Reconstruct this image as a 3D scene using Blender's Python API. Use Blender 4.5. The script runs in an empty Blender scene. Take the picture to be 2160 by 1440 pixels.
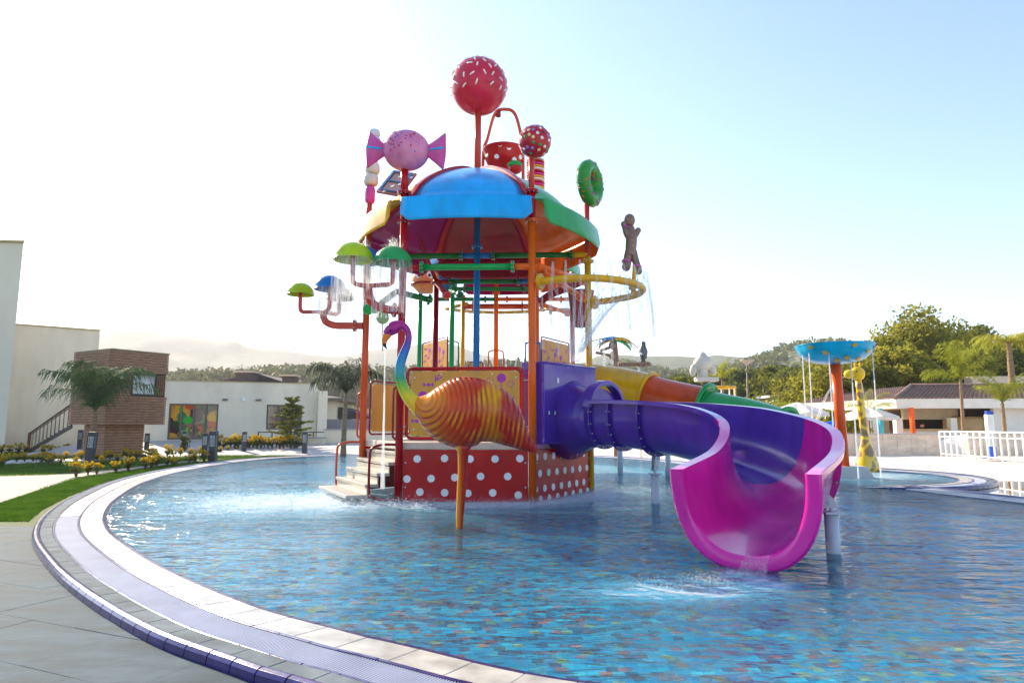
import bpy, math, random
import numpy as np
from mathutils import Vector, Matrix
R = math.radians
rng = random.Random(7)
nrg = np.random.default_rng(7)
scene = bpy.context.scene
C = scene.collection

# ---------------------------------------------------------------- camera
F_PX, HOR, CAM_H = 1400.0, 899.0, 1.35
PITCH = math.atan((HOR - 720) / F_PX)
cam_d = bpy.data.cameras.new("camera"); cam = bpy.data.objects.new("camera", cam_d); C.objects.link(cam)
cam_d.sensor_width = 36; cam_d.lens = F_PX / 2160 * 36
cam_d.clip_start = 0.05; cam_d.clip_end = 20000
cam.location = (0, 0, CAM_H); cam.rotation_euler = (math.pi / 2 + PITCH, 0, 0)
scene.camera = cam

# ---------------------------------------------------------------- light
SUN_EL, SUN_AZ = R(30), R(-43)          # azimuth from +Y, negative = to the left
world = bpy.data.worlds.new("World"); scene.world = world; world.use_nodes = True
nt = world.node_tree; nt.nodes.clear()
sky = nt.nodes.new("ShaderNodeTexSky"); sky.sky_type = 'NISHITA'; sky.sun_disc = False
sky.sun_elevation = SUN_EL; sky.sun_rotation = SUN_AZ
sky.air_density = 1.0; sky.dust_density = .55; sky.ozone_density = 2.0; sky.altitude = 100
bg = nt.nodes.new("ShaderNodeBackground"); bg.inputs[1].default_value = 0.114
wo = nt.nodes.new("ShaderNodeOutputWorld")
nt.links.new(sky.outputs[0], bg.inputs[0]); nt.links.new(bg.outputs[0], wo.inputs[0])
sun_d = bpy.data.lights.new("sun", 'SUN'); sun = bpy.data.objects.new("sun", sun_d); C.objects.link(sun)
sun_d.energy = 4.0; sun_d.angle = R(0.5); sun_d.color = (1.0, 0.82, 0.58)
sd = Vector((math.sin(SUN_AZ) * math.cos(SUN_EL), math.cos(SUN_AZ) * math.cos(SUN_EL), math.sin(SUN_EL)))
sun.location = sd * 60; sun.rotation_euler = sd.to_track_quat('Z', 'Y').to_euler()
vs = scene.view_settings
scene.display_settings.display_device = 'sRGB'
vs.view_transform = 'Standard'; vs.look = 'None'; vs.exposure = 1.56; vs.gamma = 1; vs.use_curve_mapping = False
cy = scene.cycles
cy.use_denoising = True
try: cy.denoiser = 'OPENIMAGEDENOISE'
except Exception: pass
cy.max_bounces = 10; cy.diffuse_bounces = 3; cy.glossy_bounces = 4; cy.transmission_bounces = 6
cy.transparent_max_bounces = 40; cy.volume_bounces = 0
cy.caustics_refractive = True; cy.caustics_reflective = False
cy.sample_clamp_indirect = 4; cy.sample_clamp_direct = 0

# ---------------------------------------------------------------- helpers
def at(px, py, Y):
    """point at depth Y (metres forward) seen at photo pixel px,py (2160 wide)"""
    u = (px - 1080) / F_PX; v = (720 - py) / F_PX
    c, s = math.cos(PITCH), math.sin(PITCH)
    y = c - v * s; z = s + v * c
    return Vector((u * Y / y, Y, CAM_H + z * Y / y))
def gp(px, py, z=0.0):
    u = (px - 1080) / F_PX; v = (720 - py) / F_PX
    c, s = math.cos(PITCH), math.sin(PITCH)
    y = c - v * s; zz = s + v * c
    t = (z - CAM_H) / zz
    return Vector((u * t, y * t, z))

ORG = {}
def org(o): return ORG.get(o.name, Vector((0, 0, 0))) if o else Vector((0, 0, 0))
def tag(o, label=None, cat=None, group=None, kind=None):
    if label: o['label'] = label
    if cat: o['category'] = cat
    if group: o['group'] = group
    if kind: o['kind'] = kind
    return o
def thing(name, label, cat, loc=(0, 0, 0), group=None):
    o = bpy.data.objects.new(name, None); C.objects.link(o); o.empty_display_size = .2
    o.location = loc; ORG[o.name] = Vector(loc)
    return tag(o, label, cat, group)
def copy_tree(o, parent=None, loc=None, rz=None, sc=None):
    c = o.copy(); C.objects.link(c); c.parent = parent
    ORG[c.name] = org(o)
    if loc is not None: c.location = loc; ORG[c.name] = Vector(loc)
    if rz is not None: c.rotation_euler = (0, 0, rz)
    if sc is not None: c.scale = (sc, sc, sc) if not hasattr(sc, '__len__') else sc
    for ch in [x for x in o.children]: copy_tree(ch, c)
    return c

class MB:
    def __init__(s): s.v = []; s.f = []; s.m = []; s.s = []
    def add(s, vs_, fs, mi=0, smooth=False):
        b = len(s.v); s.v.extend([tuple(p) for p in vs_])
        for f in fs: s.f.append(tuple(i + b for i in f)); s.m.append(mi); s.s.append(smooth)
        return s
    def box(s, c, size, rz=0, mi=0, mat=None):
        x, y, z = [k / 2 for k in size]
        p = [Vector((a, b, d)) for d in (-z, z) for b in (-y, y) for a in (-x, x)]
        if mat is None: mat = Matrix.Rotation(rz, 4, 'Z')
        p = [mat @ q + Vector(c) for q in p]
        return s.add(p, [(0, 2, 3, 1), (4, 5, 7, 6), (0, 1, 5, 4), (2, 6, 7, 3), (0, 4, 6, 2), (1, 3, 7, 5)], mi)
    def bar(s, a, b, w, h, mi=0):
        """box from a to b, width w (horizontal), height h"""
        a = Vector(a); b = Vector(b); d = (b - a); L = d.length; d.normalize()
        up = Vector((0, 0, 1)) if abs(d.z) < .95 else Vector((0, 1, 0))
        sx = d.cross(up).normalized(); uz = sx.cross(d)
        m = Matrix((sx, d, uz)).transposed()
        return s.box((a + b) / 2, (w, L, h), mat=m, mi=mi)
    def tube(s, pts, r, n=10, closed=False, caps=True, mi=0, smooth=True, up=None):
        pts = [Vector(p) for p in pts]; N = len(pts)
        rr = r if hasattr(r, '__len__') else [r] * N
        T = []
        for i in range(N):
            if closed: t = pts[(i + 1) % N] - pts[i - 1]
            else: t = pts[min(i + 1, N - 1)] - pts[max(i - 1, 0)]
            T.append(t.normalized() if t.length > 1e-9 else Vector((0, 0, 1)))
        u = up if up is not None else (Vector((0, 0, 1)) if abs(T[0].z) < .9 else Vector((1, 0, 0)))
        vv = []
        for i in range(N):
            u = (u - T[i] * u.dot(T[i]))
            u = u.normalized() if u.length > 1e-6 else Vector((1, 0, 0))
            w = T[i].cross(u)
            for k in range(n):
                a = 2 * math.pi * k / n
                vv.append(pts[i] + (u * math.cos(a) + w * math.sin(a)) * rr[i])
        ff = []
        for i in range(N if closed else N - 1):
            j = (i + 1) % N
            for k in range(n):
                l = (k + 1) % n
                ff.append((i * n + k, i * n + l, j * n + l, j * n + k))
        s.add(vv, ff, mi, smooth)
        if caps and not closed:
            b = len(s.v) - N * n
            s.f.append(tuple(b + k for k in reversed(range(n)))); s.m.append(mi); s.s.append(False)
            s.f.append(tuple(b + (N - 1) * n + k for k in range(n))); s.m.append(mi); s.s.append(False)
        return s
    def lathe(s, c, prof, n=24, axis=(0, 0, 1), mi=0, smooth=True, ry=1.0):
        c = Vector(c); ax = Vector(axis).normalized()
        q = Vector((0, 0, 1)).rotation_difference(ax)
        vv = []; m = len(prof)
        for r, z in prof:
            for k in range(n):
                a = 2 * math.pi * k / n
                vv.append(c + q @ Vector((r * math.cos(a), ry * r * math.sin(a), z)))
        ff = [(i * n + k, i * n + (k + 1) % n, (i + 1) * n + (k + 1) % n, (i + 1) * n + k) for i in range(m - 1) for k in range(n)]
        return s.add(vv, ff, mi, smooth)
    def ball(s, c, r, n=24, m=14, mi=0, rot=None):
        rx, ry_, rz_ = r if hasattr(r, '__len__') else (r, r, r)
        vv = []
        for i in range(m + 1):
            t = math.pi * i / m
            for k in range(n):
                a = 2 * math.pi * k / n
                p = Vector((rx * math.sin(t) * math.cos(a), ry_ * math.sin(t) * math.sin(a), rz_ * math.cos(t)))
                if rot is not None: p = rot @ p
                vv.append(p + Vector(c))
        ff = [(i * n + k, (i + 1) * n + k, (i + 1) * n + (k + 1) % n, i * n + (k + 1) % n) for i in range(m) for k in range(n)]
        return s.add(vv, ff, mi, True)
    def prism(s, poly, z0, z1, mi=0):
        n = len(poly); vv = [(p[0], p[1], z0) for p in poly] + [(p[0], p[1], z1) for p in poly]
        ff = [tuple(reversed(range(n))), tuple(range(n, 2 * n))] + [(i, (i + 1) % n, n + (i + 1) % n, n + i) for i in range(n)]
        return s.add(vv, ff, mi)
    def plate(s, poly3, thick, mi=0):
        """planar polygon with thickness along its normal"""
        p = [Vector(q) for q in poly3]; n = len(p)
        nn = Vector((0, 0, 0))
        for i in range(n): nn += p[i].cross(p[(i + 1) % n])
        nn.normalize(); o = nn * thick / 2
        ff = [tuple(reversed(range(n))), tuple(range(n, 2 * n))] + [(i, (i + 1) % n, n + (i + 1) % n, n + i) for i in range(n)]
        return s.add([q - o for q in p] + [q + o for q in p], ff, mi)
    def np_add(s, verts, faces, mi=0, smooth=False):
        b = len(s.v); s.v.extend(map(tuple, verts.tolist())); F = (faces + b).tolist()
        s.f.extend(map(tuple, F)); s.m.extend([mi] * len(F)); s.s.extend([smooth] * len(F)); return s
    def build(s, name, mats, parent=None, bevel=0, solid=0, label=None, sub=0):
        o_ = org(parent)
        me = bpy.data.meshes.new(name)
        v = np.array(s.v, dtype=float) - np.array(o_)
        me.from_pydata(v.tolist(), [], s.f)
        if not isinstance(mats, (list, tuple)): mats = [mats]
        for m in mats: me.materials.append(m)
        if len(mats) > 1: me.polygons.foreach_set('material_index', s.m)
        me.polygons.foreach_set('use_smooth', s.s)
        me.update()
        ob = bpy.data.objects.new(name, me); C.objects.link(ob)
        ORG[ob.name] = o_
        if parent: ob.parent = parent
        if solid:
            md = ob.modifiers.new('s', 'SOLIDIFY'); md.thickness = solid; md.offset = 0
        if bevel:
            md = ob.modifiers.new('b', 'BEVEL'); md.width = bevel; md.segments = 2; md.limit_method = 'ANGLE'
        if sub:
            md = ob.modifiers.new('u', 'SUBSURF'); md.levels = sub; md.render_levels = sub
        if label: ob['label'] = label
        return ob

def catmull(P, n=8, closed=False):
    P = [Vector(p) for p in P]; N = len(P); out = []
    rngi = range(N if closed else N - 1)
    for i in rngi:
        if closed: a, b, c, d = P[i - 1], P[i], P[(i + 1) % N], P[(i + 2) % N]
        else: a, b, c, d = P[max(i - 1, 0)], P[i], P[i + 1], P[min(i + 2, N - 1)]
        for k in range(n):
            t = k / n
            out.append(.5 * ((2 * b) + (c - a) * t + (2 * a - 5 * b + 4 * c - d) * t * t + (3 * b - a - 3 * c + d) * t ** 3))
    if not closed: out.append(P[-1].copy())
    return out

# ---------------------------------------------------------------- materials
def nodes_of(m):
    m.use_nodes = True; t = m.node_tree; t.nodes.clear(); return t
def N(t, typ, **kw):
    n = t.nodes.new(typ)
    for k, v in kw.items():
        if k.startswith('i_'):
            key = k[2:]; key = int(key) if key.isdigit() else key
            n.inputs[key].default_value = v
        else: setattr(n, k, v)
    return n
def col4(c): return (c[0], c[1], c[2], 1)
def mat(name, col, rough=.45, coat=0.0, metal=0.0, var=.12, vs_=2.0, bump=0.0, bs=40.0, spec=.5, trans=0.0, stretch=None, col2=None, grime=0.0):
    m = bpy.data.materials.new(name); t = nodes_of(m); L = t.links.new
    out = N(t, 'ShaderNodeOutputMaterial'); p = N(t, 'ShaderNodeBsdfPrincipled')
    tc = N(t, 'ShaderNodeTexCoord'); mp = N(t, 'ShaderNodeMapping'); L(tc.outputs['Object'], mp.inputs[0])
    if stretch: mp.inputs['Scale'].default_value = stretch
    nz = N(t, 'ShaderNodeTexNoise'); nz.inputs['Scale'].default_value = vs_; nz.inputs['Detail'].default_value = 6; nz.inputs['Roughness'].default_value = .6
    L(mp.outputs[0], nz.inputs['Vector'])
    rp = N(t, 'ShaderNodeValToRGB'); L(nz.outputs[0], rp.inputs[0])
    a = [max(0, c * (1 - var)) for c in col]; b = [min(1, c * (1 + var)) for c in (col2 or col)]
    rp.color_ramp.elements[0].position = .32; rp.color_ramp.elements[1].position = .68
    rp.color_ramp.elements[0].color = col4(a); rp.color_ramp.elements[1].color = col4(b)
    L(rp.outputs[0], p.inputs['Base Color'])
    mr = N(t, 'ShaderNodeMapRange'); L(nz.outputs[0], mr.inputs[0])
    mr.inputs[3].default_value = max(0.02, rough - .07); mr.inputs[4].default_value = min(1, rough + .1)
    L(mr.outputs[0], p.inputs['Roughness'])
    p.inputs['Metallic'].default_value = metal
    p.inputs['Coat Weight'].default_value = coat; p.inputs['Coat Roughness'].default_value = .06
    p.inputs['Specular IOR Level'].default_value = spec
    if bump:
        n2 = N(t, 'ShaderNodeTexNoise'); n2.inputs['Scale'].default_value = bs; n2.inputs['Detail'].default_value = 5
        L(mp.outputs[0], n2.inputs['Vector'])
        bp = N(t, 'ShaderNodeBump'); bp.inputs['Strength'].default_value = bump; bp.inputs['Distance'].default_value = .02
        L(n2.outputs[0], bp.inputs['Height']); L(bp.outputs[0], p.inputs['Normal'])
    if trans:
        tr = N(t, 'ShaderNodeBsdfTranslucent'); L(rp.outputs[0], tr.inputs[0])
        mx = N(t, 'ShaderNodeMixShader'); mx.inputs[0].default_value = trans
        L(p.outputs[0], mx.inputs[1]); L(tr.outputs[0], mx.inputs[2]); L(mx.outputs[0], out.inputs[0])
    else: L(p.outputs[0], out.inputs[0])
    m.diffuse_color = col4(col)
    return m
def plas(name, col, rough=.22, **k): return mat(name, col, rough, **{**dict(coat=.12, var=.2, vs_=2.2, bump=.03, bs=25, spec=.24, stretch=(1, 1, .4)), **k})

RED = plas('red_plastic', (.42, .0, .006)); DRED = plas('dark_red_plastic', (.26, .0, .010))
MAROON = plas('maroon_shell', (.24, .0, .016))
ORANGE = plas('orange_plastic', (.75, .12, .003)); RORANGE = plas('red_orange_plastic', (.52, .065, .012))
YELLOW = plas('yellow_plastic', (.68, .36, .003)); GREEN = plas('green_plastic', (.003, .30, .06))
DGREEN = plas('dark_green_plastic', (.003, .15, .03)); SGREEN = plas('spring_green_shell', (.02, .32, .08))
LIME = plas('lime_plastic', (.40, .55, .005)); BLUE = plas('blue_plastic', (.002, .14, .42))
SKYB = plas('sky_blue_shell', (.0, .38, .84)); PURPLE = plas('purple_gelcoat', (.095, .032, .34), .18, spec=.4, coat=.3)
PINK = plas('magenta_gelcoat', (.66, .008, .30), .16, spec=.4, coat=.4); MAGENTA = plas('magenta_shell', (.28, .004, .11))
SALMON = plas('salmon_paint', (.50, .05, .03)); CANDY = plas('candy_pink', (.60, .13, .36), .2, col2=(.62, .24, .38))
ROSE = plas('rose_red', (.48, .015, .055)); CREAM = mat('cream_grp', (.62, .55, .45), .5, var=.12, vs_=3, bump=.1)
WHITEP = plas('white_paint', (.78, .78, .76)); BOLT = mat('zinc_bolt', (.42, .50, .55), .35, metal=.6, var=.1)
DARKM = mat('dark_metal', (.03, .032, .036), .45, var=.2); RUBBER = mat('black_gasket', (.012, .012, .013), .6)
OCHRE = mat('ochre_board', (.62, .25, .004), .35, coat=.2, var=.14, vs_=5, stretch=(1, 1, .15)); VIOLET = mat('violet_print', (.36, .005, .30), .35, var=.05)
STEELW = mat('galvanised_white', (.55, .60, .66), .35, var=.1)
# ================================================================ POOL OUTLINE
O_pts = [(7.0, 24.6), (5.9, 28.2), (3.4, 31.6), (-.8, 33.6), (-4.6, 33.6), ] + [tuple(gp(*q).xy) for q in ((730, 957.5), (590, 963), (480, 971), (350, 989), (240, 1013), (150, 1049), (92, 1086), (68, 1128), (96, 1182), (160, 1243), (300, 1330), (480, 1399), (610, 1441))] + [
         (.2, 2.95), (2.4, 2.65), (5.2, 3.35),
         (7.9, 5.6), (9.5, 8.8), (9.95, 11.8), (9.6, 13.6), (9.2, 15.7)]
def resample(P, step):
    P = [Vector(p) for p in P]; out = [P[0]]; d = 0.0
    for a, b in zip(P[:-1], P[1:]):
        L = (b - a).length; t = step - d
        while t <= L:
            out.append(a + (b - a) * (t / L)); t += step
        d = (d + L) % step if step > 0 else 0
        d = L - (t - step)
    return out
Oc = resample([Vector((p[0], p[1], 0)) for p in catmull([(a, b, 0) for a, b in O_pts], 24)], .06)
def normals(P):
    out = []
    for i in range(len(P)):
        t = P[min(i + 3, len(P) - 1)] - P[max(i - 3, 0)]
        n = Vector((t.y, -t.x, 0)).normalized()     # curve runs far->left->near->right (counter-clockwise seen from above)
        out.append(n)
    return out
Nc = normals(Oc)
if (Oc[0] + Nc[0] - Vector((0, 17, 0))).length < (Oc[0] - Vector((0, 17, 0))).length: Nc = [-n for n in Nc]
CW = .84
Wc = [p - n * CW for p, n in zip(Oc, Nc)]
BAY = Vector((8.4, 19.1, 0)); BR = 3.5
bay_ang = [R(a) for a in np.linspace(-97, 112, 240)]
Wb = [BAY + Vector((math.cos(a), math.sin(a), 0)) * BR for a in bay_ang]
Nb = [Vector((math.cos(a), math.sin(a), 0)) for a in bay_ang]
water_poly = [p for p in Wc[::4]] + [p for p in Wb[::4]][2:-1]
Hm = F_PX
def in_view(p, margin=60):
    if p.y < .5: return False
    px = 1080 + p.x / p.y * F_PX * (1 / math.cos(PITCH)) * .985
    return -margin < px < 2160 + margin

# tile materials
NAVY = mat('navy_glazed_tile', (.028, .016, .125), .2, spec=.4, coat=.35, var=.35, vs_=9, bump=.05, bs=30)
BEIGE = mat('wet_beige_tile', (.40, .39, .36), .34, var=.34, vs_=3.2, bump=.12, bs=18, coat=.1, spec=.25)
GREYT = mat('grey_coping_tile', (.15, .18, .20), .85, spec=.05, var=.3, vs_=3.5, bump=.1, bs=30)
SLAT = mat('white_grating_plastic', (.42, .45, .56), .55, var=.1, vs_=2.5, coat=.05, spec=.12)
GUT = mat('overflow_channel', (.03, .025, .09), .5, var=.2)

def cross(d0, z0, d1, z1): return [(d0, z0), (d1, z1)]
def strip_sheet(name, P, Nn, prof, m, parent, i0=0, i1=None, dz=0, smooth=True, step=2, kind=None):
    """prof: (offset outward from water line, z) chain, swept along the outline"""
    mb = MB(); idx = list(range(i0, (i1 or len(P) - 1) + 1, step)); k = len(prof); vv = []
    for i in idx:
        for d, z in prof: vv.append(P[i] + Nn[i] * d + Vector((0, 0, z + dz)))
    ff = [(a * k + b, a * k + b + 1, (a + 1) * k + b + 1, (a + 1) * k + b) for a in range(len(idx) - 1) for b in range(k - 1)]
    mb.add(vv, ff, 0, smooth)
    o = mb.build(name, m, parent)
    if kind: o['kind'] = kind
    return o
def near_len(i): return Oc[i].y < 9.6 and in_view(Oc[i], 200) and Oc[i].x < 1.2
near_idx = [i for i in range(len(Oc)) if near_len(i)]
NI0, NI1 = near_idx[0], near_idx[-1]

coping = MB().add([(-1, 0, -.35), (-.9, 0, -.35), (-.9, .1, -.35)], [(0, 1, 2)])
cop_root = bpy.data.objects.new('pool_coping', None)
# the channel bed under everything is the structure mesh itself
mb = MB(); vv = []
prof = [(-.02, -.36), (-.02, -.015), (.30, -.03), (.62, -.03), (.80, -.02), (.84, -.08), (.86, -.2)]
k = len(prof); idx = list(range(0, len(Wc), 3))
for i in idx:
    for d, z in prof: vv.append(Wc[i] + Nc[i] * d + Vector((0, 0, z)))
mb.add(vv, [(a * k + b, a * k + b + 1, (a + 1) * k + b + 1, (a + 1) * k + b) for a in range(len(idx) - 1) for b in range(k - 1)], 0, False)
pool_coping = mb.build('pool_coping', GUT); tag(pool_coping, kind='structure')

def piece(P, Nn, i0, i1, prof, gap=.5, mbx=None, dz=0.0, n=3):
    """one tile: closed cross-section prof swept from index i0 to i1"""
    mbx = mbx or MB(); vv = []; k = len(prof); st = []
    for j in range(n):
        t = i0 + gap * .12 + (i1 - i0 - gap * .24) * j / (n - 1)
        a = int(t); f = t - a; b = min(a + 1, len(P) - 1)
        p = P[a].lerp(P[b], f); nn = Nn[a].lerp(Nn[b], f)
        for d, z in prof: vv.append(p + nn * d + Vector((0, 0, z + dz)))
    ff = [(j * k + q, j * k + (q + 1) % k, (j + 1) * k + (q + 1) % k, (j + 1) * k + q) for j in range(n - 1) for q in range(k)]
    ff += [tuple(reversed(range(k))), tuple((n - 1) * k + q for q in range(k))]
    mbx.add(vv, ff, 0, False); return mbx
bull = [(.765, -.03), (.765, .012), (.775, .022), (.80, .027), (.825, .020), (.842, .0), (.848, -.03), (.848, -.07)]
rowspec = [  # name, profile, length in steps of 6 cm, material
    ('edge_tile', [(0, -.04), (0, -.004), (.045, .004), (.045, -.04)], 5, NAVY),
    ('beach_tile', [(.048, -.04), (.048, .002), (.315, .010), (.315, -.04)], 7, BEIGE),
    ('channel_tile', [(.318, -.04), (.318, .011), (.345, .011), (.345, -.04)], 5, NAVY),
    ('channel_tile', [(.605, -.04), (.605, .011), (.628, .011), (.628, -.04)], 5, NAVY),
    ('rim_tile', [(.631, -.04), (.631, .012), (.762, .013), (.762, -.04)], 6, GREYT),
    ('bullnose_tile', bull, 4, NAVY)]
def lay(P, Nn, i0, i1, dz, single):
    for nm, pf, ln, mt in rowspec:
        i = i0; rest = MB(); cnt = 0
        while i + ln <= i1:
            z = rng.uniform(-.0012, .0012) + dz
            if single(i + ln // 2) and cnt < 280:
                piece(P, Nn, i, i + ln, pf, .5, None, z).build(nm, mt, pool_coping, bevel=.003); cnt += 1
            else: piece(P, Nn, i, i + ln, pf, .5, rest, z, 2)
            i += ln
        if rest.v: tag(rest.build(nm, mt, pool_coping), kind='stuff')
lay(Wc, Nc, 0, len(Wc) - 1, 0, lambda i: NI0 <= i <= NI1)
lay(Wb, Nb, 6, len(Wb) - 8, .004, lambda i: False)
# bay bed
strip_sheet('channel_bed', Wb, Nb, prof, GUT, pool_coping, dz=.001)
# grating slats: every bar is real, joined because there are thousands
def slats(P, Nn, i0, i1, pitch=.021, dz=0.0):
    v = []; f = []
    s = i0 * .06 if P is Wc else 0; step = pitch / .06
    t = float(i0)
    while t < i1 - 1:
        a = int(t); fr = t - a
        p = P[a].lerp(P[a + 1], fr); nn = Nn[a].lerp(Nn[a + 1], fr); tt = Vector((-nn.y, nn.x, 0)) * .0046
        skew = Vector((-nn.y, nn.x, 0)) * .012
        q0 = p + nn * .348 - skew; q1 = p + nn * .602 + skew; b = len(v)
        for q in (q0, q1):
            v += [q - tt + Vector((0, 0, -.012)), q - tt * .8 + Vector((0, 0, .006 + dz)), q + tt * .8 + Vector((0, 0, .006 + dz)), q + tt + Vector((0, 0, -.012))]
        f += [(b, b + 1, b + 5, b + 4), (b + 1, b + 2, b + 6, b + 5), (b + 2, b + 3, b + 7, b + 6)]
        t += step
    return v, f
mb = MB(); v, f = slats(Wc, Nc, NI0 - 10, NI1); mb.add(v, f)
tag(mb.build('grating_slat', SLAT, pool_coping), kind='stuff')
mb = MB()
for (P_, N_, a, b) in ((Wc, Nc, 0, NI0 - 10), (Wc, Nc, NI1, len(Wc) - 1), (Wb, Nb, 0, len(Wb) - 1)):
    idx = list(range(a, b, 3)); vv = []
    for i in idx: vv += [P_[i] + N_[i] * .348 + Vector((0, 0, .006)), P_[i] + N_[i] * .602 + Vector((0, 0, .006))]
    mb.add(vv, [(2 * j, 2 * j + 1, 2 * j + 3, 2 * j + 2) for j in range(len(idx) - 1)])
mb.build('grating_band', SLAT, pool_coping)

# ---------------------------------------------------------------- pool floor with mosaic
FLOOR_Z = -.34
PX_, PY_ = .090, .086
MOS = [(.01, .60, .95), (.05, .74, 1.0), (.0, .46, .86), (.70, .16, .05), (.22, .015, .03), (.66, .72, .04), (.02, .02, .12)]
def mosaic_mat():
    m = bpy.data.materials.new('pool_mosaic_floor'); t = nodes_of(m); L = t.links.new
    out = N(t, 'ShaderNodeOutputMaterial'); p = N(t, 'ShaderNodeBsdfPrincipled')
    geo = N(t, 'ShaderNodeNewGeometry'); sp = N(t, 'ShaderNodeSeparateXYZ'); L(geo.outputs['Position'], sp.inputs[0])
    def mth(op, a, b=None):
        n = N(t, 'ShaderNodeMath', operation=op)
        for k, q in enumerate((a, b)):
            if q is None: continue
            if isinstance(q, (int, float)): n.inputs[k].default_value = q
            else: L(q, n.inputs[k])
        return n.outputs[0]
    row = mth('FLOOR', mth('DIVIDE', sp.outputs['Y'], PY_))
    cx = mth('FLOOR', mth('ADD', mth('DIVIDE', sp.outputs['X'], PX_), mth('MULTIPLY', row, .37)))
    cb = N(t, 'ShaderNodeCombineXYZ'); L(cx, cb.inputs[0]); L(row, cb.inputs[1])
    wn = N(t, 'ShaderNodeTexWhiteNoise', noise_dimensions='2D'); L(cb.outputs[0], wn.inputs[0])
    rp = N(t, 'ShaderNodeValToRGB'); rp.color_ramp.interpolation = 'CONSTANT'; L(wn.outputs[0], rp.inputs[0])
    cuts = [0, .30, .54, .70, .79, .86, .93]; e = rp.color_ramp.elements
    e[0].position = 0; e[0].color = col4(MOS[0]); e[1].position = cuts[1]; e[1].color = col4(MOS[1])
    for k in range(2, 7):
        q = e.new(cuts[k]); q.color = col4(MOS[k])
    L(rp.outputs[0], p.inputs['Base Color']); p.inputs['Roughness'].default_value = .4
    L(p.outputs[0], out.inputs[0]); return m
MOSF = mosaic_mat()
MOSM = [mat('mosaic_' + n, c, .35, var=.12, vs_=4) for n, c in zip(('azure', 'light_azure', 'deep_azure', 'terracotta', 'maroon', 'lime', 'navy'), MOS)]
mb = MB(); mb.add([(p.x, p.y, FLOOR_Z - .004) for p in water_poly], [tuple(range(len(water_poly)))])
pool_floor = tag(mb.build('pool_floor', MOSF), kind='structure')
def inside(x, y, poly):
    c = False; n = len(poly); j = n - 1
    for i in range(n):
        a, b = poly[i], poly[j]
        if (a.y > y) != (b.y > y) and x < (b.x - a.x) * (y - a.y) / (b.y - a.y) + a.x: c = not c
        j = i
    return c
cuts = [.30, .54, .70, .79, .86, .93, 1.01]
tiles = []
for r in range(int(2.6 / PY_), int(8.4 / PY_)):
    for cidx in range(-90, 150):
        x0 = (cidx - (.37 * r)) * PX_ + 2.6; y0 = r * PY_
        if abs(x0) > y0 * .86 + .5: continue
        if not inside(x0, y0, water_poly): continue
        tiles.append((x0, y0))
tiles.sort(key=lambda q: q[1])
def tile_v(x, y, z, hx, hy):
    return [(x - hx, y - hy, z - .006), (x + hx, y - hy, z - .006), (x + hx, y + hy, z - .006), (x - hx, y + hy, z - .006),
            (x - hx, y - hy, z), (x + hx, y - hy, z), (x + hx, y + hy, z), (x - hx, y + hy, z)]
TF = [(4, 5, 6, 7), (0, 1, 5, 4), (1, 2, 6, 5), (2, 3, 7, 6), (3, 0, 4, 7)]
tile_me = []
for k in range(7):
    me = bpy.data.meshes.new('mosaic_tile'); me.from_pydata(tile_v(0, 0, 0, PX_ / 2 - .003, PY_ / 2 - .003), [], TF); me.materials.append(MOSM[k]); tile_me.append(me)
rest = MB(); cnt = 0
for (x, y) in tiles:
    q = rng.random(); k = next(i for i, c_ in enumerate(cuts) if q < c_)
    if cnt < 290 and in_view(Vector((x, y * .93, 0)), 0) and y > 3.55:
        o = bpy.data.objects.new('mosaic_tile', tile_me[k]); C.objects.link(o); o.parent = pool_floor; o.location = (x, y, FLOOR_Z + .004); cnt += 1
    else: rest.add(tile_v(x, y, FLOOR_Z + .004 + rng.uniform(-.001, .001), PX_ / 2 - .003, PY_ / 2 - .003), TF, k)
tag(rest.build('mosaic_tile', MOSM, pool_floor), kind='stuff')

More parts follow.
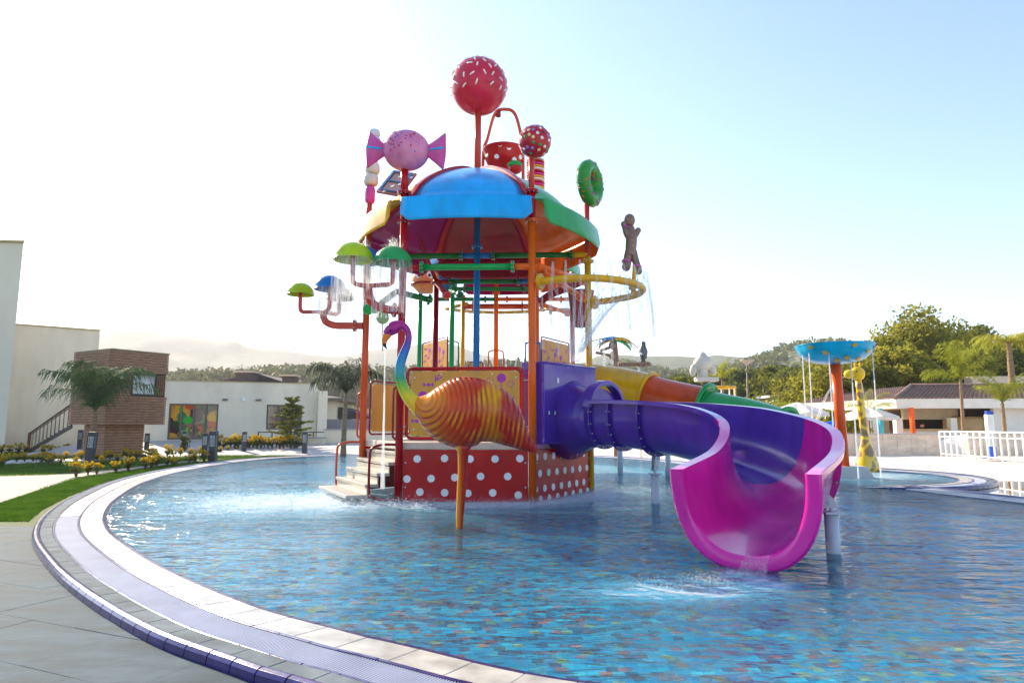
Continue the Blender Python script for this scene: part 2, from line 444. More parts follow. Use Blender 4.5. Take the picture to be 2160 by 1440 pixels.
# ---------------------------------------------------------------- water
def water_mat():
    m = bpy.data.materials.new('pool_water'); t = nodes_of(m); L = t.links.new
    out = N(t, 'ShaderNodeOutputMaterial')
    geo = N(t, 'ShaderNodeNewGeometry')
    def noise(sc, scale, det, rot=0.0, dist=0.0):
        mp = N(t, 'ShaderNodeMapping'); mp.inputs['Scale'].default_value = sc; mp.inputs['Rotation'].default_value = (0, 0, rot)
        L(geo.outputs['Position'], mp.inputs[0])
        n = N(t, 'ShaderNodeTexNoise'); n.inputs['Scale'].default_value = scale; n.inputs['Detail'].default_value = det; n.inputs['Distortion'].default_value = dist
        L(mp.outputs[0], n.inputs['Vector']); return n.outputs[0]
    def mth(op, a, b=None, cl=False):
        n = N(t, 'ShaderNodeMath', operation=op, use_clamp=cl)
        for k, q in enumerate((a, b)):
            if q is None: continue
            if isinstance(q, (int, float)): n.inputs[k].default_value = q
            else: L(q, n.inputs[k])
        return n.outputs[0]
    h1 = noise((.55, 1.35, 1), 2.4, 3, R(8), .8); h2 = noise((.7, 1.5, 1), 7.5, 3, R(-14), .5); h3 = noise((1, 1, 1), .9, 2)
    h4 = noise((.5, .8, 1), .35, 2); amp = mth('SUBTRACT', mth('MULTIPLY', h4, 3.6), .75)
    hh = mth('ADD', mth('MULTIPLY', mth('ADD', mth('MULTIPLY', h1, 1.0), mth('MULTIPLY', h2, .24)), amp), mth('MULTIPLY', h3, .6))
    # foam: broken white water where the structures rain into the pool
    def spot(x, y, r0, r1, sx=1.0, sy=1.0):
        mp = N(t, 'ShaderNodeVectorMath', operation='SUBTRACT'); L(geo.outputs['Position'], mp.inputs[0]); mp.inputs[1].default_value = (x, y, 0)
        ms = N(t, 'ShaderNodeVectorMath', operation='MULTIPLY'); L(mp.outputs[0], ms.inputs[0]); ms.inputs[1].default_value = (sx, sy, 1)
        ln = N(t, 'ShaderNodeVectorMath', operation='LENGTH'); L(ms.outputs[0], ln.inputs[0])
        mr = N(t, 'ShaderNodeMapRange', interpolation_type='SMOOTHSTEP'); L(ln.outputs['Value'], mr.inputs[0]); mr.inputs[1].default_value = r0; mr.inputs[2].default_value = r1
        mr.inputs[3].default_value = 1; mr.inputs[4].default_value = 0; return mr.outputs[0]
    s = spot(-.8, 14.1, 2.2, 4.6); s2 = spot(-3.9, 12.6, .3, 3.6, .85, 1.0); s3 = spot(1.35, 5.75, .05, .95, .62, 1.5); s4 = spot(2.2, 6.0, .05, .5, 1, 1); s5 = spot(0, 21, 3, 6.5)
    s6 = spot(9.5, 19.3, .8, 3.8)
    tot = mth('MAXIMUM', mth('MAXIMUM', mth('MULTIPLY', s, .75), s2), mth('MAXIMUM', mth('MULTIPLY', s3, .8), mth('MAXIMUM', mth('MULTIPLY', s4, .9), mth('MAXIMUM', mth('MULTIPLY', s5, .7), mth('MULTIPLY', s6, .9)))))
    fn = noise((.8, 1.5, 1), 2.6, 9, R(20), 2.2); fn2 = noise((1, 1.6, 1), 14, 5, 0, .5)
    fm = mth('ADD', mth('MULTIPLY', fn, .75), mth('MULTIPLY', fn2, .35))
    foam = mth('MULTIPLY', mth('SUBTRACT', mth('ADD', fm, mth('MULTIPLY', tot, .42)), .79), 3.0, True)
    foam = mth('MULTIPLY', foam, mth('MULTIPLY', tot, 1.6, True), True)
    bp = N(t, 'ShaderNodeBump'); bp.inputs['Distance'].default_value = .17
    bp.inputs['Strength'].default_value = .62
    L(hh, bp.inputs['Height'])
    gl = N(t, 'ShaderNodeBsdfGlossy'); gl.inputs['Roughness'].default_value = .10; L(bp.outputs[0], gl.inputs['Normal'])
    rf = N(t, 'ShaderNodeBsdfRefraction'); rf.inputs['IOR'].default_value = 1.33; rf.inputs['Roughness'].default_value = .0; rf.inputs['Color'].default_value = (.92, 1, 1, 1); L(bp.outputs[0], rf.inputs['Normal'])
    tp = N(t, 'ShaderNodeBsdfTransparent'); tp.inputs['Color'].default_value = (.88, .98, 1, 1)
    mt = N(t, 'ShaderNodeMixShader'); mt.inputs[0].default_value = .7; L(rf.outputs[0], mt.inputs[1]); L(tp.outputs[0], mt.inputs[2])
    fr = N(t, 'ShaderNodeFresnel'); fr.inputs['IOR'].default_value = 1.27; L(bp.outputs[0], fr.inputs['Normal'])
    mx = N(t, 'ShaderNodeMixShader'); L(fr.outputs[0], mx.inputs[0]); L(mt.outputs[0], mx.inputs[1]); L(gl.outputs[0], mx.inputs[2])
    # milky teal where stirred, plus an even share that paints the pool brighter
    df = N(t, 'ShaderNodeBsdfDiffuse'); df.inputs[0].default_value = (.12, .50, .74, 1)
    milk = N(t, 'ShaderNodeMixShader'); L(mth('ADD', mth('MULTIPLY', tot, .50), .12, True), milk.inputs[0]); L(mt.outputs[0], milk.inputs[1]); L(df.outputs[0], milk.inputs[2])
    L(milk.outputs[0], mx.inputs[1])
    wf = N(t, 'ShaderNodeBsdfDiffuse'); wf.inputs[0].default_value = (.75, .8, .84, 1)
    m2 = N(t, 'ShaderNodeMixShader'); L(mth('MULTIPLY', foam, .62), m2.inputs[0]); L(mx.outputs[0], m2.inputs[1]); L(wf.outputs[0], m2.inputs[2])
    L(m2.outputs[0], out.inputs[0]); return m
WATER = water_mat()
mb = MB(); mb.add([(p.x, p.y, -.012) for p in water_poly], [tuple(range(len(water_poly)))])
water = tag(mb.build('water', WATER), kind='structure')

# ================================================================ GROUND
PAVE = mat('grey_travertine', (.062, .092, .115), .8, var=.22, vs_=1.6, bump=.25, bs=14, stretch=(1, 3, 1), col2=(.080, .116, .142), spec=.08)
BED = mat('grout_bed', (.05, .062, .07), .8, var=.2)
DECKM = mat('pale_stone_deck', (.72, .64, .53), .6, var=.1, vs_=.8, bump=.1)
LAWN = mat('lawn_soil', (.05, .085, .018), .9, var=.55, vs_=2.2, bump=.5, bs=60)
FIELD = mat('valley_ground', (.12, .13, .06), .95, var=.3, vs_=.01)
mb = MB(); mb.add([(-9000, -9000, -1.6), (9000, -9000, -1.6), (9000, 9000, -1.6), (-9000, 9000, -1.6)], [(0, 1, 2, 3)])
tag(mb.build('ground', FIELD), kind='structure')
# near ground ring round the pool, split in three sheets by direction
full = [(p - n * .3) for p, n in zip(Oc, Nc)][::10]
ba = [BAY + Vector((math.cos(a), math.sin(a), 0)) * (BR + .55) for a in np.linspace(R(-75), R(100), 60)]
full = full + ba
ctr = Vector((0, 17, 0))
def ring(sel, zz, name, m):
    mb = MB(); n = len(full)
    for i in range(n):
        a, b = full[i], full[(i + 1) % n]
        mid = (a + b) / 2
        if not sel(mid): continue
        ao = ctr + (a - ctr).normalized() * 75; bo = ctr + (b - ctr).normalized() * 75
        mb.add([(a.x, a.y, zz), (b.x, b.y, zz), (bo.x, bo.y, zz), (ao.x, ao.y, zz)], [(0, 1, 2, 3)])
    return tag(mb.build(name, m), kind='structure')
left_sel = lambda p: p.x < -4.2 and p.y > 9 or (p.x < 2 and p.y > 29)
near_sel = lambda p: p.y <= 9 and p.x < 6
ring(lambda p: left_sel(p), -.055, 'lawn', LAWN)
ring(lambda p: not left_sel(p), -.09, 'deck', DECKM)
# near paving in slabs with open joints
mb = MB(); pv = [(p.x, p.y, -.082) for p in [q - n * .25 for q, n in zip(Oc, Nc)] if p.y < 9.72 and p.x < 3][::8]
poly = pv + [(3.2, -4, -.082), (-26, -4, -.082), (-26, 9.72, -.082)]
mb.add(poly, [tuple(range(len(poly)))])
paving = tag(mb.build('paving', BED), kind='structure')
def clip(poly, p0, nn):
    out = []; n = len(poly)
    for i in range(n):
        a, b = poly[i], poly[(i + 1) % n]; da = (a - p0).dot(nn); db = (b - p0).dot(nn)
        if da >= 0: out.append(a)
        if (da >= 0) != (db >= 0): out.append(a.lerp(b, da / (da - db)))
    return out
rt = Matrix.Rotation(R(-24), 4, 'Z')
for i in range(-16, 14):
    for j in range(-14, 16):
        L_, W_ = .92, .61
        cx = (i + (.5 if j % 2 else 0)) * L_; cy_ = j * W_
        pl = [rt @ Vector((cx + a * (L_ / 2 - .0012), cy_ + b * (W_ / 2 - .0012), 0)) + Vector((-3.2, 4.6, 0)) for a, b in ((-1, -1), (1, -1), (1, 1), (-1, 1))]
        c0 = sum(pl, Vector()) / 4
        if c0.x > 1.2 or c0.y > 10 or c0.y < 2.2 or c0.x < -9.6: continue
        if not in_view(c0, 260): continue
        pl = clip(pl, Vector((0, 9.70, 0)), Vector((0, -1, 0)))
        if len(pl) < 3: continue
        k = min(range(0, len(Oc), 4), key=lambda q: (Oc[q] - c0).length)
        pl = clip(pl, Oc[k] - Nc[k] * .05, Nc[k])
        if len(pl) < 3: continue
        MB().prism(pl, -.08, -.05 + rng.uniform(-.0015, .0015)).build('slab', PAVE, paving, bevel=.002)

# ---------------------------------------------------------------- garden paths
PATHM = mat('garden_path_gravel', (.24, .22, .19), .8, var=.18, vs_=5, bump=.3, bs=40)
PALE = mat('pale_concrete', (.46, .44, .42), .7, var=.1, vs_=1.5, bump=.1)
def strip(name, pts, z0, z1, m, kind='structure'):
    """pts: [(px,py_near,py_far)] ground band between two photo rows"""
    mb = MB(); n = len(pts); a = [gp(p[0], p[1], z1) for p in pts]; b = [gp(p[0], p[2], z1) for p in pts]
    vv = []
    for p, q in zip(a, b): vv += [(p.x, p.y, z0), (p.x, p.y, z1), (q.x, q.y, z1), (q.x, q.y, z0)]
    ff = []
    for i in range(n - 1):
        for k in range(3): ff.append((i * 4 + k, i * 4 + k + 1, i * 4 + 5 + k, i * 4 + 4 + k))
    ff += [(0, 1, 2, 3), ((n - 1) * 4, (n - 1) * 4 + 3, (n - 1) * 4 + 2, (n - 1) * 4 + 1)]
    mb.add(vv, ff); return tag(mb.build(name, m), kind=kind)
strip('garden_path', [(-420, 1105, 1000), (-60, 1066, 1004), (0, 1060, 1005), (60, 1040, 1003), (100, 1027, 1002), (160, 1008, 999), (240, 996, 991), (330, 982, 979), (420, 970, 968)], -.07, -.035, PATHM)
strip('kerb_path', [(-400, 985, 976), (0, 978, 971), (180, 971, 964.5), (350, 964, 959), (470, 958.5, 954.5), (600, 957, 953), (720, 953, 949.5)], -.07, -.02, PALE)
def terr_z(Y): return -.03 + .58 * min(1, max(0, (Y - 32.5) / 6.5))
def gpt(px, py):
    Y = 30.0
    for _ in range(30): Y = Y * .5 + .5 * gp(px, py, terr_z(Y)).y
    return gp(px, py, terr_z(Y))
mb = MB(); vv = []; ys = [32.0, 32.5, 34, 36, 38, 39.2, 48]
for Y in ys: vv += [(-24, Y, terr_z(Y)), (-5.5, Y, terr_z(Y)), (-5.5, Y, -.3), (-24, Y, -.3)]
mb.add(vv, [(4 * i + k, 4 * i + (k + 1) % 4, 4 * i + 4 + (k + 1) % 4, 4 * i + 4 + k) for i in range(len(ys) - 1) for k in range(4)] + [(0, 1, 2, 3)]); tag(mb.build('terrace', PALE), kind='structure')
# ================================================================ TERRAIN
def hill_mat(name, c1, c2, rock, sc, rk=.6):
    m = bpy.data.materials.new(name); t = nodes_of(m); L = t.links.new
    out = N(t, 'ShaderNodeOutputMaterial'); p = N(t, 'ShaderNodeBsdfPrincipled'); g = N(t, 'ShaderNodeNewGeometry')
    def nz(s, d):
        n = N(t, 'ShaderNodeTexNoise'); n.inputs['Scale'].default_value = s; n.inputs['Detail'].default_value = d; n.inputs['Roughness'].default_value = .65; L(g.outputs['Position'], n.inputs['Vector']); return n
    a = nz(sc, 8); b = nz(sc * 3.1, 8)
    r1 = N(t, 'ShaderNodeValToRGB'); L(a.outputs[0], r1.inputs[0]); r1.color_ramp.elements[0].position = .38; r1.color_ramp.elements[1].position = .62
    r1.color_ramp.elements[0].color = col4(c1); r1.color_ramp.elements[1].color = col4(c2)
    r2 = N(t, 'ShaderNodeValToRGB'); L(b.outputs[0], r2.inputs[0]); r2.color_ramp.elements[0].position = rk - .05; r2.color_ramp.elements[1].position = rk + .06
    mx = N(t, 'ShaderNodeMixRGB'); L(r2.outputs[0], mx.inputs[0]); L(r1.outputs[0], mx.inputs[1]); mx.inputs[2].default_value = col4(rock)
    L(mx.outputs[0], p.inputs['Base Color']); p.inputs['Roughness'].default_value = .95; p.inputs['Specular IOR Level'].default_value = .1
    bp = N(t, 'ShaderNodeBump'); bp.inputs['Strength'].default_value = .8; bp.inputs['Distance'].default_value = .35 / sc * .1; L(b.outputs[0], bp.inputs['Height']); L(bp.outputs[0], p.inputs['Normal'])
    L(p.outputs[0], out.inputs[0]); return m
from mathutils import noise as mnoise
def ridge(name, crest, Yp, Yn, Yf, m, rough, nx=160, ny=26, z0=-1.7, seed=0):
    xs = np.linspace(crest[0][0], crest[-1][0], nx); ys = np.interp(xs, [c[0] for c in crest], [c[1] for c in crest])
    grid = []; vv = []
    for j in range(ny):
        t = j / (ny - 1)
        for i in range(nx):
            top = at(xs[i], ys[i], Yp); u = top.x / Yp
            if t < .7:
                q = t / .7; Y = Yn + (Yp - Yn) * q; z = z0 + (top.z - z0) * (q ** 1.15)
            else:
                q = (t - .7) / .3; Y = Yp + (Yf - Yp) * q; z = top.z + (z0 - top.z) * q ** 1.3
            w = math.sin(math.pi * min(t / .7, 1) * .93) if t < .7 else 0
            X = u * Y
            nv = mnoise.fractal(Vector((X, Y, seed)) * (6.0 / Yp), 1.0, 2.0, 6)
            vv.append((X, Y, z + nv * rough * (w * .9 + .10)))
    ff = [(j * nx + i, j * nx + i + 1, (j + 1) * nx + i + 1, (j + 1) * nx + i) for j in range(ny - 1) for i in range(nx - 1)]
    mb = MB(); mb.add(vv, ff, 0, True); o = mb.build(name, m); tag(o, kind='structure')
    return vv, nx, ny
M_MT = hill_mat('mountain_scrub', (.10, .12, .09), (.15, .155, .12), (.22, .21, .19), .012, .66)
M_FH = hill_mat('blue_hill_scrub', (.06, .09, .05), (.10, .12, .06), (.30, .29, .25), .03, .66)
M_RH = hill_mat('rocky_hill_scrub', (.05, .08, .02), (.13, .15, .035), (.33, .31, .29), .09, .52)
M_FO = hill_mat('forest_floor', (.04, .055, .02), (.08, .09, .03), (.2, .18, .14), .1, .7)
ridge('mountains', [(-1900, 640), (-900, 660), (-300, 700), (0, 716), (190, 712), (250, 703), (300, 699), (350, 703), (400, 708), (432, 712), (455, 718), (490, 711), (520, 722), (560, 733), (610, 738), (650, 747), (700, 753), (740, 756), (775, 746), (810, 737),
      (870, 727), (905, 722), (960, 728), (1005, 741), (1050, 757), (1120, 768), (1250, 778), (1400, 780)], 1500, 800, 2300, M_MT, 40, 260, 34)
ridge('hills', [(1000, 790), (1120, 768), (1230, 762), (1262, 748), (1300, 747), (1360, 751), (1420, 750), (1480, 753), (1510, 749), (1560, 751), (1600, 756), (1750, 750), (2000, 745), (2300, 740), (3200, 735)], 1150, 620, 1500, M_FH, 22, 180, 24, seed=3)
rh_v, rh_nx, rh_ny = ridge('rocky_hill', [(1180, 800), (1262, 792), (1290, 770), (1330, 772), (1380, 778), (1420, 792), (1500, 790), (1540, 776), (1580, 762), (1620, 748), (1660, 736), (1700, 729), (1760, 724), (1830, 726), (1900, 735), (2000, 738), (2060, 728), (2120, 715), (2200, 700), (2400, 690), (3000, 720)],
      430, 190, 640, M_RH, 9, 220, 40, seed=7)
wf_v, wf_nx, wf_ny = ridge('wooded_rise', [(-900, 800), (-200, 806), (120, 806), (350, 804), (450, 800), (540, 796), (640, 790), (700, 792), (780, 800), (900, 798), (1000, 788), (1100, 786), (1200, 792), (1320, 800)],
      330, 150, 470, M_FO, 5, 160, 26, seed=11)
# ================================================================ PLAY TOWER
HC = Vector((-.775, 14.35, 0)); HR = 2.44; HA = -.034
def corner(c, k, r=HR, z=0, a=HA): return Vector((c.x + r * math.cos(a + k * math.pi / 3), c.y + r * math.sin(a + k * math.pi / 3), z))
PR = .073
def flange(mb, p, d, r, mi=0, bolt=1, nb=8, t=.02):
    """pair of bolted pipe flanges; needs mats [.., .., gasket] as mi, bolt"""
    p = Vector(p); d = Vector(d).normalized()
    for s in (-1, 1): mb.tube([p + d * s * .003, p + d * s * (.003 + t)], r * 1.85, 20, mi=mi, smooth=False)
    q = Vector((0, 0, 1)).rotation_difference(d)
    for k in range(nb):
        a = 2 * math.pi * (k + .5) / nb; o = q @ Vector((math.cos(a), math.sin(a), 0)) * r * 1.5
        mb.tube([p + o - d * (t + .014), p + o + d * (t + .014)], .014, 6, mi=bolt, smooth=False)
def post(name, base, top, mt, parent, fl=(), r=PR):
    mb = MB(); b = Vector(base); t_ = Vector((b.x, b.y, top)); mb.tube([b, t_], r, 18)
    o = mb.build(name, mt, parent)
    for z in fl:
        m2 = MB(); flange(m2, (b.x, b.y, z), (0, 0, 1), r); m2.build('flange', [mt, BOLT], o)
    return o
def pipe(name, pts, mt, parent, r=.062, fl=(), flm=None):
    mb = MB(); mb.tube(pts, r, 14); o = mb.build(name, mt, parent)
    P = [Vector(p) for p in pts]
    for f in fl:
        L = (P[-1] - P[0]); m2 = MB(); flange(m2, P[0] + L * f, L, r); m2.build('flange', [flm or mt, BOLT], o)
    return o
def rrect(w, h, r, n=5):
    out = []
    for cx, cy_, a0 in ((w / 2 - r, h / 2 - r, 0), (-w / 2 + r, h / 2 - r, 90), (-w / 2 + r, -h / 2 + r, 180), (w / 2 - r, -h / 2 + r, 270)):
        for k in range(n + 1):
            a = R(a0 + 90 * k / n); out.append((cx + r * math.cos(a), cy_ + r * math.sin(a)))
    return out
def face_frame(A, B, zc):
    """frame centred between corners A,B: returns mapping (x along, y up, z outward)"""
    A = Vector((A.x, A.y, 0)); B = Vector((B.x, B.y, 0)); u = (B - A).normalized(); n = Vector((u.y, -u.x, 0)); o = (A + B) / 2 + Vector((0, 0, zc))
    return lambda x, y, z=0: o + u * x + Vector((0, 0, y)) + n * z, (B - A).length, u, n
def candy_print(mb, f, w, h, z, seed):
    """violet sweets print on a board: lollies, wrapped sweets, swirls"""
    r_ = random.Random(seed)
    def disc(x, y, r, n=14):
        if abs(x) + r > w / 2 - .03 or abs(y) + r > h / 2 - .03: return
        mb.plate([f(x + r * math.cos(2 * math.pi * k / n), y + r * math.sin(2 * math.pi * k / n), z) for k in range(n)], .003)
    def bar(x, y, L, wd, a):
        c, s = math.cos(a), math.sin(a); p = [(-L / 2, -wd / 2), (L / 2, -wd / 2), (L / 2, wd / 2), (-L / 2, wd / 2)]
        q = [(x + c * i - s * j, y + s * i + c * j) for i, j in p]
        if any(abs(i) > w / 2 - .03 or abs(j) > h / 2 - .03 for i, j in q): return
        mb.plate([f(i, j, z) for i, j in q], .003)
    n = int(w * h * 24); used = []
    for k in range(n * 4):
        x, y = r_.uniform(-w / 2, w / 2), r_.uniform(-h / 2, h / 2)
        if any((x - a) ** 2 + (y - b) ** 2 < .034 for a, b in used): continue
        if abs(x) > w / 2 - .12 or abs(y) > h / 2 - .12: continue
        used.append((x, y)); t = k % 4
        if t == 0: disc(x, y, .085); bar(x, y - .15, .14, .014, R(90))
        elif t == 1:
            disc(x, y, .035, 10)
            for s in (-1, 1): mb.plate([f(x + s * .035, y, z), f(x + s * .095, y + .04, z), f(x + s * .095, y - .04, z)], .003)
        elif t == 2:
            for j in (-1, 0, 1):
                bar(x + j * .04, y + (.02 if j == 0 else 0), .12, .022, R(60 + 25 * -j))
        else:
            for j in range(7):
                a = R(j * 52); disc(x + .055 * math.cos(a), y + .055 * math.sin(a), .014, 6)
def barrier(parent, A, B, z0, h, w=None, shift=0, frame=RED, board=OCHRE, prn=None, off=0.0, name='barrier', bolts=True, seed=1):
    f, L, u, n = face_frame(A, B, z0 + h / 2)
    w = w or L - .42
    g = lambda x, y, z=0: f(x + shift, y, z + off)
    mb = MB(); mb.tube([g(x, y) for x, y in rrect(w, h, .09)], .022, 8, closed=True)
    fr = mb.build(name, frame, parent)
    bw, bh = w - .11, h - .12
    mb = MB(); mb.plate([g(x, y) for x, y in rrect(bw, bh, .07)], .012); mb.build('board', board, fr)
    if prn is not None:
        mb = MB(); candy_print(mb, g, bw, bh, .0085, seed)
        if mb.v: mb.build('sweets_print', prn, fr)
    if bolts:
        mb = MB()
        for x, y in ((-bw / 2 + .07, bh / 2 - .12), (-bw / 2 + .07, -bh / 2 + .12), (bw / 2 - .07, bh / 2 - .12), (bw / 2 - .07, -bh / 2 + .12), (-bw * .22, bh / 2 - .05), (bw * .25, bh / 2 - .05)):
            mb.tube([g(x, y, .006), g(x, y, .022)], .017, 7, smooth=False)
        for s in (-1, 1):
            for y in (-bh * .36, bh * .36): mb.tube([g(s * w / 2, y), g(s * (w / 2 + .14), y)], .012, 6)
        mb.build('bolts', BOLT, fr)
    return fr

def dome(parent, c, z0, z1, Rr, ztop, rtop, cols, apr=True, ribm=RED, ang0=HA):
    """six-part shell roof: panel k spans corner k .. k+1"""
    H = ztop - z1
    def rad(a):     # between a hexagon and a circle
        q = (a - ang0) % (math.pi / 3) - math.pi / 6
        hexr = math.cos(math.pi / 6) / math.cos(q)
        return .5 * hexr + .5
    raw = catmull([(2.66, 5.60, 0), (2.3, 5.74, 0), (2.1, 6.03, 0), (1.8, 6.32, 0), (1.36, 6.63, 0), (.95, 6.85, 0), (.6, 6.98, 0), (.2, 7.05, 0)], 2)[:14]
    prof = [(p.x / 2.66, (p.y - 5.60) / 1.45) for p in raw]; NP = len(prof) - 1
    rmin = prof[-1][0]
    for k in range(6):
        a0 = ang0 + k * math.pi / 3 + R(1.6); a1 = ang0 + (k + 1) * math.pi / 3 - R(1.6)
        mb = MB(); nx = 14; vv = []
        for r_, h_ in prof:
            rr = rtop + (Rr - rtop) * (r_ - rmin) / (1 - rmin)
            for i in range(nx + 1):
                a = a0 + (a1 - a0) * i / nx; q = rad(a) if rr > .5 else 1
                puff = 1 + .035 * math.sin(math.pi * i / nx) * math.sin(math.pi * min(1, h_ * 1.1))
                vv.append((c.x + rr * q * puff * math.cos(a), c.y + rr * q * puff * math.sin(a), z1 + H * h_))
        ff = [(j * (nx + 1) + i, j * (nx + 1) + i + 1, (j + 1) * (nx + 1) + i + 1, (j + 1) * (nx + 1) + i) for j in range(NP) for i in range(nx)]
        mb.add(vv, ff, 0, True); o = mb.build('roof_panel', cols[k], parent, solid=.018)
        if apr:
            mb = MB(); vv = []; ny = 7; nx2 = 16
            b0 = a0 + R(1.2); b1 = a1 - R(1.2)
            for j in range(ny + 1):
                t = j / ny
                for i in range(nx2 + 1):
                    s = i / nx2; e = 1.0
                    # rounded lower corners
                    dx = min(s, 1 - s) * 2.6; cr = .13
                    zlo = z0 + (cr - math.sqrt(max(0, cr * cr - (cr - dx) ** 2)) if dx < cr else 0)
                    z = z1 + .02 + (zlo - z1 - .02) * t
                    a = b0 + (b1 - b0) * s
                    rr = Rr * rad(a) + .03 + .05 * math.sin(t * 1.5)
                    vv.append((c.x + rr * math.cos(a), c.y + rr * math.sin(a), z))
            mb.add(vv, [(j * (nx2 + 1) + i, j * (nx2 + 1) + i + 1, (j + 1) * (nx2 + 1) + i + 1, (j + 1) * (nx2 + 1) + i) for j in range(ny) for i in range(nx2)], 0, True)
            mb.build('apron', cols[k], o, solid=.016)
    for k in range(6):
        a = ang0 + k * math.pi / 3; pts = []
        for r_, h_ in prof:
            rr = (rtop + (Rr - rtop) * (r_ - rmin) / (1 - rmin)) * (rad(a))
            pts.append((c.x + rr * math.cos(a), c.y + rr * math.sin(a), z1 + H * h_ + .02))
        pts = [Vector(p) for p in pts][1:]
        mb = MB(); sd_ = Vector((-math.sin(a), math.cos(a), 0)) * .06; up = Vector((0, 0, .05)); vv = []
        for p in pts: vv += [p - sd_ - up * 1.4, p - sd_ + up, p + sd_ + up, p + sd_ - up * 1.4]
        ff = []
        for i in range(len(pts) - 1):
            for q in range(4): ff.append((i * 4 + q, i * 4 + (q + 1) % 4, (i + 1) * 4 + (q + 1) % 4, (i + 1) * 4 + q))
        mb.add(vv, ff, 0, False); mb.build('roof_rib', ribm, parent, bevel=.012)

T = thing('play_tower', 'six-sided water play tower with multicoloured dome roof and red polka dot skirt', 'play tower', (HC.x, HC.y, 0))
ck = [corner(HC, k) for k in range(6)]
DECK = 1.06
post_top = [5.05, 5.05, 5.05, 5.9, 5.83, 5.83]
cols6 = [YELLOW, BLUE, DRED, RORANGE, RED, ORANGE]
posts = []
for k in range(6):
    fl = [4.95] if k < 3 else [5.86 if k == 3 else 5.79, 5.22]
    b = ck[k].copy(); b.z = -.3
    if k == 5:      # lower part orange, upper part red
        posts.append(post('post', b, 5.2, ORANGE, T, [5.21])); post('post', (b.x, b.y, 5.23), 5.83, RED, T, [5.79])
    else: posts.append(post('post', b, post_top[k], cols6[k], T, fl))
cen = post('centre_post', (HC.x, HC.y, DECK - .1), 7.1, BLUE, T, [5.3, 7.02], r=.07)
# roof
dome(T, HC, 5.15, 5.60, 2.66, 7.0, .22, [ORANGE, MAROON, MAGENTA, YELLOW, SKYB, SGREEN])
# pipes under the roof
def hp(k, z, r=HR): return corner(HC, k, r, z)
def hpipe(p0, p1, mt, fl=True, r=.062):
    p0, p1 = Vector(p0), Vector(p1); d = (p1 - p0).normalized()
    a, b = p0 + d * .36, p1 - d * .36
    o = pipe('pipe', [a, b], mt, T, r)
    for q, s in ((a, -1), (b, 1)):
        m2 = MB(); flange(m2, q, d, r); m2.build('flange', [mt, BOLT], o)
    return o
def stub(p0, p1, mt, r=.062, L=.36):
    p0, p1 = Vector(p0), Vector(p1); d = (p1 - p0).normalized(); mb = MB(); mb.tube([p0, p0 + d * L], r, 14); return mb.build('pipe_stub', mt, T)
zt = 5.10
for k, cm in ((3, RORANGE), (0, YELLOW)):
    hpipe((HC.x, HC.y, zt), hp(k, zt), DGREEN); stub((HC.x, HC.y, zt), hp(k, zt), BLUE); stub(hp(k, zt), (HC.x, HC.y, zt), cm)
zf = 4.33
hpipe(hp(4, zf), hp(5, zf), GREEN); stub(hp(4, zf), hp(5, zf), RED); stub(hp(5, zf), hp(4, zf), ORANGE)
zb = 4.98
hpipe(hp(2, zb), hp(1, zb), DGREEN); stub(hp(2, zb), hp(1, zb), DRED); stub(hp(1, zb), hp(2, zb), BLUE)
hpipe(hp(5, 4.36), hp(0, 4.05), ORANGE); stub(hp(5, 4.36), hp(0, 4.05), ORANGE); stub(hp(0, 4.05), hp(5, 4.36), YELLOW)
# deck slab
mb = MB(); mb.prism([(corner(HC, k, 2.36)) for k in range(6)], DECK - .13, DECK); mb.build('deck', CREAM, T, bevel=.01)
# polka skirts on four faces
def skirt(A, B, z0, z1, dots):
    f, L, u, n = face_frame(A, B, (z0 + z1) / 2)
    w, h = L - .16, z1 - z0
    mb = MB(); mb.plate([f(-w / 2, -h / 2), f(w / 2, -h / 2), f(w / 2, h / 2), f(-w / 2, h / 2)], .02); o = mb.build('skirt_panel', RED if True else RED, T)
    mb = MB()
    for x, y in dots:
        r = .068; pts = []; mb = MB()
        for k in range(18):
            a = 2 * math.pi * k / 18; px_ = max(-w / 2, min(w / 2, x + r * math.cos(a))); py_ = max(-h / 2, min(h / 2, y + r * math.sin(a)))
            pts.append(f(px_, py_, .0125))
        mb.plate(pts, .003); mb.build('polka_dot', WHITEP, o)
    mb = MB()
    for x in (-w / 2 + .05, w / 2 - .05):
        for y in (-h * .22, h * .25): mb.tube([f(x, y, .01), f(x, y, .026)], .014, 7, smooth=False)
    mb.build('bolts', BOLT, o)
pitch = .46
def dotgrid(x0, w, rows=((.31, 0), (-.02, .5), (-.30, .06)), p=.46):
    out = []
    for y, s in rows:
        k = -4
        while k < 5:
            x = x0 + (k + s) * p
            if abs(x) < w / 2 - .02: out.append((x, y))
            k += 1
    return out
fd = [(-.88, .30), (-.38, .31), (.085, .30), (.54, .30), (.99, .31), (-1.06, -.06), (-.62, -.05), (-.19, -.03), (.28, -.01), (.77, -.01), (-.82, -.29), (-.37, -.30), (.05, -.31), (.50, -.30), (.96, -.34)]
skirt(ck[4], ck[5], .0, .93, fd)
rd = [(-1.1 + .33 * i, .33) for i in range(8)] + [(-.97 + .33 * i, .03) for i in range(7)] + [(-1.12 + .33 * i, -.25) for i in range(8)] + [(-.95 + .33 * i, -.44) for i in range(7)]
skirt(ck[5], ck[0], .0, .93, [d for d in rd if abs(d[0]) < 1.14])
skirt(ck[0], ck[1], .0, .93, dotgrid(0, 2.2)); skirt(ck[2], ck[3], .0, .93, dotgrid(.1, 2.2))
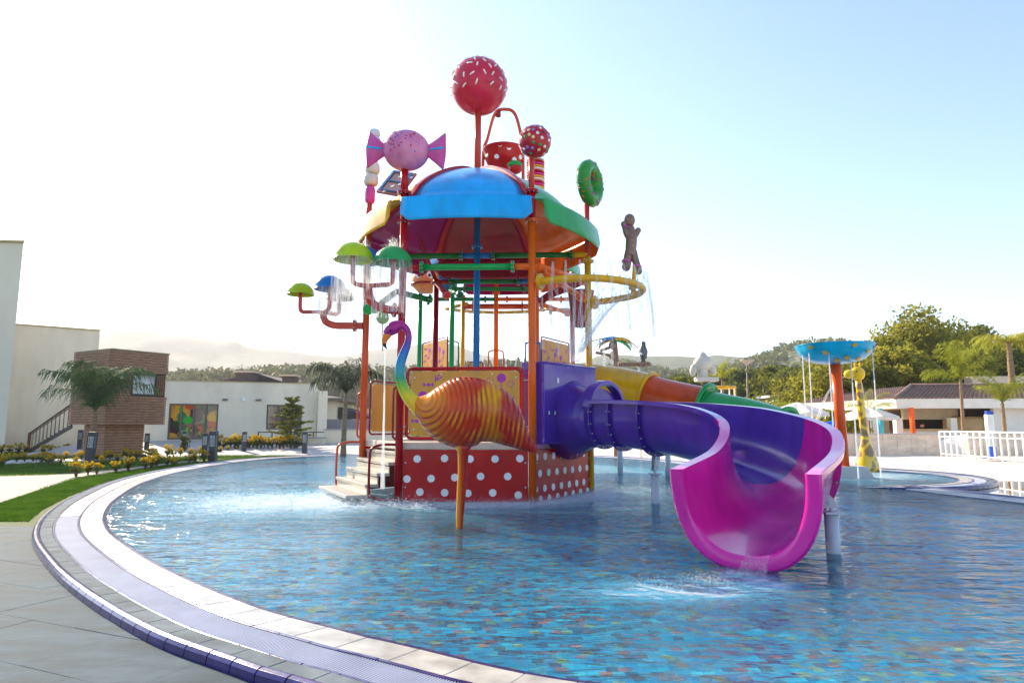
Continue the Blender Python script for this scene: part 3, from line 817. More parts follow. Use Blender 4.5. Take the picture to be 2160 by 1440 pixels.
# barriers
barrier(T, ck[4], ck[5], DECK + .06, 1.30, w=2.12, shift=-.02, prn=VIOLET, seed=4, off=.0)
f_, L_, u_, n_ = face_frame(ck[4], ck[5], DECK + .72)
mb = MB(); mb.tube([f_(x - .06, y - .01, -.09) for x, y in rrect(2.12, 1.26, .09)], .022, 8, closed=True); mb.build('barrier_frame', DRED, T)
barrier(T, ck[3], ck[2], DECK + .12, 1.16, w=1.35, shift=-.35, frame=DRED, seed=6, bolts=False)
# steps on the left front face (stand 0.17 apart)
f, L, u, n = face_frame(ck[3], ck[4], 0)
STEPM = mat('step_grp', (.42, .385, .33), .4, var=.1, vs_=3, coat=.3)
st = MB(); st.box((0, 0, -100), (.01, .01, .01)); stairs = None
ang = math.atan2(u.y, u.x)
for i, z in enumerate((.88, .70, .51, .32, .14)):
    d = -.30 + i * .21 if i < 4 else .52
    w = L - .22 if i < 4 else L - .22
    dep = .25 if i < 4 else .40
    c = f(0, 0, d + dep / 2)
    mb = MB(); mb.box((c.x, c.y, z - .03), (w, dep, .06), rz=ang); mb.build('tread', STEPM, T, bevel=.012)
    c2 = f(0, 0, d + .015)
    mb = MB(); mb.box((c2.x, c2.y, z + .055), (w - .02, .02, .115), rz=ang); mb.build('riser', STEPM, T)
# grab rails in front of both posts of the stair
for P_, mt in ((ck[3], RORANGE), (ck[4], DRED)):
    o = n * .0
    q = lambda d, z: Vector((P_.x, P_.y, 0)) + n * d + Vector((0, 0, z))
    mb = MB(); mb.tube(catmull([q(.05, 1.02), q(.32, 1.02), q(.5, .96), q(.54, .80), q(.54, .25), q(.50, .12), q(.35, .06), q(.05, .05)], 6), .024, 10); mb.build('grab_rail', mt, T)
    mb = MB(); s_ = .02
    mb.tube(catmull([q(.04, 2.08), q(.10, 2.05), q(.125, 1.95), q(.125, 1.25), q(.10, 1.14), q(.03, 1.1)], 6), .02, 8); mb.build('grab_rail', mt, T)

# ---------------------------------------------------------------- things on the tower top
def topper(name, label, cat, p): return thing(name, label, cat, p)
# big lollipop
pc = Vector((HC.x, HC.y, 7.05)); bc = at(1010, 183, HC.y - .0)
t1 = topper('giant_lollipop', 'giant pink lollipop ball with white sugar strands on top of the tower dome', 'lollipop figure', pc)
post('lollipop_stick', pc + Vector((0, 0, .0)), bc.z - .55, SALMON, t1, [], r=.075)
BR_ = .645
mb = MB(); mb.ball(bc, BR_, 40, 24); ball = mb.build('lollipop_ball', ROSE, t1)
def sprinkles(mb_list, c, r, n, L=.085, w=.013, seed=3, zmin=-.55, colors=1, mind=.16):
    r_ = random.Random(seed); pts = []
    tries = 0
    while len(pts) < n and tries < 6000:
        tries += 1
        v = Vector((r_.gauss(0, 1), r_.gauss(0, 1), r_.gauss(0, 1))).normalized()
        if v.z < zmin or any((v - q).length < mind for q in pts): continue
        pts.append(v)
    for i, v in enumerate(pts):
        tx = v.cross(Vector((r_.gauss(0, 1), r_.gauss(0, 1), r_.gauss(0, 1)))).normalized()
        p = Vector(c) + v * r * .994
        mb_list[i % colors].tube([p - tx * L / 2 - v * .004, p - tx * L * .3 + v * .008, p + tx * L * .3 + v * .008, p + tx * L / 2 - v * .004], [w * .6, w, w, w * .6], 6)
mb = MB(); sprinkles([mb], bc, BR_, 95, .125, .018, mind=.27, zmin=-.38); mb.build('sugar_strands', WHITEP, ball)
# wrapped candy on post 4
p4 = Vector((ck[4].x, ck[4].y, 5.83)); cc = at(857, 318, ck[4].y); s = ck[4].y / F_PX
t2 = topper('wrapped_candy', 'pink wrapped sweet with twisted ends on a red post left of the dome', 'candy figure', p4)
post('stick', p4, cc.z - .36, RED, t2, [], r=PR)
rot = Matrix.Rotation(R(-5), 3, 'Z') @ Matrix.Rotation(R(3), 3, 'Y')
mb = MB(); mb.ball(cc, (.455, .36, .40), 32, 20, rot=rot); cb_ = mb.build('candy_body', CANDY, t2)
for s_ in (-1, 1):
    mb = MB(); vv = []; nn_ = 28
    for j, (x, rr) in enumerate(((.40, .11), (.47, .15), (.60, .24), (.74, .34), (.75, .33), (.60, .22), (.45, .10))):
        for k in range(nn_):
            a = 2 * math.pi * k / nn_; fl_ = 1 + .12 * math.cos(a * 4) * (x - .35) * 2.2
            vv.append(cc + rot @ Vector((s_ * x, .42 * rr * fl_ * math.cos(a), rr * fl_ * math.sin(a))))
    mb.add(vv, [(j * nn_ + k, j * nn_ + (k + 1) % nn_, (j + 1) * nn_ + (k + 1) % nn_, (j + 1) * nn_ + k) for j in range(6) for k in range(nn_)], 0, True)
    w = mb.build('wrapper_end', plas('wrapper_pink%d' % s_, (.60, .09, .34), .25), t2)
    mb = MB(); q = [cc + rot @ Vector((s_ * x, -.42 * rr - .012, z)) for x, rr, z in ((.47, .15, .015), (.75, .38, .02), (.75, .38, -.02), (.47, .15, -.015))]
    mb.plate(q, .006); mb.build('blue_stripe', SKYB, w)
mb1, mb2 = MB(), MB()
for i in range(26):
    a = rng.uniform(-2.4, -.7); e = rng.uniform(-.35, .85); v = Vector((math.cos(a) * math.cos(e), math.sin(a) * math.cos(e), math.sin(e)))
    p = cc + rot @ Vector((v.x * .457, v.y * .362, v.z * .402)); (mb1 if i % 4 else mb2).ball(p, .016, 8, 5)
mb1.build('dots', ROSE, cb_); mb2.build('dots', BLUE, cb_)
# small lollipop on post 5
p5 = Vector((ck[5].x, ck[5].y, 5.83)); sc_ = at(1128, 299, ck[5].y)
t3 = topper('small_lollipop', 'small red lollipop ball with coloured dots on a red post right of the dome', 'lollipop figure', p5)
post('lollipop_stick', p5, sc_.z - .28, SALMON, t3, [], r=.055)
mb = MB(); mb.ball(sc_, .315, 32, 20); b3 = mb.build('lollipop_ball', plas('cherry_red', (.42, .015, .035), .12), t3)
dots = [MB() for _ in range(5)]; r_ = random.Random(5); pts = []; tries3 = 0
while len(pts) < 70:
    v = Vector((r_.gauss(0, 1), r_.gauss(0, 1), r_.gauss(0, 1))).normalized()
    tries3 += 1
    if tries3 > 4000: break
    if any((v - q).length < .27 for q in pts): continue
    pts.append(v)
for i, v in enumerate(pts): dots[i % 5].ball(sc_ + v * .283, .044, 12, 8)
for d, mt in zip(dots, (WHITEP, GREEN, plas('lilac', (.25, .2, .6)), plas('cocoa', (.06, .02, .015)), plas('butter', (.8, .6, .25)))):
    if d.v: d.build('dots', mt, b3)
# green donut on post 0
p0 = Vector((ck[0].x, ck[0].y, 5.05)); dc = at(1245, 387, ck[0].y)
t4 = topper('green_donut', 'green iced donut ring standing upright above the yellow post', 'donut figure', p0)
post('stick', p0, dc.z - .42, SALMON, t4, [5.62], r=.06)
dax = Vector((math.cos(R(-52)), math.sin(R(-52)), 0)) * 1.0
dax = Vector((.86, -.50, .0)).normalized(); side = dax.cross(Vector((0, 0, 1))).normalized()
mb = MB(); mb.tube([dc + (side * math.cos(a) + Vector((0, 0, 1)) * math.sin(a)) * .37 for a in np.linspace(0, 2 * math.pi, 41)[:-1]], .155, 18, closed=True)
dn = mb.build('donut_ring', plas('donut_green', (.03, .26, .03), .1), t4)
ms = [MB() for _ in range(4)]
for i in range(90):
    a = r_.uniform(0, 6.283); b = r_.uniform(-1.9, 1.9)
    rad_ = side * math.cos(a) + Vector((0, 0, 1)) * math.sin(a); tn = -side * math.sin(a) + Vector((0, 0, 1)) * math.cos(a)
    nrm = dax * math.cos(b) * (1 if i % 2 else -1) + rad_ * math.sin(b); p = dc + rad_ * .37 + nrm * .157
    tx = nrm.cross(Vector((r_.gauss(0, 1), r_.gauss(0, 1), r_.gauss(0, 1)))).normalized()
    ms[i % 4].tube([p - tx * .035, p + tx * .035], .011, 6)
for d, mt in zip(ms, (BLUE, plas('lilac2', (.45, .1, .5)), YELLOW, ORANGE)): d.build('sprinkles', mt, dn)
# marshmallow skewer on post 3
p3 = Vector((ck[3].x, ck[3].y, 5.9)); Y3 = ck[3].y
t5 = topper('marshmallow_skewer', 'stack of white and pink marshmallows on a red stick behind the pink sweet', 'marshmallow figure', p3)
def lump(px, py0, py1, hw, mt, nm='marshmallow'):
    a = at(px, py0, Y3); b = at(px, py1, Y3); r = hw * Y3 / F_PX; hh = (a.z - b.z)
    x = a.x; mb = MB(); m_ = hh / 2; k = min(.08, m_ * .8)
    mb.lathe((x, Y3, (a.z + b.z) / 2), [(.001, m_), (r - k, m_), (r - k * .3, m_ - k * .25), (r, m_ - k), (r, -m_ + k), (r - k * .3, -m_ + k * .25), (r - k, -m_), (.001, -m_)], 24)
    return mb.build(nm, mt, t5)
MW = plas('marshmallow_white', (.66, .62, .58), .45); ICE = plas('ice_white', (.55, .62, .68), .3)
post('stick', p3, at(783, 425, Y3).z, SALMON, t5, r=.065)
lump(781, 392, 430, 11, plas('candy_magenta', (.62, .06, .34))); lump(783, 368, 392, 16, MW); lump(786, 344, 368, 16, MW)
lump(786, 310, 345, 13, plas('candy_magenta2', (.62, .06, .34))); lump(790, 290, 310, 14.5, ICE); lump(790, 274, 291, 13, ICE)
# gingerbread figure on the ring (built with the ring below)

# ---------------------------------------------------------------- yellow ring sprayer
A = corner(HC, 5, HR, 0); B = corner(HC, 0, HR, 0)
zr = at(1150, 592, A.y - .1).z
ringpts = catmull([A + Vector((.16, -.03, zr)), A + Vector((.62, -.26, zr)), A + Vector((1.25, -.30, zr)), A + Vector((1.85, .05, zr)), A + Vector((2.2, .62, zr)), A + Vector((2.18, 1.25, zr)), A + Vector((1.85, 1.72, zr)), B + Vector((.14, .0, zr))], 10)
t6 = thing('spray_ring', 'yellow horizontal pipe ring spraying water jets between orange and yellow posts', 'water sprayer', A + Vector((0, 0, zr)))
mb = MB(); mb.tube(ringpts, .07, 16); rg = mb.build('ring_pipe', YELLOW, t6)
for q, d, mt in ((ringpts[0], ringpts[1] - ringpts[0], YELLOW), (ringpts[-1], ringpts[-2] - ringpts[-1], YELLOW)):
    mb = MB(); flange(mb, q, d, .082); mb.build('flange', [mt, BOLT], rg)
mb = MB(); mb.tube([A + Vector((0, 0, zr)), ringpts[0]], .062, 12); mb.build('pipe_stub', ORANGE, t6)
mb = MB(); mb.tube([B + Vector((0, 0, zr)), ringpts[-1]], .062, 12); mb.build('pipe_stub', YELLOW, t6)
mb = MB()
for i in range(6, len(ringpts) - 4, 4): mb.tube([ringpts[i], ringpts[i] + Vector((0, 0, .10))], .012, 6)
mb.build('nozzles', BOLT, rg)
# gingerbread man
gi = min(range(len(ringpts)), key=lambda i: abs(ringpts[i].x / ringpts[i].y - (1340 - 1080) / F_PX) + (0 if ringpts[i].y < 13.6 else 1))
gb = ringpts[gi]; Yg = gb.y + .02
t7 = thing('gingerbread_figure', 'brown gingerbread figure with pink icing cuffs standing on the yellow ring', 'gingerbread figure', gb)
mb = MB(); mb.tube([gb, at(1340, 548, Yg)], .045, 12); mb.build('stick', YELLOW, t7); 
mb = MB(); flange(mb, gb + Vector((0, 0, .17)), (0, 0, 1), .045); mb.build('flange', [YELLOW, BOLT], t7)
GIN = mat('gingerbread_brown', (.20, .11, .08), .45, coat=.3, var=.25, vs_=6); ICING = plas('icing_pink', (.62, .10, .45))
mb = MB(); sk = lambda px, py, dy=0: at(px, py, Yg + dy)
def limb(pts, rs):
    mb.tube(catmull(pts, 5), np.interp(np.linspace(0, 1, (len(pts) - 1) * 5 + 1), np.linspace(0, 1, len(rs)), rs).tolist(), 14)
s = Yg / F_PX
limb([sk(1330, 478), sk(1332, 500), sk(1331, 522), sk(1330, 540)], [7 * s, 12.5 * s, 12 * s, 11 * s])
limb([sk(1328, 500), sk(1322, 492), sk(1318, 480), sk(1316, 473)], [9 * s, 7.5 * s, 6 * s, 6 * s])
limb([sk(1334, 500), sk(1341, 494), sk(1346, 486)], [9 * s, 7 * s, 6 * s])
limb([sk(1328, 530), sk(1324, 545), sk(1322, 560), sk(1321, 566)], [10 * s, 9 * s, 9 * s, 8 * s])
limb([sk(1335, 530), sk(1340, 548), sk(1346, 566), sk(1348, 575)], [9 * s, 8 * s, 7.5 * s, 7 * s])
for px, py, r_2 in ((1316, 473, 7), (1346, 486, 6.5), (1321, 563, 9.5), (1347, 572, 8)): mb.ball(sk(px, py), r_2 * s, 14, 9)
mb.build('body', GIN, t7)
mb = MB(); mb.ball(sk(1328, 465), (12 * s, 9 * s, 15 * s), 20, 14); hd = mb.build('head', GIN, t7)
mb = MB()
for px, py, r_2, tlt in ((1320, 479, 6.5, 1), (1322, 551, 9.6, 0), (1345, 562, 7.5, 0), (1334, 486, 5, 0)):
    mb.tube([sk(px, py) + Vector((math.cos(a) * r_2 * s, math.sin(a) * r_2 * s, .02 * math.sin(a * 2))) for a in np.linspace(0, 6.283, 15)[:-1]], 2.0 * s, 7, closed=True)
mb.build('icing_cuffs', ICING, t7)
mb = MB()
for px, py in ((1333, 497), (1334, 507), (1335, 518)): mb.ball(sk(px, py, -11 * s), 1.8 * s, 8, 6)
for px, py in ((1325, 462), (1333, 462)): mb.ball(sk(px, py, -9 * s), 1.4 * s, 8, 6)
mb.build('icing_buttons', YELLOW, t7)

# ---------------------------------------------------------------- mushroom sprinklers
def mushroom(mbs, parent, p, r, colm, rimdown=.42):
    h = r * .92; prof = []
    for i in range(10):
        t = i / 9 * math.pi / 2; prof.append((r * math.cos(t) + .0005, h * math.sin(t)))
    inner = [(a * .955, b * .93) for a, b in reversed(prof)]
    mb = MB(); mb.lathe(p, prof[:1] + prof + inner + prof[:1], 32); return mb.build('mushroom_cap', colm, parent)
UMB = {}
def sprinkler(label, cat, root_p, path, caps, tee_r=.045, mt=RORANGE, r=.078, flp=.55):
    t = thing('mushroom_sprinkler', label, cat, root_p)
    mb = MB(); mb.tube(catmull(path, 6), r, 14); pm = mb.build('arm_pipe', mt, t)
    P = [Vector(q) for q in path]
    mb = MB(); flange(mb, P[0].lerp(P[1], flp), P[1] - P[0], r * .95); mb.build('flange', [mt, BOLT], pm)
    tee = P[-1]
    for (cp, rr, cm) in caps:
        c = Vector(cp); d = Vector((c.x, c.y, tee.z)); 
        hz = (d - tee)
        k = hz.normalized() * min(.1, hz.length * .4)
        mb = MB(); mb.tube(catmull([tee, tee + hz * .5, d - k, d + Vector((0, 0, .03)) - k * .3, d + Vector((0, 0, .12)), c + Vector((0, 0, rr * .5))], 5), tee_r, 10); mb.build('branch_pipe', mt, t)
        mushroom(None, t, c, rr, cm)
    return t
a4 = ck[4]; Y4 = a4.y - .05
AQ = plas('arm_red', (.42, .035, .03)); ARM2 = plas('arm_salmon', (.50, .07, .05))
sprinkler('front mushroom sprinkler arm on the red post with lime, green and blue caps', 'water sprinkler', a4,
          [at(846, 655, Y4), at(820, 653, Y4 - .1), at(790, 643, Y4 - .25), at(779, 625, Y4 - .3), at(776, 603, Y4 - .3)],
          [(at(745, 549, Y4 - .45), .36, LIME), (at(829, 556, Y4 - .45), .345, SGREEN), (at(772, 553, Y4 + .9), .34, BLUE)], mt=AQ)
a3 = ck[3]; Y3b = a3.y
sprinkler('lower left mushroom sprinkler arm with lime, blue and grey-green caps', 'water sprinkler', a3,
          [at(765, 687, Y3b), at(735, 687, Y3b), at(705, 686, Y3b), at(686, 677, Y3b), at(681, 658, Y3b)],
          [(at(634, 622, Y3b), .30, LIME), (at(696, 611, Y3b - .4), .34, BLUE), (at(716, 631, Y3b + .35), .32, plas('grey_green', (.12, .22, .24)))], mt=ARM2)
# ================================================================ FLAMINGO
FB = gp(969, 1110, 0); FY = FB.y
def fp(px, py, dy=0.0): return at(px, py, FY + dy)
fs = FY / F_PX
def ramp_mat(name, stops, axis, lo, hi, rough=.18, extra=None):
    m = bpy.data.materials.new(name); t = nodes_of(m); L = t.links.new
    out = N(t, 'ShaderNodeOutputMaterial'); p = N(t, 'ShaderNodeBsdfPrincipled'); g = N(t, 'ShaderNodeNewGeometry')
    sp = N(t, 'ShaderNodeSeparateXYZ'); L(g.outputs['Position'], sp.inputs[0])
    nz = N(t, 'ShaderNodeTexNoise'); nz.inputs['Scale'].default_value = 6; L(g.outputs['Position'], nz.inputs['Vector'])
    mr = N(t, 'ShaderNodeMapRange'); L(sp.outputs[axis], mr.inputs[0]); mr.inputs[1].default_value = lo; mr.inputs[2].default_value = hi
    ad = N(t, 'ShaderNodeMath', operation='MULTIPLY_ADD'); L(nz.outputs[0], ad.inputs[0]); ad.inputs[1].default_value = .07; L(mr.outputs[0], ad.inputs[2])
    sb = N(t, 'ShaderNodeMath', operation='SUBTRACT'); L(ad.outputs[0], sb.inputs[0]); sb.inputs[1].default_value = .035
    rp = N(t, 'ShaderNodeValToRGB'); L(sb.outputs[0], rp.inputs[0]); e = rp.color_ramp.elements
    e[0].position = stops[0][0]; e[0].color = col4(stops[0][1]); e[1].position = stops[-1][0]; e[1].color = col4(stops[-1][1])
    for a, c in stops[1:-1]: q = e.new(a); q.color = col4(c)
    L(rp.outputs[0], p.inputs['Base Color']); p.inputs['Roughness'].default_value = rough; p.inputs['Coat Weight'].default_value = .25; p.inputs['Specular IOR Level'].default_value = .3; p.inputs['Coat Roughness'].default_value = .05
    L(p.outputs[0], out.inputs[0]); return m
zt_, zb_ = fp(850, 680).z, fp(880, 860).z
NECKM = ramp_mat('flamingo_neck_paint', [(0, (.85, .40, .01)), (.13, (.72, .55, .01)), (.25, (.20, .45, .02)), (.34, (.02, .30, .12)), (.46, (.0, .25, .38)), (.62, (.0, .15, .46)), (.74, (.07, .04, .32)), (.82, (.26, .008, .22)), (1, (.40, .006, .18))], 'Z', zb_, zt_)
def flam_body_mat():
    m = bpy.data.materials.new('flamingo_feather_paint'); t = nodes_of(m); L = t.links.new
    out = N(t, 'ShaderNodeOutputMaterial'); p = N(t, 'ShaderNodeBsdfPrincipled'); g = N(t, 'ShaderNodeNewGeometry')
    sh = fp(903, 838); d = N(t, 'ShaderNodeVectorMath', operation='SUBTRACT'); L(g.outputs['Position'], d.inputs[0]); d.inputs[1].default_value = sh
    sp = N(t, 'ShaderNodeSeparateXYZ'); L(d.outputs[0], sp.inputs[0])
    def mth(op, a, b=None, c=None, cl=False):
        n = N(t, 'ShaderNodeMath', operation=op, use_clamp=cl)
        for k, q in enumerate((a, b, c)):
            if q is None: continue
            if isinstance(q, (int, float)): n.inputs[k].default_value = q
            else: L(q, n.inputs[k])
        return n.outputs[0]
    x, z = sp.outputs['X'], sp.outputs['Z']
    nz = N(t, 'ShaderNodeTexNoise'); nz.inputs['Scale'].default_value = 3.5; nz.inputs['Detail'].default_value = 3; L(g.outputs['Position'], nz.inputs['Vector'])
    # feather rows: arcs round the shoulder that lean back towards the tail
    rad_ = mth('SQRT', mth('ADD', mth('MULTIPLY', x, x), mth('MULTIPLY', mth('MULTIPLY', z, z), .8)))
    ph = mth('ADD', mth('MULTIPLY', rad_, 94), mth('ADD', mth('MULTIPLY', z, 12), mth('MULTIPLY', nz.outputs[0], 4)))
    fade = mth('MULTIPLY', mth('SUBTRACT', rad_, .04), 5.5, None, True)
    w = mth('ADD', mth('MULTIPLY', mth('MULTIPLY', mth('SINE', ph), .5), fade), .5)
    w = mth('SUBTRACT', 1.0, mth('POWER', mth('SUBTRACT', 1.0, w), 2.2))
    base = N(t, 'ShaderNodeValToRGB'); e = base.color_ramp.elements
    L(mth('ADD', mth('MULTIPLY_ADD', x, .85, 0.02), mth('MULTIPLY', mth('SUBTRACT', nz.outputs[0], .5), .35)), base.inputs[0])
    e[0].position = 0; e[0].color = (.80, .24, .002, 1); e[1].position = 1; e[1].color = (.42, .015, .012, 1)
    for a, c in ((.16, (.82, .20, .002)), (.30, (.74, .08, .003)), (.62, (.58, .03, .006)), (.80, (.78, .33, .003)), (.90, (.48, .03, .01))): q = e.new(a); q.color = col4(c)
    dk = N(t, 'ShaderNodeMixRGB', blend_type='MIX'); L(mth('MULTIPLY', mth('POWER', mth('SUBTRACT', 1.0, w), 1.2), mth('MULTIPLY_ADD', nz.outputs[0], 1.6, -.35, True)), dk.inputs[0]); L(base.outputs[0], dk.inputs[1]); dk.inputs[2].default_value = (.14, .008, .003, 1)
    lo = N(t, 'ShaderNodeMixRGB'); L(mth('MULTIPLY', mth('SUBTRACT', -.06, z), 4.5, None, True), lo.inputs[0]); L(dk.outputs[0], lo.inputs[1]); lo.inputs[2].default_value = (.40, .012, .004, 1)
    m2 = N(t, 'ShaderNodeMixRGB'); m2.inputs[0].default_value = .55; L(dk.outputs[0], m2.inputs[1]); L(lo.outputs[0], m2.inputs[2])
    yl = N(t, 'ShaderNodeMixRGB'); L(mth('MULTIPLY', mth('POWER', w, 6), mth('MULTIPLY', mth('SUBTRACT', nz.outputs[0], .45), 2.2, None, True)), yl.inputs[0]); L(m2.outputs[0], yl.inputs[1]); yl.inputs[2].default_value = (.85, .42, .02, 1)
    L(yl.outputs[0], p.inputs['Base Color']); p.inputs['Roughness'].default_value = .2; p.inputs['Coat Weight'].default_value = .15; p.inputs['Specular IOR Level'].default_value = .2; p.inputs['Coat Roughness'].default_value = .04
    bp = N(t, 'ShaderNodeBump'); bp.inputs['Strength'].default_value = .85; bp.inputs['Distance'].default_value = .014; L(w, bp.inputs['Height']); L(bp.outputs[0], p.inputs['Normal'])
    L(p.outputs[0], out.inputs[0]); return m
FL = thing('flamingo_fountain', 'rainbow-coloured flamingo figure standing on one leg in the pool, water falling from its beak', 'flamingo figure', FB)
spine = [(872, 850, 14, 14), (889, 857, 27, 22), (908, 863, 46, 36), (934, 868, 64, 50), (966, 870, 74.5, 56), (1000, 869, 73, 56), (1032, 875, 64, 50), (1058, 890, 52, 40), (1084, 913, 34, 26), (1108, 934, 18, 15), (1131, 950, 6, 7)]
def ellsweep(pts, nseg, n, name, mt, parent, rib=0):
    P = catmull([(a, b, 0) for a, b, c, d in pts], nseg); Rh = catmull([(c, d, 0) for a, b, c, d in pts], nseg)
    vv = []; m_ = len(P)
    for i in range(m_):
        t = P[min(i + 1, m_ - 1)] - P[max(i - 1, 0)]; t = t.normalized(); nx, ny = -t.y, t.x
        for k in range(n):
            a = 2 * math.pi * k / n
            q = fp(P[i].x + nx * Rh[i].x * math.cos(a), P[i].y + ny * Rh[i].x * math.cos(a))
            vv.append(q + Vector((0, math.sin(a) * Rh[i].y * fs, 0)))
    ff = [(i * n + k, i * n + (k + 1) % n, (i + 1) * n + (k + 1) % n, (i + 1) * n + k) for i in range(m_ - 1) for k in range(n)]
    ff += [tuple(range(n)), tuple((m_ - 1) * n + k for k in range(n))]
    mb = MB(); mb.add(vv, ff, 0, True); return mb.build(name, mt, parent)
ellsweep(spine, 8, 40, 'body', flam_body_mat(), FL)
neck = [(889, 860, 22, 20), (872, 848, 16, 15), (857, 830, 13, 13), (847, 808, 11.5, 11.5), (843, 785, 10.7, 10.7), (846, 762, 10, 10), (853, 742, 9, 9), (860, 724, 7.6, 7.6), (862, 708, 7, 7), (858, 695, 7.2, 7), (849, 687, 8.5, 8), (838, 687, 12, 10.5), (829, 692, 14, 11.5), (820, 699, 11.5, 9.5), (814, 705, 8, 7)]
ellsweep(neck, 5, 20, 'neck_and_head', NECKM, FL)
ellsweep([(821, 700, 9.5, 8), (815, 709, 8.5, 7), (811, 718, 6.2, 5.5), (811, 725, 4.8, 4.4)], 5, 14, 'bill', plas('bill_orange', (.75, .20, .03), .2), FL)
ellsweep([(811, 723, 4.9, 4.5), (812, 729, 3.6, 3.4), (816, 735, 1, 1)], 4, 12, 'bill_tip', plas('bill_black', (.02, .018, .018), .2), FL)
mb = MB(); mb.ball(fp(823, 697, -11 * fs), 2.6 * fs, 10, 7); mb.ball(fp(823, 697, 11 * fs), 2.6 * fs, 10, 7); mb.build('eye', plas('eye_black', (.01, .01, .01), .08), FL)
lx0, lx1 = fp(955, 1000).x, fp(985, 1000).x
LEGM = ramp_mat('flamingo_leg_paint', [(0, (.78, .30, .0)), (.4, (.70, .16, .0)), (.6, (.50, .025, .002)), (1, (.42, .01, .002))], 'X', fp(964, 1000).x, fp(982, 1000).x)
mb = MB(); top = fp(976, 935); bot = Vector((FB.x, FY, -.3))
mb.tube([top, fp(977, 952), fp(976, 990), fp(973, 1040), fp(970, 1085), fp(969, 1110), bot], [24 * fs, 11.5 * fs, 10 * fs, 9.5 * fs, 8 * fs, 7 * fs, 7 * fs], 16); mb.build('leg', LEGM, FL)
mb = MB(); mb.lathe((FB.x, FY, -.33), [(.001, .26), (.37, .26), (.37, .275), (.33, .29), (.001, .295)], 36); mb.build('base_plate', mat('rusty_base', (.035, .014, .008), .8, spec=.08, var=.4, vs_=8), FL)

# ================================================================ MAGENTA AND VIOLET SLIDE
def flume_prof(w, h, n=18, th=.022, lip=.12):
    inn = []
    for i in range(n + 1):
        a = math.pi * i / n
        x = -w * math.copysign(abs(math.cos(a)) ** .82, math.cos(a)); z = h - h * (math.sin(a) ** .8)
        inn.append((x, z))
    out = []
    for i in range(n + 1):
        a = math.pi * (n - i) / n; W, H_ = w + th, h + th
        out.append((-W * math.copysign(abs(math.cos(a)) ** .82, math.cos(a)), h - H_ * (math.sin(a) ** .8)))
    out[0] = (w + th, h - .03); out[-1] = (-w - th, h - .03)
    rl = [(w + lip, h + .004), (w + lip + .01, h - .008), (w + lip + .01, h - .065), (w + lip - .012, h - .065), (w + lip - .012, h - .03)]
    ll = [(-a, b) for a, b in reversed(rl)]
    return inn + rl + out + ll
def sweep_flume(mb, path, prof_fn, i0, i1, mi=0):
    vv = []; st = []
    for i in range(i0, i1 + 1):
        t = path[min(i + 1, len(path) - 1)] - path[max(i - 1, 0)]; th = Vector((t.x, t.y, 0)).normalized(); t.normalize()
        s = Vector((th.y, -th.x, 0)); up = s.cross(t)
        if up.z < 0: up = -up
        pr = prof_fn(i)
        for x, z in pr: vv.append(path[i] + s * x + up * z)
        k = len(pr)
    m_ = i1 - i0
    ff = [(j * k + q, j * k + (q + 1) % k, (j + 1) * k + (q + 1) % k, (j + 1) * k + q) for j in range(m_) for q in range(k)]
    mb.add(vv, ff, mi, False)
    # smooth the trough but keep end faces as a strip of quads
    nn = 19
    base = len(mb.v) - len(vv)
    for j, o in ((0, 0), (m_, m_ * k)):
        for q in range(nn - 1):
            a = base + o + q; b = base + o + q + 1; c_ = base + o + nn + 5 + (nn - 1 - q) - 1; d = base + o + nn + 5 + (nn - 1 - q)
            mb.f.append((a, b, c_, d)); mb.m.append(mi); mb.s.append(False)
    return mb
SP = [(1.75, 12.62, 1.02), (2.25, 12.15, .97), (2.78, 11.45, .88), (3.25, 10.55, .74), (3.50, 9.55, .56), (3.42, 8.65, .38), (3.02, 7.75, .20), (2.28, 6.66, .085)]
spath = catmull(SP, 12)
def wh(i):
    t = i / (len(spath) - 1); return .49 + .10 * min(1, t * 1.4), .80 + .13 * min(1, t * 2.2) - .10 * max(0, (t - .7) / .3)
pf = lambda i: flume_prof(*wh(i))
SL = thing('open_flume_slide', 'purple to magenta open water slide curving down to the pool in front', 'water slide', spath[-1])
def smooth_by_angle(o):
    me = o.data
    me.polygons.foreach_set('use_smooth', [True] * len(me.polygons))
    md = o.modifiers.new('e', 'EDGE_SPLIT'); md.split_angle = R(32)
n_ = len(spath) - 1
cutsp = [0, 8, 19, 49, 66, n_]
for a, b, mt in zip(cutsp[:-1], cutsp[1:], (PURPLE, PURPLE, PURPLE, PINK, PINK)):
    mb = MB(); sweep_flume(mb, spath, pf, a, b); o = mb.build('flume_section', mt, SL); smooth_by_angle(o)
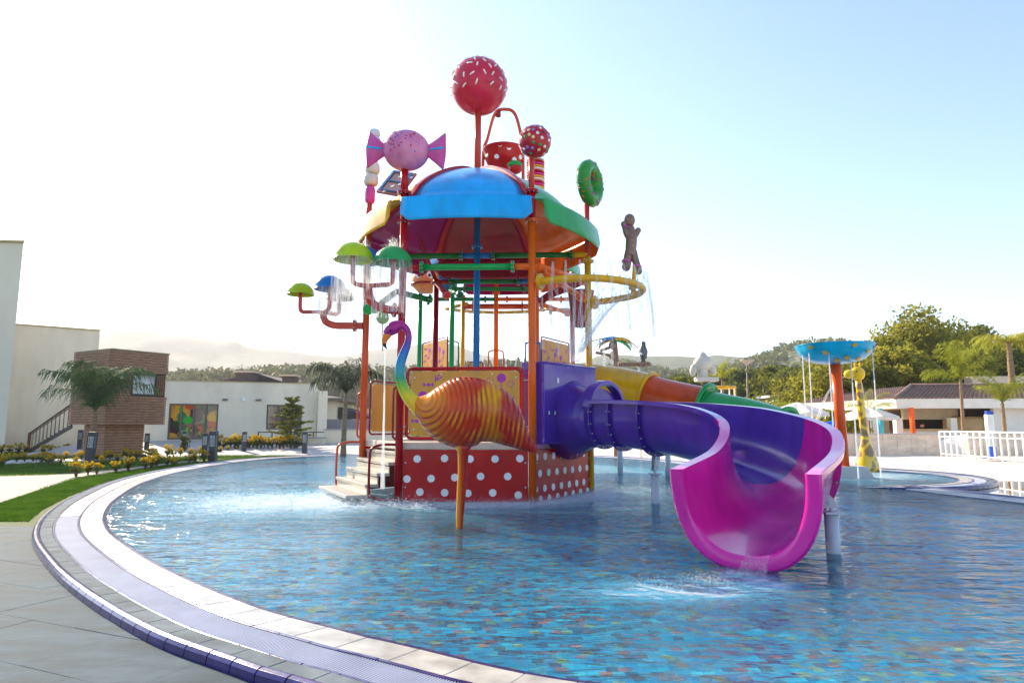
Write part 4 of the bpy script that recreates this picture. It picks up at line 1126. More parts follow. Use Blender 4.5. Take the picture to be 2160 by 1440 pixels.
def ubolt_flange(path, i, pfn, wid=.075, th=.03, mt=PURPLE, bolts=True):
    t = path[min(i + 1, len(path) - 1)] - path[max(i - 1, 0)]; t.normalize(); s = Vector((t.y, -t.x, 0)).normalized(); up = s.cross(t)
    if up.z < 0: up = -up
    w, h = wh(i); mb = MB(); n = 24; vv = []
    for k in range(n + 1):
        a = math.pi * k / n
        for (dw, dt) in ((.02, -th / 2), (.02 + wid, -th / 2), (.02 + wid, th / 2), (.02, th / 2)):
            x = -(w + dw) * math.copysign(abs(math.cos(a)) ** .82, math.cos(a)); z = (h - .04) - (h + dw - .04) * (math.sin(a) ** .8)
            vv.append(path[i] + s * x + up * z + t * dt)
    ff = [(j * 4 + q, j * 4 + (q + 1) % 4, (j + 1) * 4 + (q + 1) % 4, (j + 1) * 4 + q) for j in range(n) for q in range(4)] + [(0, 1, 2, 3), (n * 4 + 3, n * 4 + 2, n * 4 + 1, n * 4)]
    mb.add(vv, ff, 0, False); o = mb.build('joint_flange', mt, SL)
    mb = MB()
    for k in range(1, n, 2):
        a = math.pi * k / n; dw = .02 + wid * .6
        x = -(w + dw) * math.copysign(abs(math.cos(a)) ** .82, math.cos(a)); z = (h - .04) - (h + dw - .04) * (math.sin(a) ** .8)
        p = path[i] + s * x + up * z; mb.tube([p - t * (th + .008), p + t * (th + .008)], .013, 6, smooth=False)
    mb.build('bolts', BOLT, o)
for i, mt in ((0, PURPLE), (8, PURPLE), (19, PURPLE), (49, PURPLE)): ubolt_flange(spath, i, pf, mt=mt)
ubolt_flange(spath, 66, pf, mt=PINK)
# rolled mouth rim
i = n_; t = (spath[i] - spath[i - 1]).normalized(); s = Vector((t.y, -t.x, 0)).normalized(); up = s.cross(t)
if up.z < 0: up = -up
w, h = wh(i); mb = MB(); vv = []; n = 36
prof_r = [(-.012, -.02), (.0, .012), (.03, .03), (.115, .03), (.14, .008), (.14, -.05), (.12, -.05), (.115, -.01), (.02, -.015)]
for k in range(n + 1):
    a = math.pi * k / n
    for dw, dt in prof_r:
        x = -(w + dw) * math.copysign(abs(math.cos(a)) ** .82, math.cos(a)); z = (h + .004) - (h + dw) * (math.sin(a) ** .8)
        vv.append(spath[i] + s * x + up * z + t * dt)
k = len(prof_r)
ff = [(j * k + q, j * k + (q + 1) % k, (j + 1) * k + (q + 1) % k, (j + 1) * k + q) for j in range(n) for q in range(k)] + [tuple(range(k)), tuple(n * k + q for q in range(k))]
mb.add(vv, ff, 0, True); o = mb.build('mouth_rim', PINK, SL); smooth_by_angle(o)
# start tub: box on the tower face, bulge and arch
f, L, u, n = face_frame(ck[5], ck[0], 0)
def tubface(pts, th=.03, nm='start_tub_wall'):
    mb = MB(); mb.plate([f(*p) for p in pts], th); return mb.build(nm, PURPLE, SL, bevel=.006)
zt_l, zt_r = 2.52, 2.58
tubface([(-1.08, 1.03, .16), (1.16, 1.03, .16), (1.16, zt_r, .16), (-1.08, zt_l, .16)])
tubface([(1.16, 1.03, .14), (1.16, 1.03, -.45), (1.16, zt_r, -.45), (1.16, zt_r, .14)])
tubface([(-1.08, 1.03, .14), (-1.08, 1.03, -.3), (-1.08, zt_l, -.3), (-1.08, zt_l, .14)])
mb = MB(); mb.tube([f(-1.08, zt_l, -.3), f(-1.08, zt_l, .17), f(1.16, zt_r, .17), f(1.16, zt_r, -.45)], .026, 6); mb.build('tub_rim', PURPLE, SL)
mb = MB(); mb.plate([f(-1.1, 1.60, .20), f(1.1, 1.60, .20), f(1.1, 1.60, .15), f(-1.1, 1.60, .15)], .022); j_ = mb.build('tub_seam', PURPLE, SL)
mb = MB()
for x in np.linspace(-.95, .2, 6): mb.tube([f(x, 1.57, .20), f(x, 1.63, .20)], .014, 6, smooth=False)
mb.build('bolts', BOLT, j_)
mb = MB(); c0 = f(.10, 1.50, .1); c1 = spath[0] + Vector((0, 0, .50)) - (spath[1] - spath[0]).normalized() * .05
mb.tube([c0.lerp(c1, q) for q in (0, .35, .7, 1)], [.80, .66, .57, .54], 36); mb.build('tub_bulge', PURPLE, SL)
t = (spath[1] - spath[0]).normalized(); s = Vector((t.y, -t.x, 0)).normalized()
mb = MB(); w, h = wh(0)
vv = []
for k in range(25):
    a = math.pi * k / 24
    for dr, dt in ((0, -.1), (.085, -.1), (.085, .10), (0, .10)):
        vv.append(spath[0] + s * (math.cos(a) * (w + dr)) + Vector((0, 0, h - .12 + math.sin(a) * (w * .88 + dr))) + t * dt)
mb.add(vv, [(j * 4 + q, j * 4 + (q + 1) % 4, (j + 1) * 4 + (q + 1) % 4, (j + 1) * 4 + q) for j in range(24) for q in range(4)] + [(0, 1, 2, 3), (99, 98, 97, 96)], 0, False)
o = mb.build('entry_arch', PURPLE, SL, bevel=.012)
mb = MB(); q0 = f(.35, 1.14, .3); mb.box(q0 + Vector((0, 0, -.02)), (.26, .22, .42), rz=math.atan2(u.y, u.x)); mb.build('drain_box', PURPLE, SL, bevel=.02)
for (p_, wd_, hh_) in ((f(-.55, 2.22, .18), .07, .10), (spath[5] + Vector((0, 0, 0)), 0, 0)):
    if wd_: mb = MB(); mb.plate([p_ + u * a * wd_ / 2 + Vector((0, 0, b * hh_ / 2)) for a, b in ((-1, -1), (1, -1), (1, 1), (-1, 1))], .004); mb.build('sticker', WHITEP, SL)
# supports
def support(base, toppx, name, label, att):
    t_ = thing(name, label, 'support post', base)
    topz = toppx
    mb = MB(); mb.tube([Vector((base.x, base.y, -.34)), Vector((base.x, base.y, topz))], .075, 18); mb.build('pipe', STEELW, t_)
    mb = MB(); mb.tube([Vector((base.x, base.y, topz)), Vector((base.x, base.y, topz + .14))], .022, 8); mb.box((base.x, base.y, topz + .01), (.2, .2, .02)); mb.build('base_collar', STEELW, t_)
    d = Vector(att) - Vector((base.x, base.y, topz + .1)); 
    for off in (-.035, .035):
        sd_ = Vector((d.y, -d.x, 0)); sd_ = (sd_.normalized() if sd_.length > .01 else Vector((1, 0, 0))) * off
        a = Vector((base.x, base.y, topz + .06)) + sd_; b = Vector(att) + sd_
        wv = Vector((d.x, d.y, 0)); wv = (wv.normalized() if wv.length > .02 else Vector((1, 0, 0))) * .07
        mb = MB(); mb.plate([a - wv, a + wv, b + wv * 1.3, b + wv * .6 + Vector((0, 0, .05)), b - wv * .6 + Vector((0, 0, .05)), b - wv * 1.3], .012); mb.build('bracket_plate', STEELW, t_)
    mb = MB()
    for q in (.15, .85):
        p = Vector((base.x, base.y, topz + .1)).lerp(Vector(att), q); x_ = Vector((d.y, -d.x, 0)); x_ = (x_.normalized() if x_.length > .01 else Vector((1, 0, 0)))
        mb.tube([p - x_ * .06, p + x_ * .06], .018, 8)
    mb.build('bolts', BOLT, t_)
b1 = gp(1383, 1060, 0); ztop1 = at(1383, 1000, b1.y).z
support(b1, ztop1, 'slide_support', 'white pipe support under the purple part of the open slide', at(1384, 962, b1.y + .05))
b2 = gp(1758, 1163, 0); ztop2 = at(1756, 1082, b2.y).z
support(b2, ztop2, 'slide_support', 'white pipe support with bracket beside the magenta slide mouth', at(1738, 1050, b2.y + .02))

# ================================================================ REAR TOWER
HC2 = Vector((-.51, 21.0, 0)); T2 = thing('play_tower', 'second play tower behind the first with green, yellow and orange posts and a raised deck', 'play tower', HC2)
c2 = [corner(HC2, k, HR, 0, 0) for k in range(6)]
cl2 = [RORANGE, BLUE, YELLOW, GREEN, GREEN, ORANGE]
for k in range(6):
    tz = [6.1, 6.1, 5.95, 6.1, 6.1, 6.1][k]; post('post', (c2[k].x, c2[k].y, -.3), tz, cl2[k], T2, [5.85])
post('centre_post', (HC2.x, HC2.y, -.3), 8.6, ORANGE, T2, [5.6])
D2 = 2.62
mb = MB(); mb.prism([corner(HC2, k, 2.36, 0, 0) for k in range(6)], D2 - .14, D2); mb.build('deck', CREAM, T2)
dome(T2, HC2, 6.05, 6.45, 2.66, 8.0, .2, [ORANGE, MAGENTA, BLUE, BLUE, MAROON, SGREEN], ang0=0)
def hp2(k, z): return Vector((c2[k].x, c2[k].y, z))
def pp2(a, b, mt, r=.062):
    a, b = Vector(a), Vector(b); d = (b - a).normalized(); o = pipe('pipe', [a, b], mt, T2, r)
    for q in (a + d * .35, b - d * .35):
        m2 = MB(); flange(m2, q, d, r); m2.build('flange', [mt, BOLT], o)
pp2(hp2(2, 5.55), hp2(1, 5.55), RORANGE, .1); pp2(hp2(4, 5.3), hp2(5, 5.3), DGREEN); pp2(hp2(3, 5.4), (HC2.x, HC2.y, 5.4), DGREEN); pp2((HC2.x, HC2.y, 5.4), hp2(0, 5.4), ORANGE); pp2(hp2(5, 4.9), hp2(0, 4.9), ORANGE)
barrier(T2, c2[3], c2[4], D2 + .06, 1.26, w=1.9, prn=VIOLET, seed=9, frame=DRED)
barrier(T2, c2[5], c2[0], D2 + .06, 1.26, w=1.9, prn=VIOLET, seed=12, frame=DRED)
barrier(T2, c2[2], c2[1], D2 + .06, .9, w=.5, shift=-.75, prn=None, frame=DRED)
def hoop(p, ux, w, z0, z1, mt, parent=T2):
    p = Vector(p); ux = Vector(ux).normalized(); q = lambda x, z: Vector((p.x, p.y, z)) + ux * x
    mb = MB(); mb.tube(catmull([q(-w, z0), q(-w, z1 - .14), q(-w * .8, z1 - .03), q(-w * .5, z1), q(w * .5, z1), q(w * .8, z1 - .03), q(w, z1 - .14), q(w, z0)], 5), .022, 8); mb.build('hand_hoop', mt, parent)
hoop(at(1046, 800, 20.5), (1, 0, 0), .23, D2, at(1046, 739, 20.5).z, RORANGE)
hoop(at(952, 800, 19.5), (1, 0, 0), .20, D2, at(952, 720, 19.5).z, DGREEN)
hoop(at(1124, 800, 18.6), (1, 0, 0), .20, 2.0, at(1124, 722, 18.6).z, BLUE)
# fish head bucket, far ring sprayer, hanging bucket, tipping bucket, coil
def lathe_thing(name, label, cat, p, prof, mt, part, seg=28, extra=None):
    t = thing(name, label, cat, p); mb = MB(); mb.lathe(p, prof, seg); o = mb.build(part, mt, t); return t, o
fhp = at(898, 592, 18.2); tf, fo = lathe_thing('fish_bucket', 'round orange fish-faced tipping bucket under the roof on the left', 'tipping bucket', fhp, [(.001, -.36), (.2, -.34), (.34, -.2), (.39, 0), (.34, .2), (.2, .33), (.001, .36)], plas('fish_orange', (.70, .25, .08)), 'fish_body')
mb = MB(); mb.lathe(fhp + Vector((0, 0, -.12)), [(.40, -.03), (.43, 0), (.40, .03)], 24); mb.build('lips', DRED, tf)
for s_ in (-.13, .15):
    mb = MB(); mb.ball(fhp + Vector((s_, -.32, .08)), (.1, .06, .11), 14, 9); e_ = mb.build('eye', WHITEP, tf)
    mb = MB(); mb.ball(fhp + Vector((s_, -.375, .07)), .04, 10, 7); mb.build('pupil', plas('pupil%d' % (s_ > 0), (.01, .01, .01)), e_)
mb = MB(); mb.tube([fhp + Vector((0, 0, .3)), fhp + Vector((.3, 1.4, .6))], .04, 8); mb.build('arm_pipe', DRED, tf)
# upper polka bucket with arch pipe
bk = at(1063, 352, 21.0); tb = thing('polka_bucket', 'red tipping bucket with white dots under a tall arched pipe on top', 'tipping bucket', bk)
hb = at(1063, 320, 21).z - bk.z; rb = .70
mb = MB(); mb.lathe(bk + Vector((.0, 0, -.1)), [(.001, 0), (rb * .55, 0), (rb * .78, hb * .3), (rb * .93, hb * .75), (rb, hb + .1), (rb + .03, hb + .13), (rb - .02, hb + .13), (rb * .9, hb * .7), (.001, .12)], 32); ob_ = mb.build('bucket_bowl', RED, tb)
for a, z in ((-150, .28), (-112, .12), (-75, .38), (-30, .2), (-100, .48), (-55, .05)):
    rr = rb * (.83 + .2 * z); v = Vector((math.cos(R(a)), math.sin(R(a)), 0)); mb = MB(); mb.tube([bk + v * (rr - .04) + Vector((0, 0, z)), bk + v * (rr + .03) + Vector((0, 0, z))], .075, 14); mb.build('polka_dot', WHITEP, ob_)
xa, xb = at(1019, 350, 21).x, at(1100, 350, 21).x; zt2 = at(1060, 231, 21).z; xm = (xa + xb) / 2
mb = MB(); mb.tube(catmull([(xa, 21, 8.2), (xa, 21, bk.z + .4), (xa + .13, 21, bk.z + .95), (xm - .25, 21, zt2 - .16), (xm + .1, 21, zt2), (xm + .42, 21, zt2 - .17), (xb, 21, bk.z + 1.0), (xb + .05, 21, bk.z + .4), (xb + .05, 21, 8.2)], 8), .055, 12); ap = mb.build('arch_pipe', RORANGE, tb)
mb = MB(); q = at(1051, 240, 21); mb.tube([q + Vector((0, 0, .1)), q - Vector((0, 0, .1))], .085, 12); mb.build('spout', DRED, ap)
mb = MB(); q = at(1087, 356, 20.3); mb.ball(q, (.22, .2, .18), 16, 10); mb.build('ladybird_body', RED, tb); mb = MB(); mb.ball(q + Vector((-.02, -.02, .12)), (.24, .2, .13), 16, 8); mb.build('leaf_cap', GREEN, tb)
# striped coil
Yc = 17.2; tcp = at(1130, 412, Yc); tcoil = thing('sweet_coil', 'column of red, white, yellow and pink striped rings behind the small lollipop', 'sweet figure', tcp)
post('stick', tcp - Vector((0, 0, 1.2)), tcp.z + .1, RED, tcoil, r=.05)
zc = tcp.z; top = at(1130, 336, Yc).z; k = 0; hgt = (top - zc) / 14
for k in range(14):
    mb = MB(); mb.lathe((tcp.x, Yc, zc + (k + .5) * hgt), [(.001, -hgt / 2), (.17, -hgt / 2), (.235, -hgt * .25), (.25, 0), (.235, hgt * .25), (.17, hgt / 2), (.001, hgt / 2)], 22)
    mb.build('ring', (RED, WHITEP, YELLOW, PINK)[k % 4], tcoil)
# wafer plank
w0 = at(826, 386, 15.0); tw = thing('wafer_plank', 'brown chocolate wafer plank with white dots and blue frame lying tilted behind the sweet', 'wafer figure', w0)
q00, q10, q01, q11 = at(792, 403, 14.9), at(842, 412, 14.3), at(829, 358, 15.6), at(884, 374, 15.0); w0 = (q00 + q10 + q01 + q11) / 4; ex = (q10 - q00) / .96; ey = (q01 - q00) / 1.24; en = ex.cross(ey).normalized()
def wp(x, y, z=0): return w0 + ex * x + ey * y + en * z
WAF = plas('wafer_brown', (.26, .085, .03))
mb = MB(); mb.plate([wp(-.48, -.62), wp(.48, -.62), wp(.48, .62), wp(-.48, .62)], .06); wo_ = mb.build('wafer_board', WAF, tw, bevel=.015)
sg = 1 if en.y < 0 else -1
for a, b, c, d in ((-.36, -.5, -.36, .5), (.36, -.5, .36, .5), (-.36, -.5, .36, -.5), (-.36, .5, .36, .5), (-.36, 0, .36, 0)):
    mb = MB(); mb.bar(wp(a, b, sg * .04), wp(c, d, sg * .04), .05, .03); mb.build('blue_batten', BLUE, tw)
for a, b in ((-.42, -.3), (-.42, .3), (0, -.25), (0, .28), (.42, -.3), (.42, .32), (-.15, -.56), (.2, .56), (.2, -.1)):
    mb = MB(); q = wp(a, b, sg * .033); mb.tube([q, wp(a, b, sg * .04)], .05, 12); mb.build('dot', WHITEP, wo_)
mb = MB(); mb.tube([w0, corner(HC, 2, HR, 5.0)], .05, 8); mb.build('bracket_pipe', DRED, tw)
# far spray ring
tr_ = thing('spray_ring', 'thin ochre pipe ring spraying water between the rear posts', 'water sprayer', at(1045, 655, 23.8)); zz = at(1040, 657, 24.6).z
arc = [Vector((c2[2].x + .15, c2[2].y - .1, zz))] + [Vector((HC2.x + 2.1 * math.cos(a), 23.3 + 1.5 * math.sin(a), zz)) for a in np.linspace(R(155), R(25), 12)] + [Vector((c2[1].x + .3, c2[1].y, zz))]
mb = MB(); mb.tube(arc, .065, 10); mb.build('ring_pipe', plas('ochre_pipe', (.55, .30, .03)), tr_)
mb = MB(); mb.tube([Vector((c2[0].x - .6, 22.2, zz - .35)), Vector((c2[0].x + .5, 22.4, zz - .35))], .07, 10); mb.lathe((c2[0].x - .62, 22.2, zz - .35), [(.001, -.05), (.16, -.05), (.16, .05), (.001, .05)], 16, axis=(1, 0, 0)); mb.build('cross_pipe', plas('ochre_pipe2', (.55, .30, .05)), tr_)
# hanging maroon bucket at the right
hbp = at(1226, 690, 17.0); h0 = at(1226, 618, 17).z - hbp.z
th_, o_ = lathe_thing('hanging_bucket', 'dark red conical water bucket hanging behind the yellow post', 'tipping bucket', hbp, [(.001, 0), (.16, 0), (.24, .12), (.34, h0), (.36, h0 + .04), (.31, h0), (.2, .14), (.001, .1)], plas('bucket_red', (.26, .02, .03)), 'bucket_bowl')
mb = MB(); q = at(1150, 622, 17); r2 = at(1240, 592, 17); mb.tube(catmull([at(1136, 640, 17), at(1160, 622, 17), at(1200, 606, 17), at(1238, 588, 17)], 6), .10, 12); mb.build('feed_pipe', DRED, th_)
mb = MB(); flange(mb, at(1138, 639, 17), (1, 0, .4), .1); mb.build('flange', [RED, BOLT], th_)
# side arm pipes with green ends between the towers
def armpipe(label, p, q, mt, r=.065):
    t_ = thing('branch_pipe', label, 'pipe', p); mb = MB(); mb.tube([p, q], r, 12); o = mb.build('pipe', mt, t_)
    mb = MB(); flange(mb, Vector(q), Vector(q) - Vector(p), r); mb.build('flange', [mt, BOLT], o); return t_
armpipe('green pipe arm ending in a round flange left of the dark red post', at(832, 614, 13.9), at(905, 632, 14.1), DGREEN)
armpipe('short salmon pipe spout pointing down beside the dark red post', at(922, 598, 14.6), at(942, 622, 14.1), SALMON, .055)
armpipe('short green pipe spout with round flange near the yellow rear post', at(950, 612, 18.8), at(970, 622, 18.0), DGREEN, .06)
armpipe('orange pipe arm with bolted flange running back from the orange post', at(1136, 562, 12.25), at(1230, 590, 15.2), ORANGE, .07)
armpipe('green pipe arm sloping down to a blue-green ball behind the sprinkler', at(832, 618, 14.2), at(790, 650, 13.6), DGREEN)
def ballthing(label, p, r, mt, rod=None):
    t_ = thing('spray_ball', label, 'spray ball', p); mb = MB(); mb.ball(p, r, 22, 14); mb.build('ball', mt, t_)
    if rod: mb = MB(); mb.tube([p, rod], .014, 6); mb.build('rod', STEELW, t_)
ballthing('green spray ball hanging left of the red post', at(777, 652, 13.4), .12, GREEN)
ballthing('pale green and blue spray ball above the flamingo head', at(807, 670, 12.9), .13, plas('pale_green', (.25, .42, .22)), at(807, 740, 12.9))

# ================================================================ REAR SLIDE (yellow, orange, green)
RS = [(1.7, 20.4, 3.05), (3.0, 19.9, 2.72), (4.3, 19.2, 2.30), (5.5, 18.4, 1.90), (6.5, 17.7, 1.50)]
rs = [Vector((1.45, 20.5, at(1262, 812, 19.8).z + .12)), at(1262, 812, 19.8), at(1345, 828, 19.2), at(1405, 845, 18.7), at(1490, 864, 18.0), at(1580, 884, 17.2), at(1655, 908, 16.4)]
rpath = catmull(rs, 8)
TS = thing('closed_tube_slide', 'rear water slide of yellow, orange and green sections running down to the right', 'water slide', rs[-1] * 1.0)
for a, b, mt, rr in ((0, 19, YELLOW, .62), (19, 32, RORANGE, .60), (32, 48, SGREEN, .52)):
    mb = MB(); P = rpath[a:b + 1]; mb.tube(P, rr, 32, caps=False); mb.tube(P, rr - .03, 32, caps=False); o = mb.build('tube_section', mt, TS)
    q = P[-1]; d = P[-1] - P[-2]
    mb = MB(); mb.lathe(q, [(rr - .03, -.03), (rr + .09, -.03), (rr + .09, .03), (rr - .03, .03), (rr - .03, -.03)], 36, axis=d); mb.build('joint_flange', YELLOW if b == 19 else GREEN, TS)
mb = MB(); q = rpath[32]; d = rpath[33] - rpath[31]; mb.lathe(q, [(.5, -.03), (.74, -.03), (.74, .03), (.5, .03)], 36, axis=d); mb.build('joint_flange', GREEN, TS)
mb = MB()
for i in (12, 24, 36): mb.tube([Vector((rpath[i].x, rpath[i].y, -.3)), rpath[i] - Vector((0, 0, .5))], .08, 12); mb.build('support', STEELW, TS); mb = MB()
# ================================================================ FOLIAGE HELPERS
def leafm(name, c1, c2, sc=1.2, trans=.35, rough=.6):
    m = bpy.data.materials.new(name); t = nodes_of(m); L = t.links.new
    out = N(t, 'ShaderNodeOutputMaterial'); p = N(t, 'ShaderNodeBsdfPrincipled'); g = N(t, 'ShaderNodeNewGeometry')
    nz = N(t, 'ShaderNodeTexNoise'); nz.inputs['Scale'].default_value = sc; nz.inputs['Detail'].default_value = 6; nz.inputs['Roughness'].default_value = .7; L(g.outputs['Position'], nz.inputs['Vector'])
    rp = N(t, 'ShaderNodeValToRGB'); L(nz.outputs[0], rp.inputs[0]); rp.color_ramp.elements[0].position = .35; rp.color_ramp.elements[1].position = .65
    rp.color_ramp.elements[0].color = col4(c1); rp.color_ramp.elements[1].color = col4(c2)
    L(rp.outputs[0], p.inputs['Base Color']); p.inputs['Roughness'].default_value = rough; p.inputs['Specular IOR Level'].default_value = .08
    tr = N(t, 'ShaderNodeBsdfTranslucent'); L(rp.outputs[0], tr.inputs[0]); mx = N(t, 'ShaderNodeMixShader'); mx.inputs[0].default_value = trans
    L(p.outputs[0], mx.inputs[1]); L(tr.outputs[0], mx.inputs[2]); L(mx.outputs[0], out.inputs[0]); return m
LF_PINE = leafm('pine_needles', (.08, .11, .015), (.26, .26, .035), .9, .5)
LF_SUNLIT = leafm('sunlit_pine_needles', (.15, .165, .02), (.42, .38, .05), .9, .5)  # lit copy of the pine needles: golden back light put into the colour
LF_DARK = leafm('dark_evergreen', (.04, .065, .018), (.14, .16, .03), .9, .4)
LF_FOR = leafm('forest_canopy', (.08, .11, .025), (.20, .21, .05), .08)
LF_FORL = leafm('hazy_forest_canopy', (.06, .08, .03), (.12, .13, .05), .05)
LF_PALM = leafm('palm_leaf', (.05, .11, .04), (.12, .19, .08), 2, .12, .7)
LF_PALMY = leafm('sunlit_palm_leaf', (.16, .21, .015), (.42, .42, .05), 2, .45, .4)  # lit copy of the palm leaf, sunlight mixed into its colour
LF_YEL = leafm('yellow_shrub_leaf', (.42, .30, .01), (.72, .50, .02), 5, .4)
LF_SHG = leafm('shrub_green_leaf', (.04, .08, .01), (.12, .16, .02), 5, .35)
GRASS = leafm('grass_blades', (.045, .12, .012), (.11, .21, .02), 1.5, .35)
BARK = mat('bark', (.16, .11, .07), .85, var=.3, vs_=6, bump=.5, stretch=(1, 1, .3))
PBARK = mat('palm_bark', (.24, .16, .09), .85, var=.35, vs_=9, bump=.8, bs=22, stretch=(.3, .3, 2))
def leaf_quads(centers, size, seed, aspect=.5, up=.3):
    g = np.random.default_rng(seed); n = len(centers)
    a = g.normal(size=(n, 3)); a[:, 2] += up * 0; a /= np.linalg.norm(a, axis=1)[:, None]
    b = g.normal(size=(n, 3)); b -= a * (a * b).sum(1)[:, None]; b /= np.linalg.norm(b, axis=1)[:, None]
    s = size * g.uniform(.6, 1.3, size=(n, 1)); A = a * s; B = b * s * aspect
    v = np.stack([centers - A, centers + B, centers + A, centers - B], axis=1).reshape(-1, 3)
    f = np.arange(n * 4).reshape(-1, 4); return v, f
def cloud(blobs, per, size, seed, aspect=.5, flat=.8, shell=.5):
    g = np.random.default_rng(seed); pts = []
    for (x, y, z, r) in blobs:
        d = g.normal(size=(per, 3)); d /= np.linalg.norm(d, axis=1)[:, None]
        rr = r * (shell + (1 - shell) * g.random((per, 1)) ** .5) * (1 + .22 * g.normal(size=(per, 1)) * .6)
        p = d * rr; p[:, 2] *= flat; pts.append(p + np.array([x, y, z]))
    return leaf_quads(np.concatenate(pts), size, seed + 1, aspect)
def tree(name, label, base, h, cr, leaf, seed, trunk=.18, nb=26, per=260, size=.16, group=None, crown0=.25, cat='tree', flat=.8, bark=None, taper=.6):
    g = np.random.default_rng(seed); t = thing(name, label, cat, base, group); b = Vector(base)
    mb = MB(); lean = Vector((g.normal() * .04 * h, g.normal() * .04 * h, 0))
    P = [b + lean * q + Vector((0, 0, h * .92 * q - .3 * (q == 0))) for q in np.linspace(0, 1, 6)]
    mb.tube(P, [trunk * (1 - .8 * q) for q in np.linspace(0, 1, 6)], 8); tips = []
    for k in range(nb):
        q = crown0 + (1 - crown0) * (k + g.random()) / nb; p0 = b + lean * q + Vector((0, 0, h * .9 * q)); a = g.uniform(0, 6.283)
        ln = cr * (1 - taper * max(0, (q - .55) / .45) ** 1.2) * g.uniform(.45, 1.0) * (.6 + .4 * min(1, (q - crown0) * 4 + .4))
        tip = p0 + Vector((math.cos(a) * ln, math.sin(a) * ln, g.uniform(.0, .3) * ln + .1)); tips.append((tip, q))
        mb.tube([p0, p0.lerp(tip, .5) + Vector((0, 0, .05 * ln)), tip], [trunk * .35 * (1.1 - q * .7), trunk * .2, trunk * .08], 5)
    mb.build('trunk', bark or BARK, t)
    blobs = []
    for tip, q in tips:
        r = cr * g.uniform(.20, .38); blobs.append((tip.x, tip.y, tip.z, r))
        if g.random() < .6: m_ = tip.lerp(b + lean * q + Vector((0, 0, h * q)), .45); blobs.append((m_.x, m_.y, m_.z + r * .2, r * .8))
    v, f = cloud(blobs, per, size, seed + 5, .5, flat); mb = MB(); mb.np_add(v, f); mb.build('crown', leaf, t); return t
def palm(label, base, h, nf, fl, leaf, seed, droop=1.0, up=.9, r=.13, name='palm_tree', spread=6.283, dirs=None, leaflet=.42, group=None, bark=None, hang=.75, ups=None):
    g = random.Random(seed); t = thing(name, label, 'palm tree', base, group); b = Vector(base)
    mb = MB(); P = []; n = 14
    for i in range(n): q = i / (n - 1); P.append(b + Vector((.03 * math.sin(q * 3 + seed) * h * .3, 0, h * q - (.3 if i == 0 else 0))))
    mb.tube(P, [r * (1.5 - .6 * (i / n)) * (1 + (.10 if i % 2 else -.03)) for i in range(n)], 12); mb.build('trunk', bark or PBARK, t)
    top = P[-1]
    for k in range(nf):
        a = (dirs[k] if dirs else k * 2.399 + g.uniform(-.25, .25)); u0 = ups[k] if ups else up * g.uniform(.35, 1.15); L = fl * g.uniform(.8, 1.1)
        d = Vector((math.cos(a), math.sin(a), 0)); m_ = 16; pts = []; p = top.copy(); ang = u0
        for i in range(m_): pts.append(p.copy()); p = p + (d * math.cos(ang) + Vector((0, 0, math.sin(ang)))) * (L / m_); ang -= droop * (.05 + .17 * i / m_) * 1.5
        mb = MB(); mb.tube(pts, [.03 * (1 - .85 * i / m_) * r / .13 for i in range(m_)], 5, caps=False)
        side = Vector((-d.y, d.x, 0)); vv = []; ff = []
        for i in range(2, int(m_ * 2.2)):
            q = i / (m_ * 2.2); j = min(int(q * (m_ - 1)), m_ - 2); p = pts[j].lerp(pts[j + 1], q * (m_ - 1) - j); tdir = (pts[j + 1] - pts[j]).normalized()
            ll = leaflet * fl * .42 * (math.sin(math.pi * min(1, q * .9 + .12)) ** .6)
            for s in (-1, 1):
                l_ = ll * g.uniform(.8, 1.15); dd = (side * s * g.uniform(.45, .8) + tdir * .55 + Vector((0, 0, g.uniform(-.2, .25)))).normalized()
                mid = p + dd * l_ * .5; tip = p + dd * l_ * .85 - Vector((0, 0, hang * l_ * g.uniform(.5, 1.0))); wv = tdir * .011 * fl / 1.6
                b_ = len(vv); vv += [p - wv * .5, p + wv * .5, mid + wv, mid - wv, tip]; ff += [(b_, b_ + 1, b_ + 2, b_ + 3), (b_ + 3, b_ + 2, b_ + 4)]
        mb.add(vv, ff); mb.build('frond', leaf, t)
    return t
# ---------------------------------------------------------------- grass blades on the visible lawn
def on_path(p):
    return False
g = np.random.default_rng(3); pts = []
def inpx(px, py): return gp(px, py, -.05)
# sample lawn in photo-ground space so density follows what is seen
edge = [(-100, 1100, 1068), (0, 1100, 1062), (60, 1100, 1042), (90, 1075, 1030), (150, 1045, 1010), (230, 1015, 998), (350, 988, 982), (500, 970, 966), (640, 962, 955)]
band2 = [(-400, 1003, 986), (0, 1003, 980), (100, 1001, 974), (200, 993, 968), (330, 980, 964), (450, 968, 959), (600, 957, 956)]
band3 = [(-400, 976, 960), (0, 971, 952), (180, 964, 948), (350, 959, 947), (470, 954, 948)]
mbg = MB()
def blades(bands, n, hgt):
    xs = [b[0] for b in bands]; px = g.uniform(xs[0], xs[-1], n); lo = np.interp(px, xs, [b[1] for b in bands]); hi = np.interp(px, xs, [b[2] for b in bands]); py = hi + (lo - hi) * g.random(n)
    out = []
    for a, b in zip(px, py):
        p = gp(a, b, -.055); out.append((p.x, p.y, p.z))
    P = np.array(out); d = np.sqrt((P ** 2).sum(1)); h = hgt * g.uniform(.5, 1.2, n); w = .004 * np.maximum(1, d / 9)
    a = g.uniform(0, 6.283, n); tx, ty = np.cos(a) * w, np.sin(a) * w; bx, by = g.normal(size=n) * h * .35, g.normal(size=n) * h * .35
    v = np.stack([P + np.stack([-tx, -ty, 0 * h], 1), P + np.stack([tx, ty, 0 * h], 1), P + np.stack([bx, by, h], 1)], 1).reshape(-1, 3)
    return v, np.arange(n * 3).reshape(-1, 3)
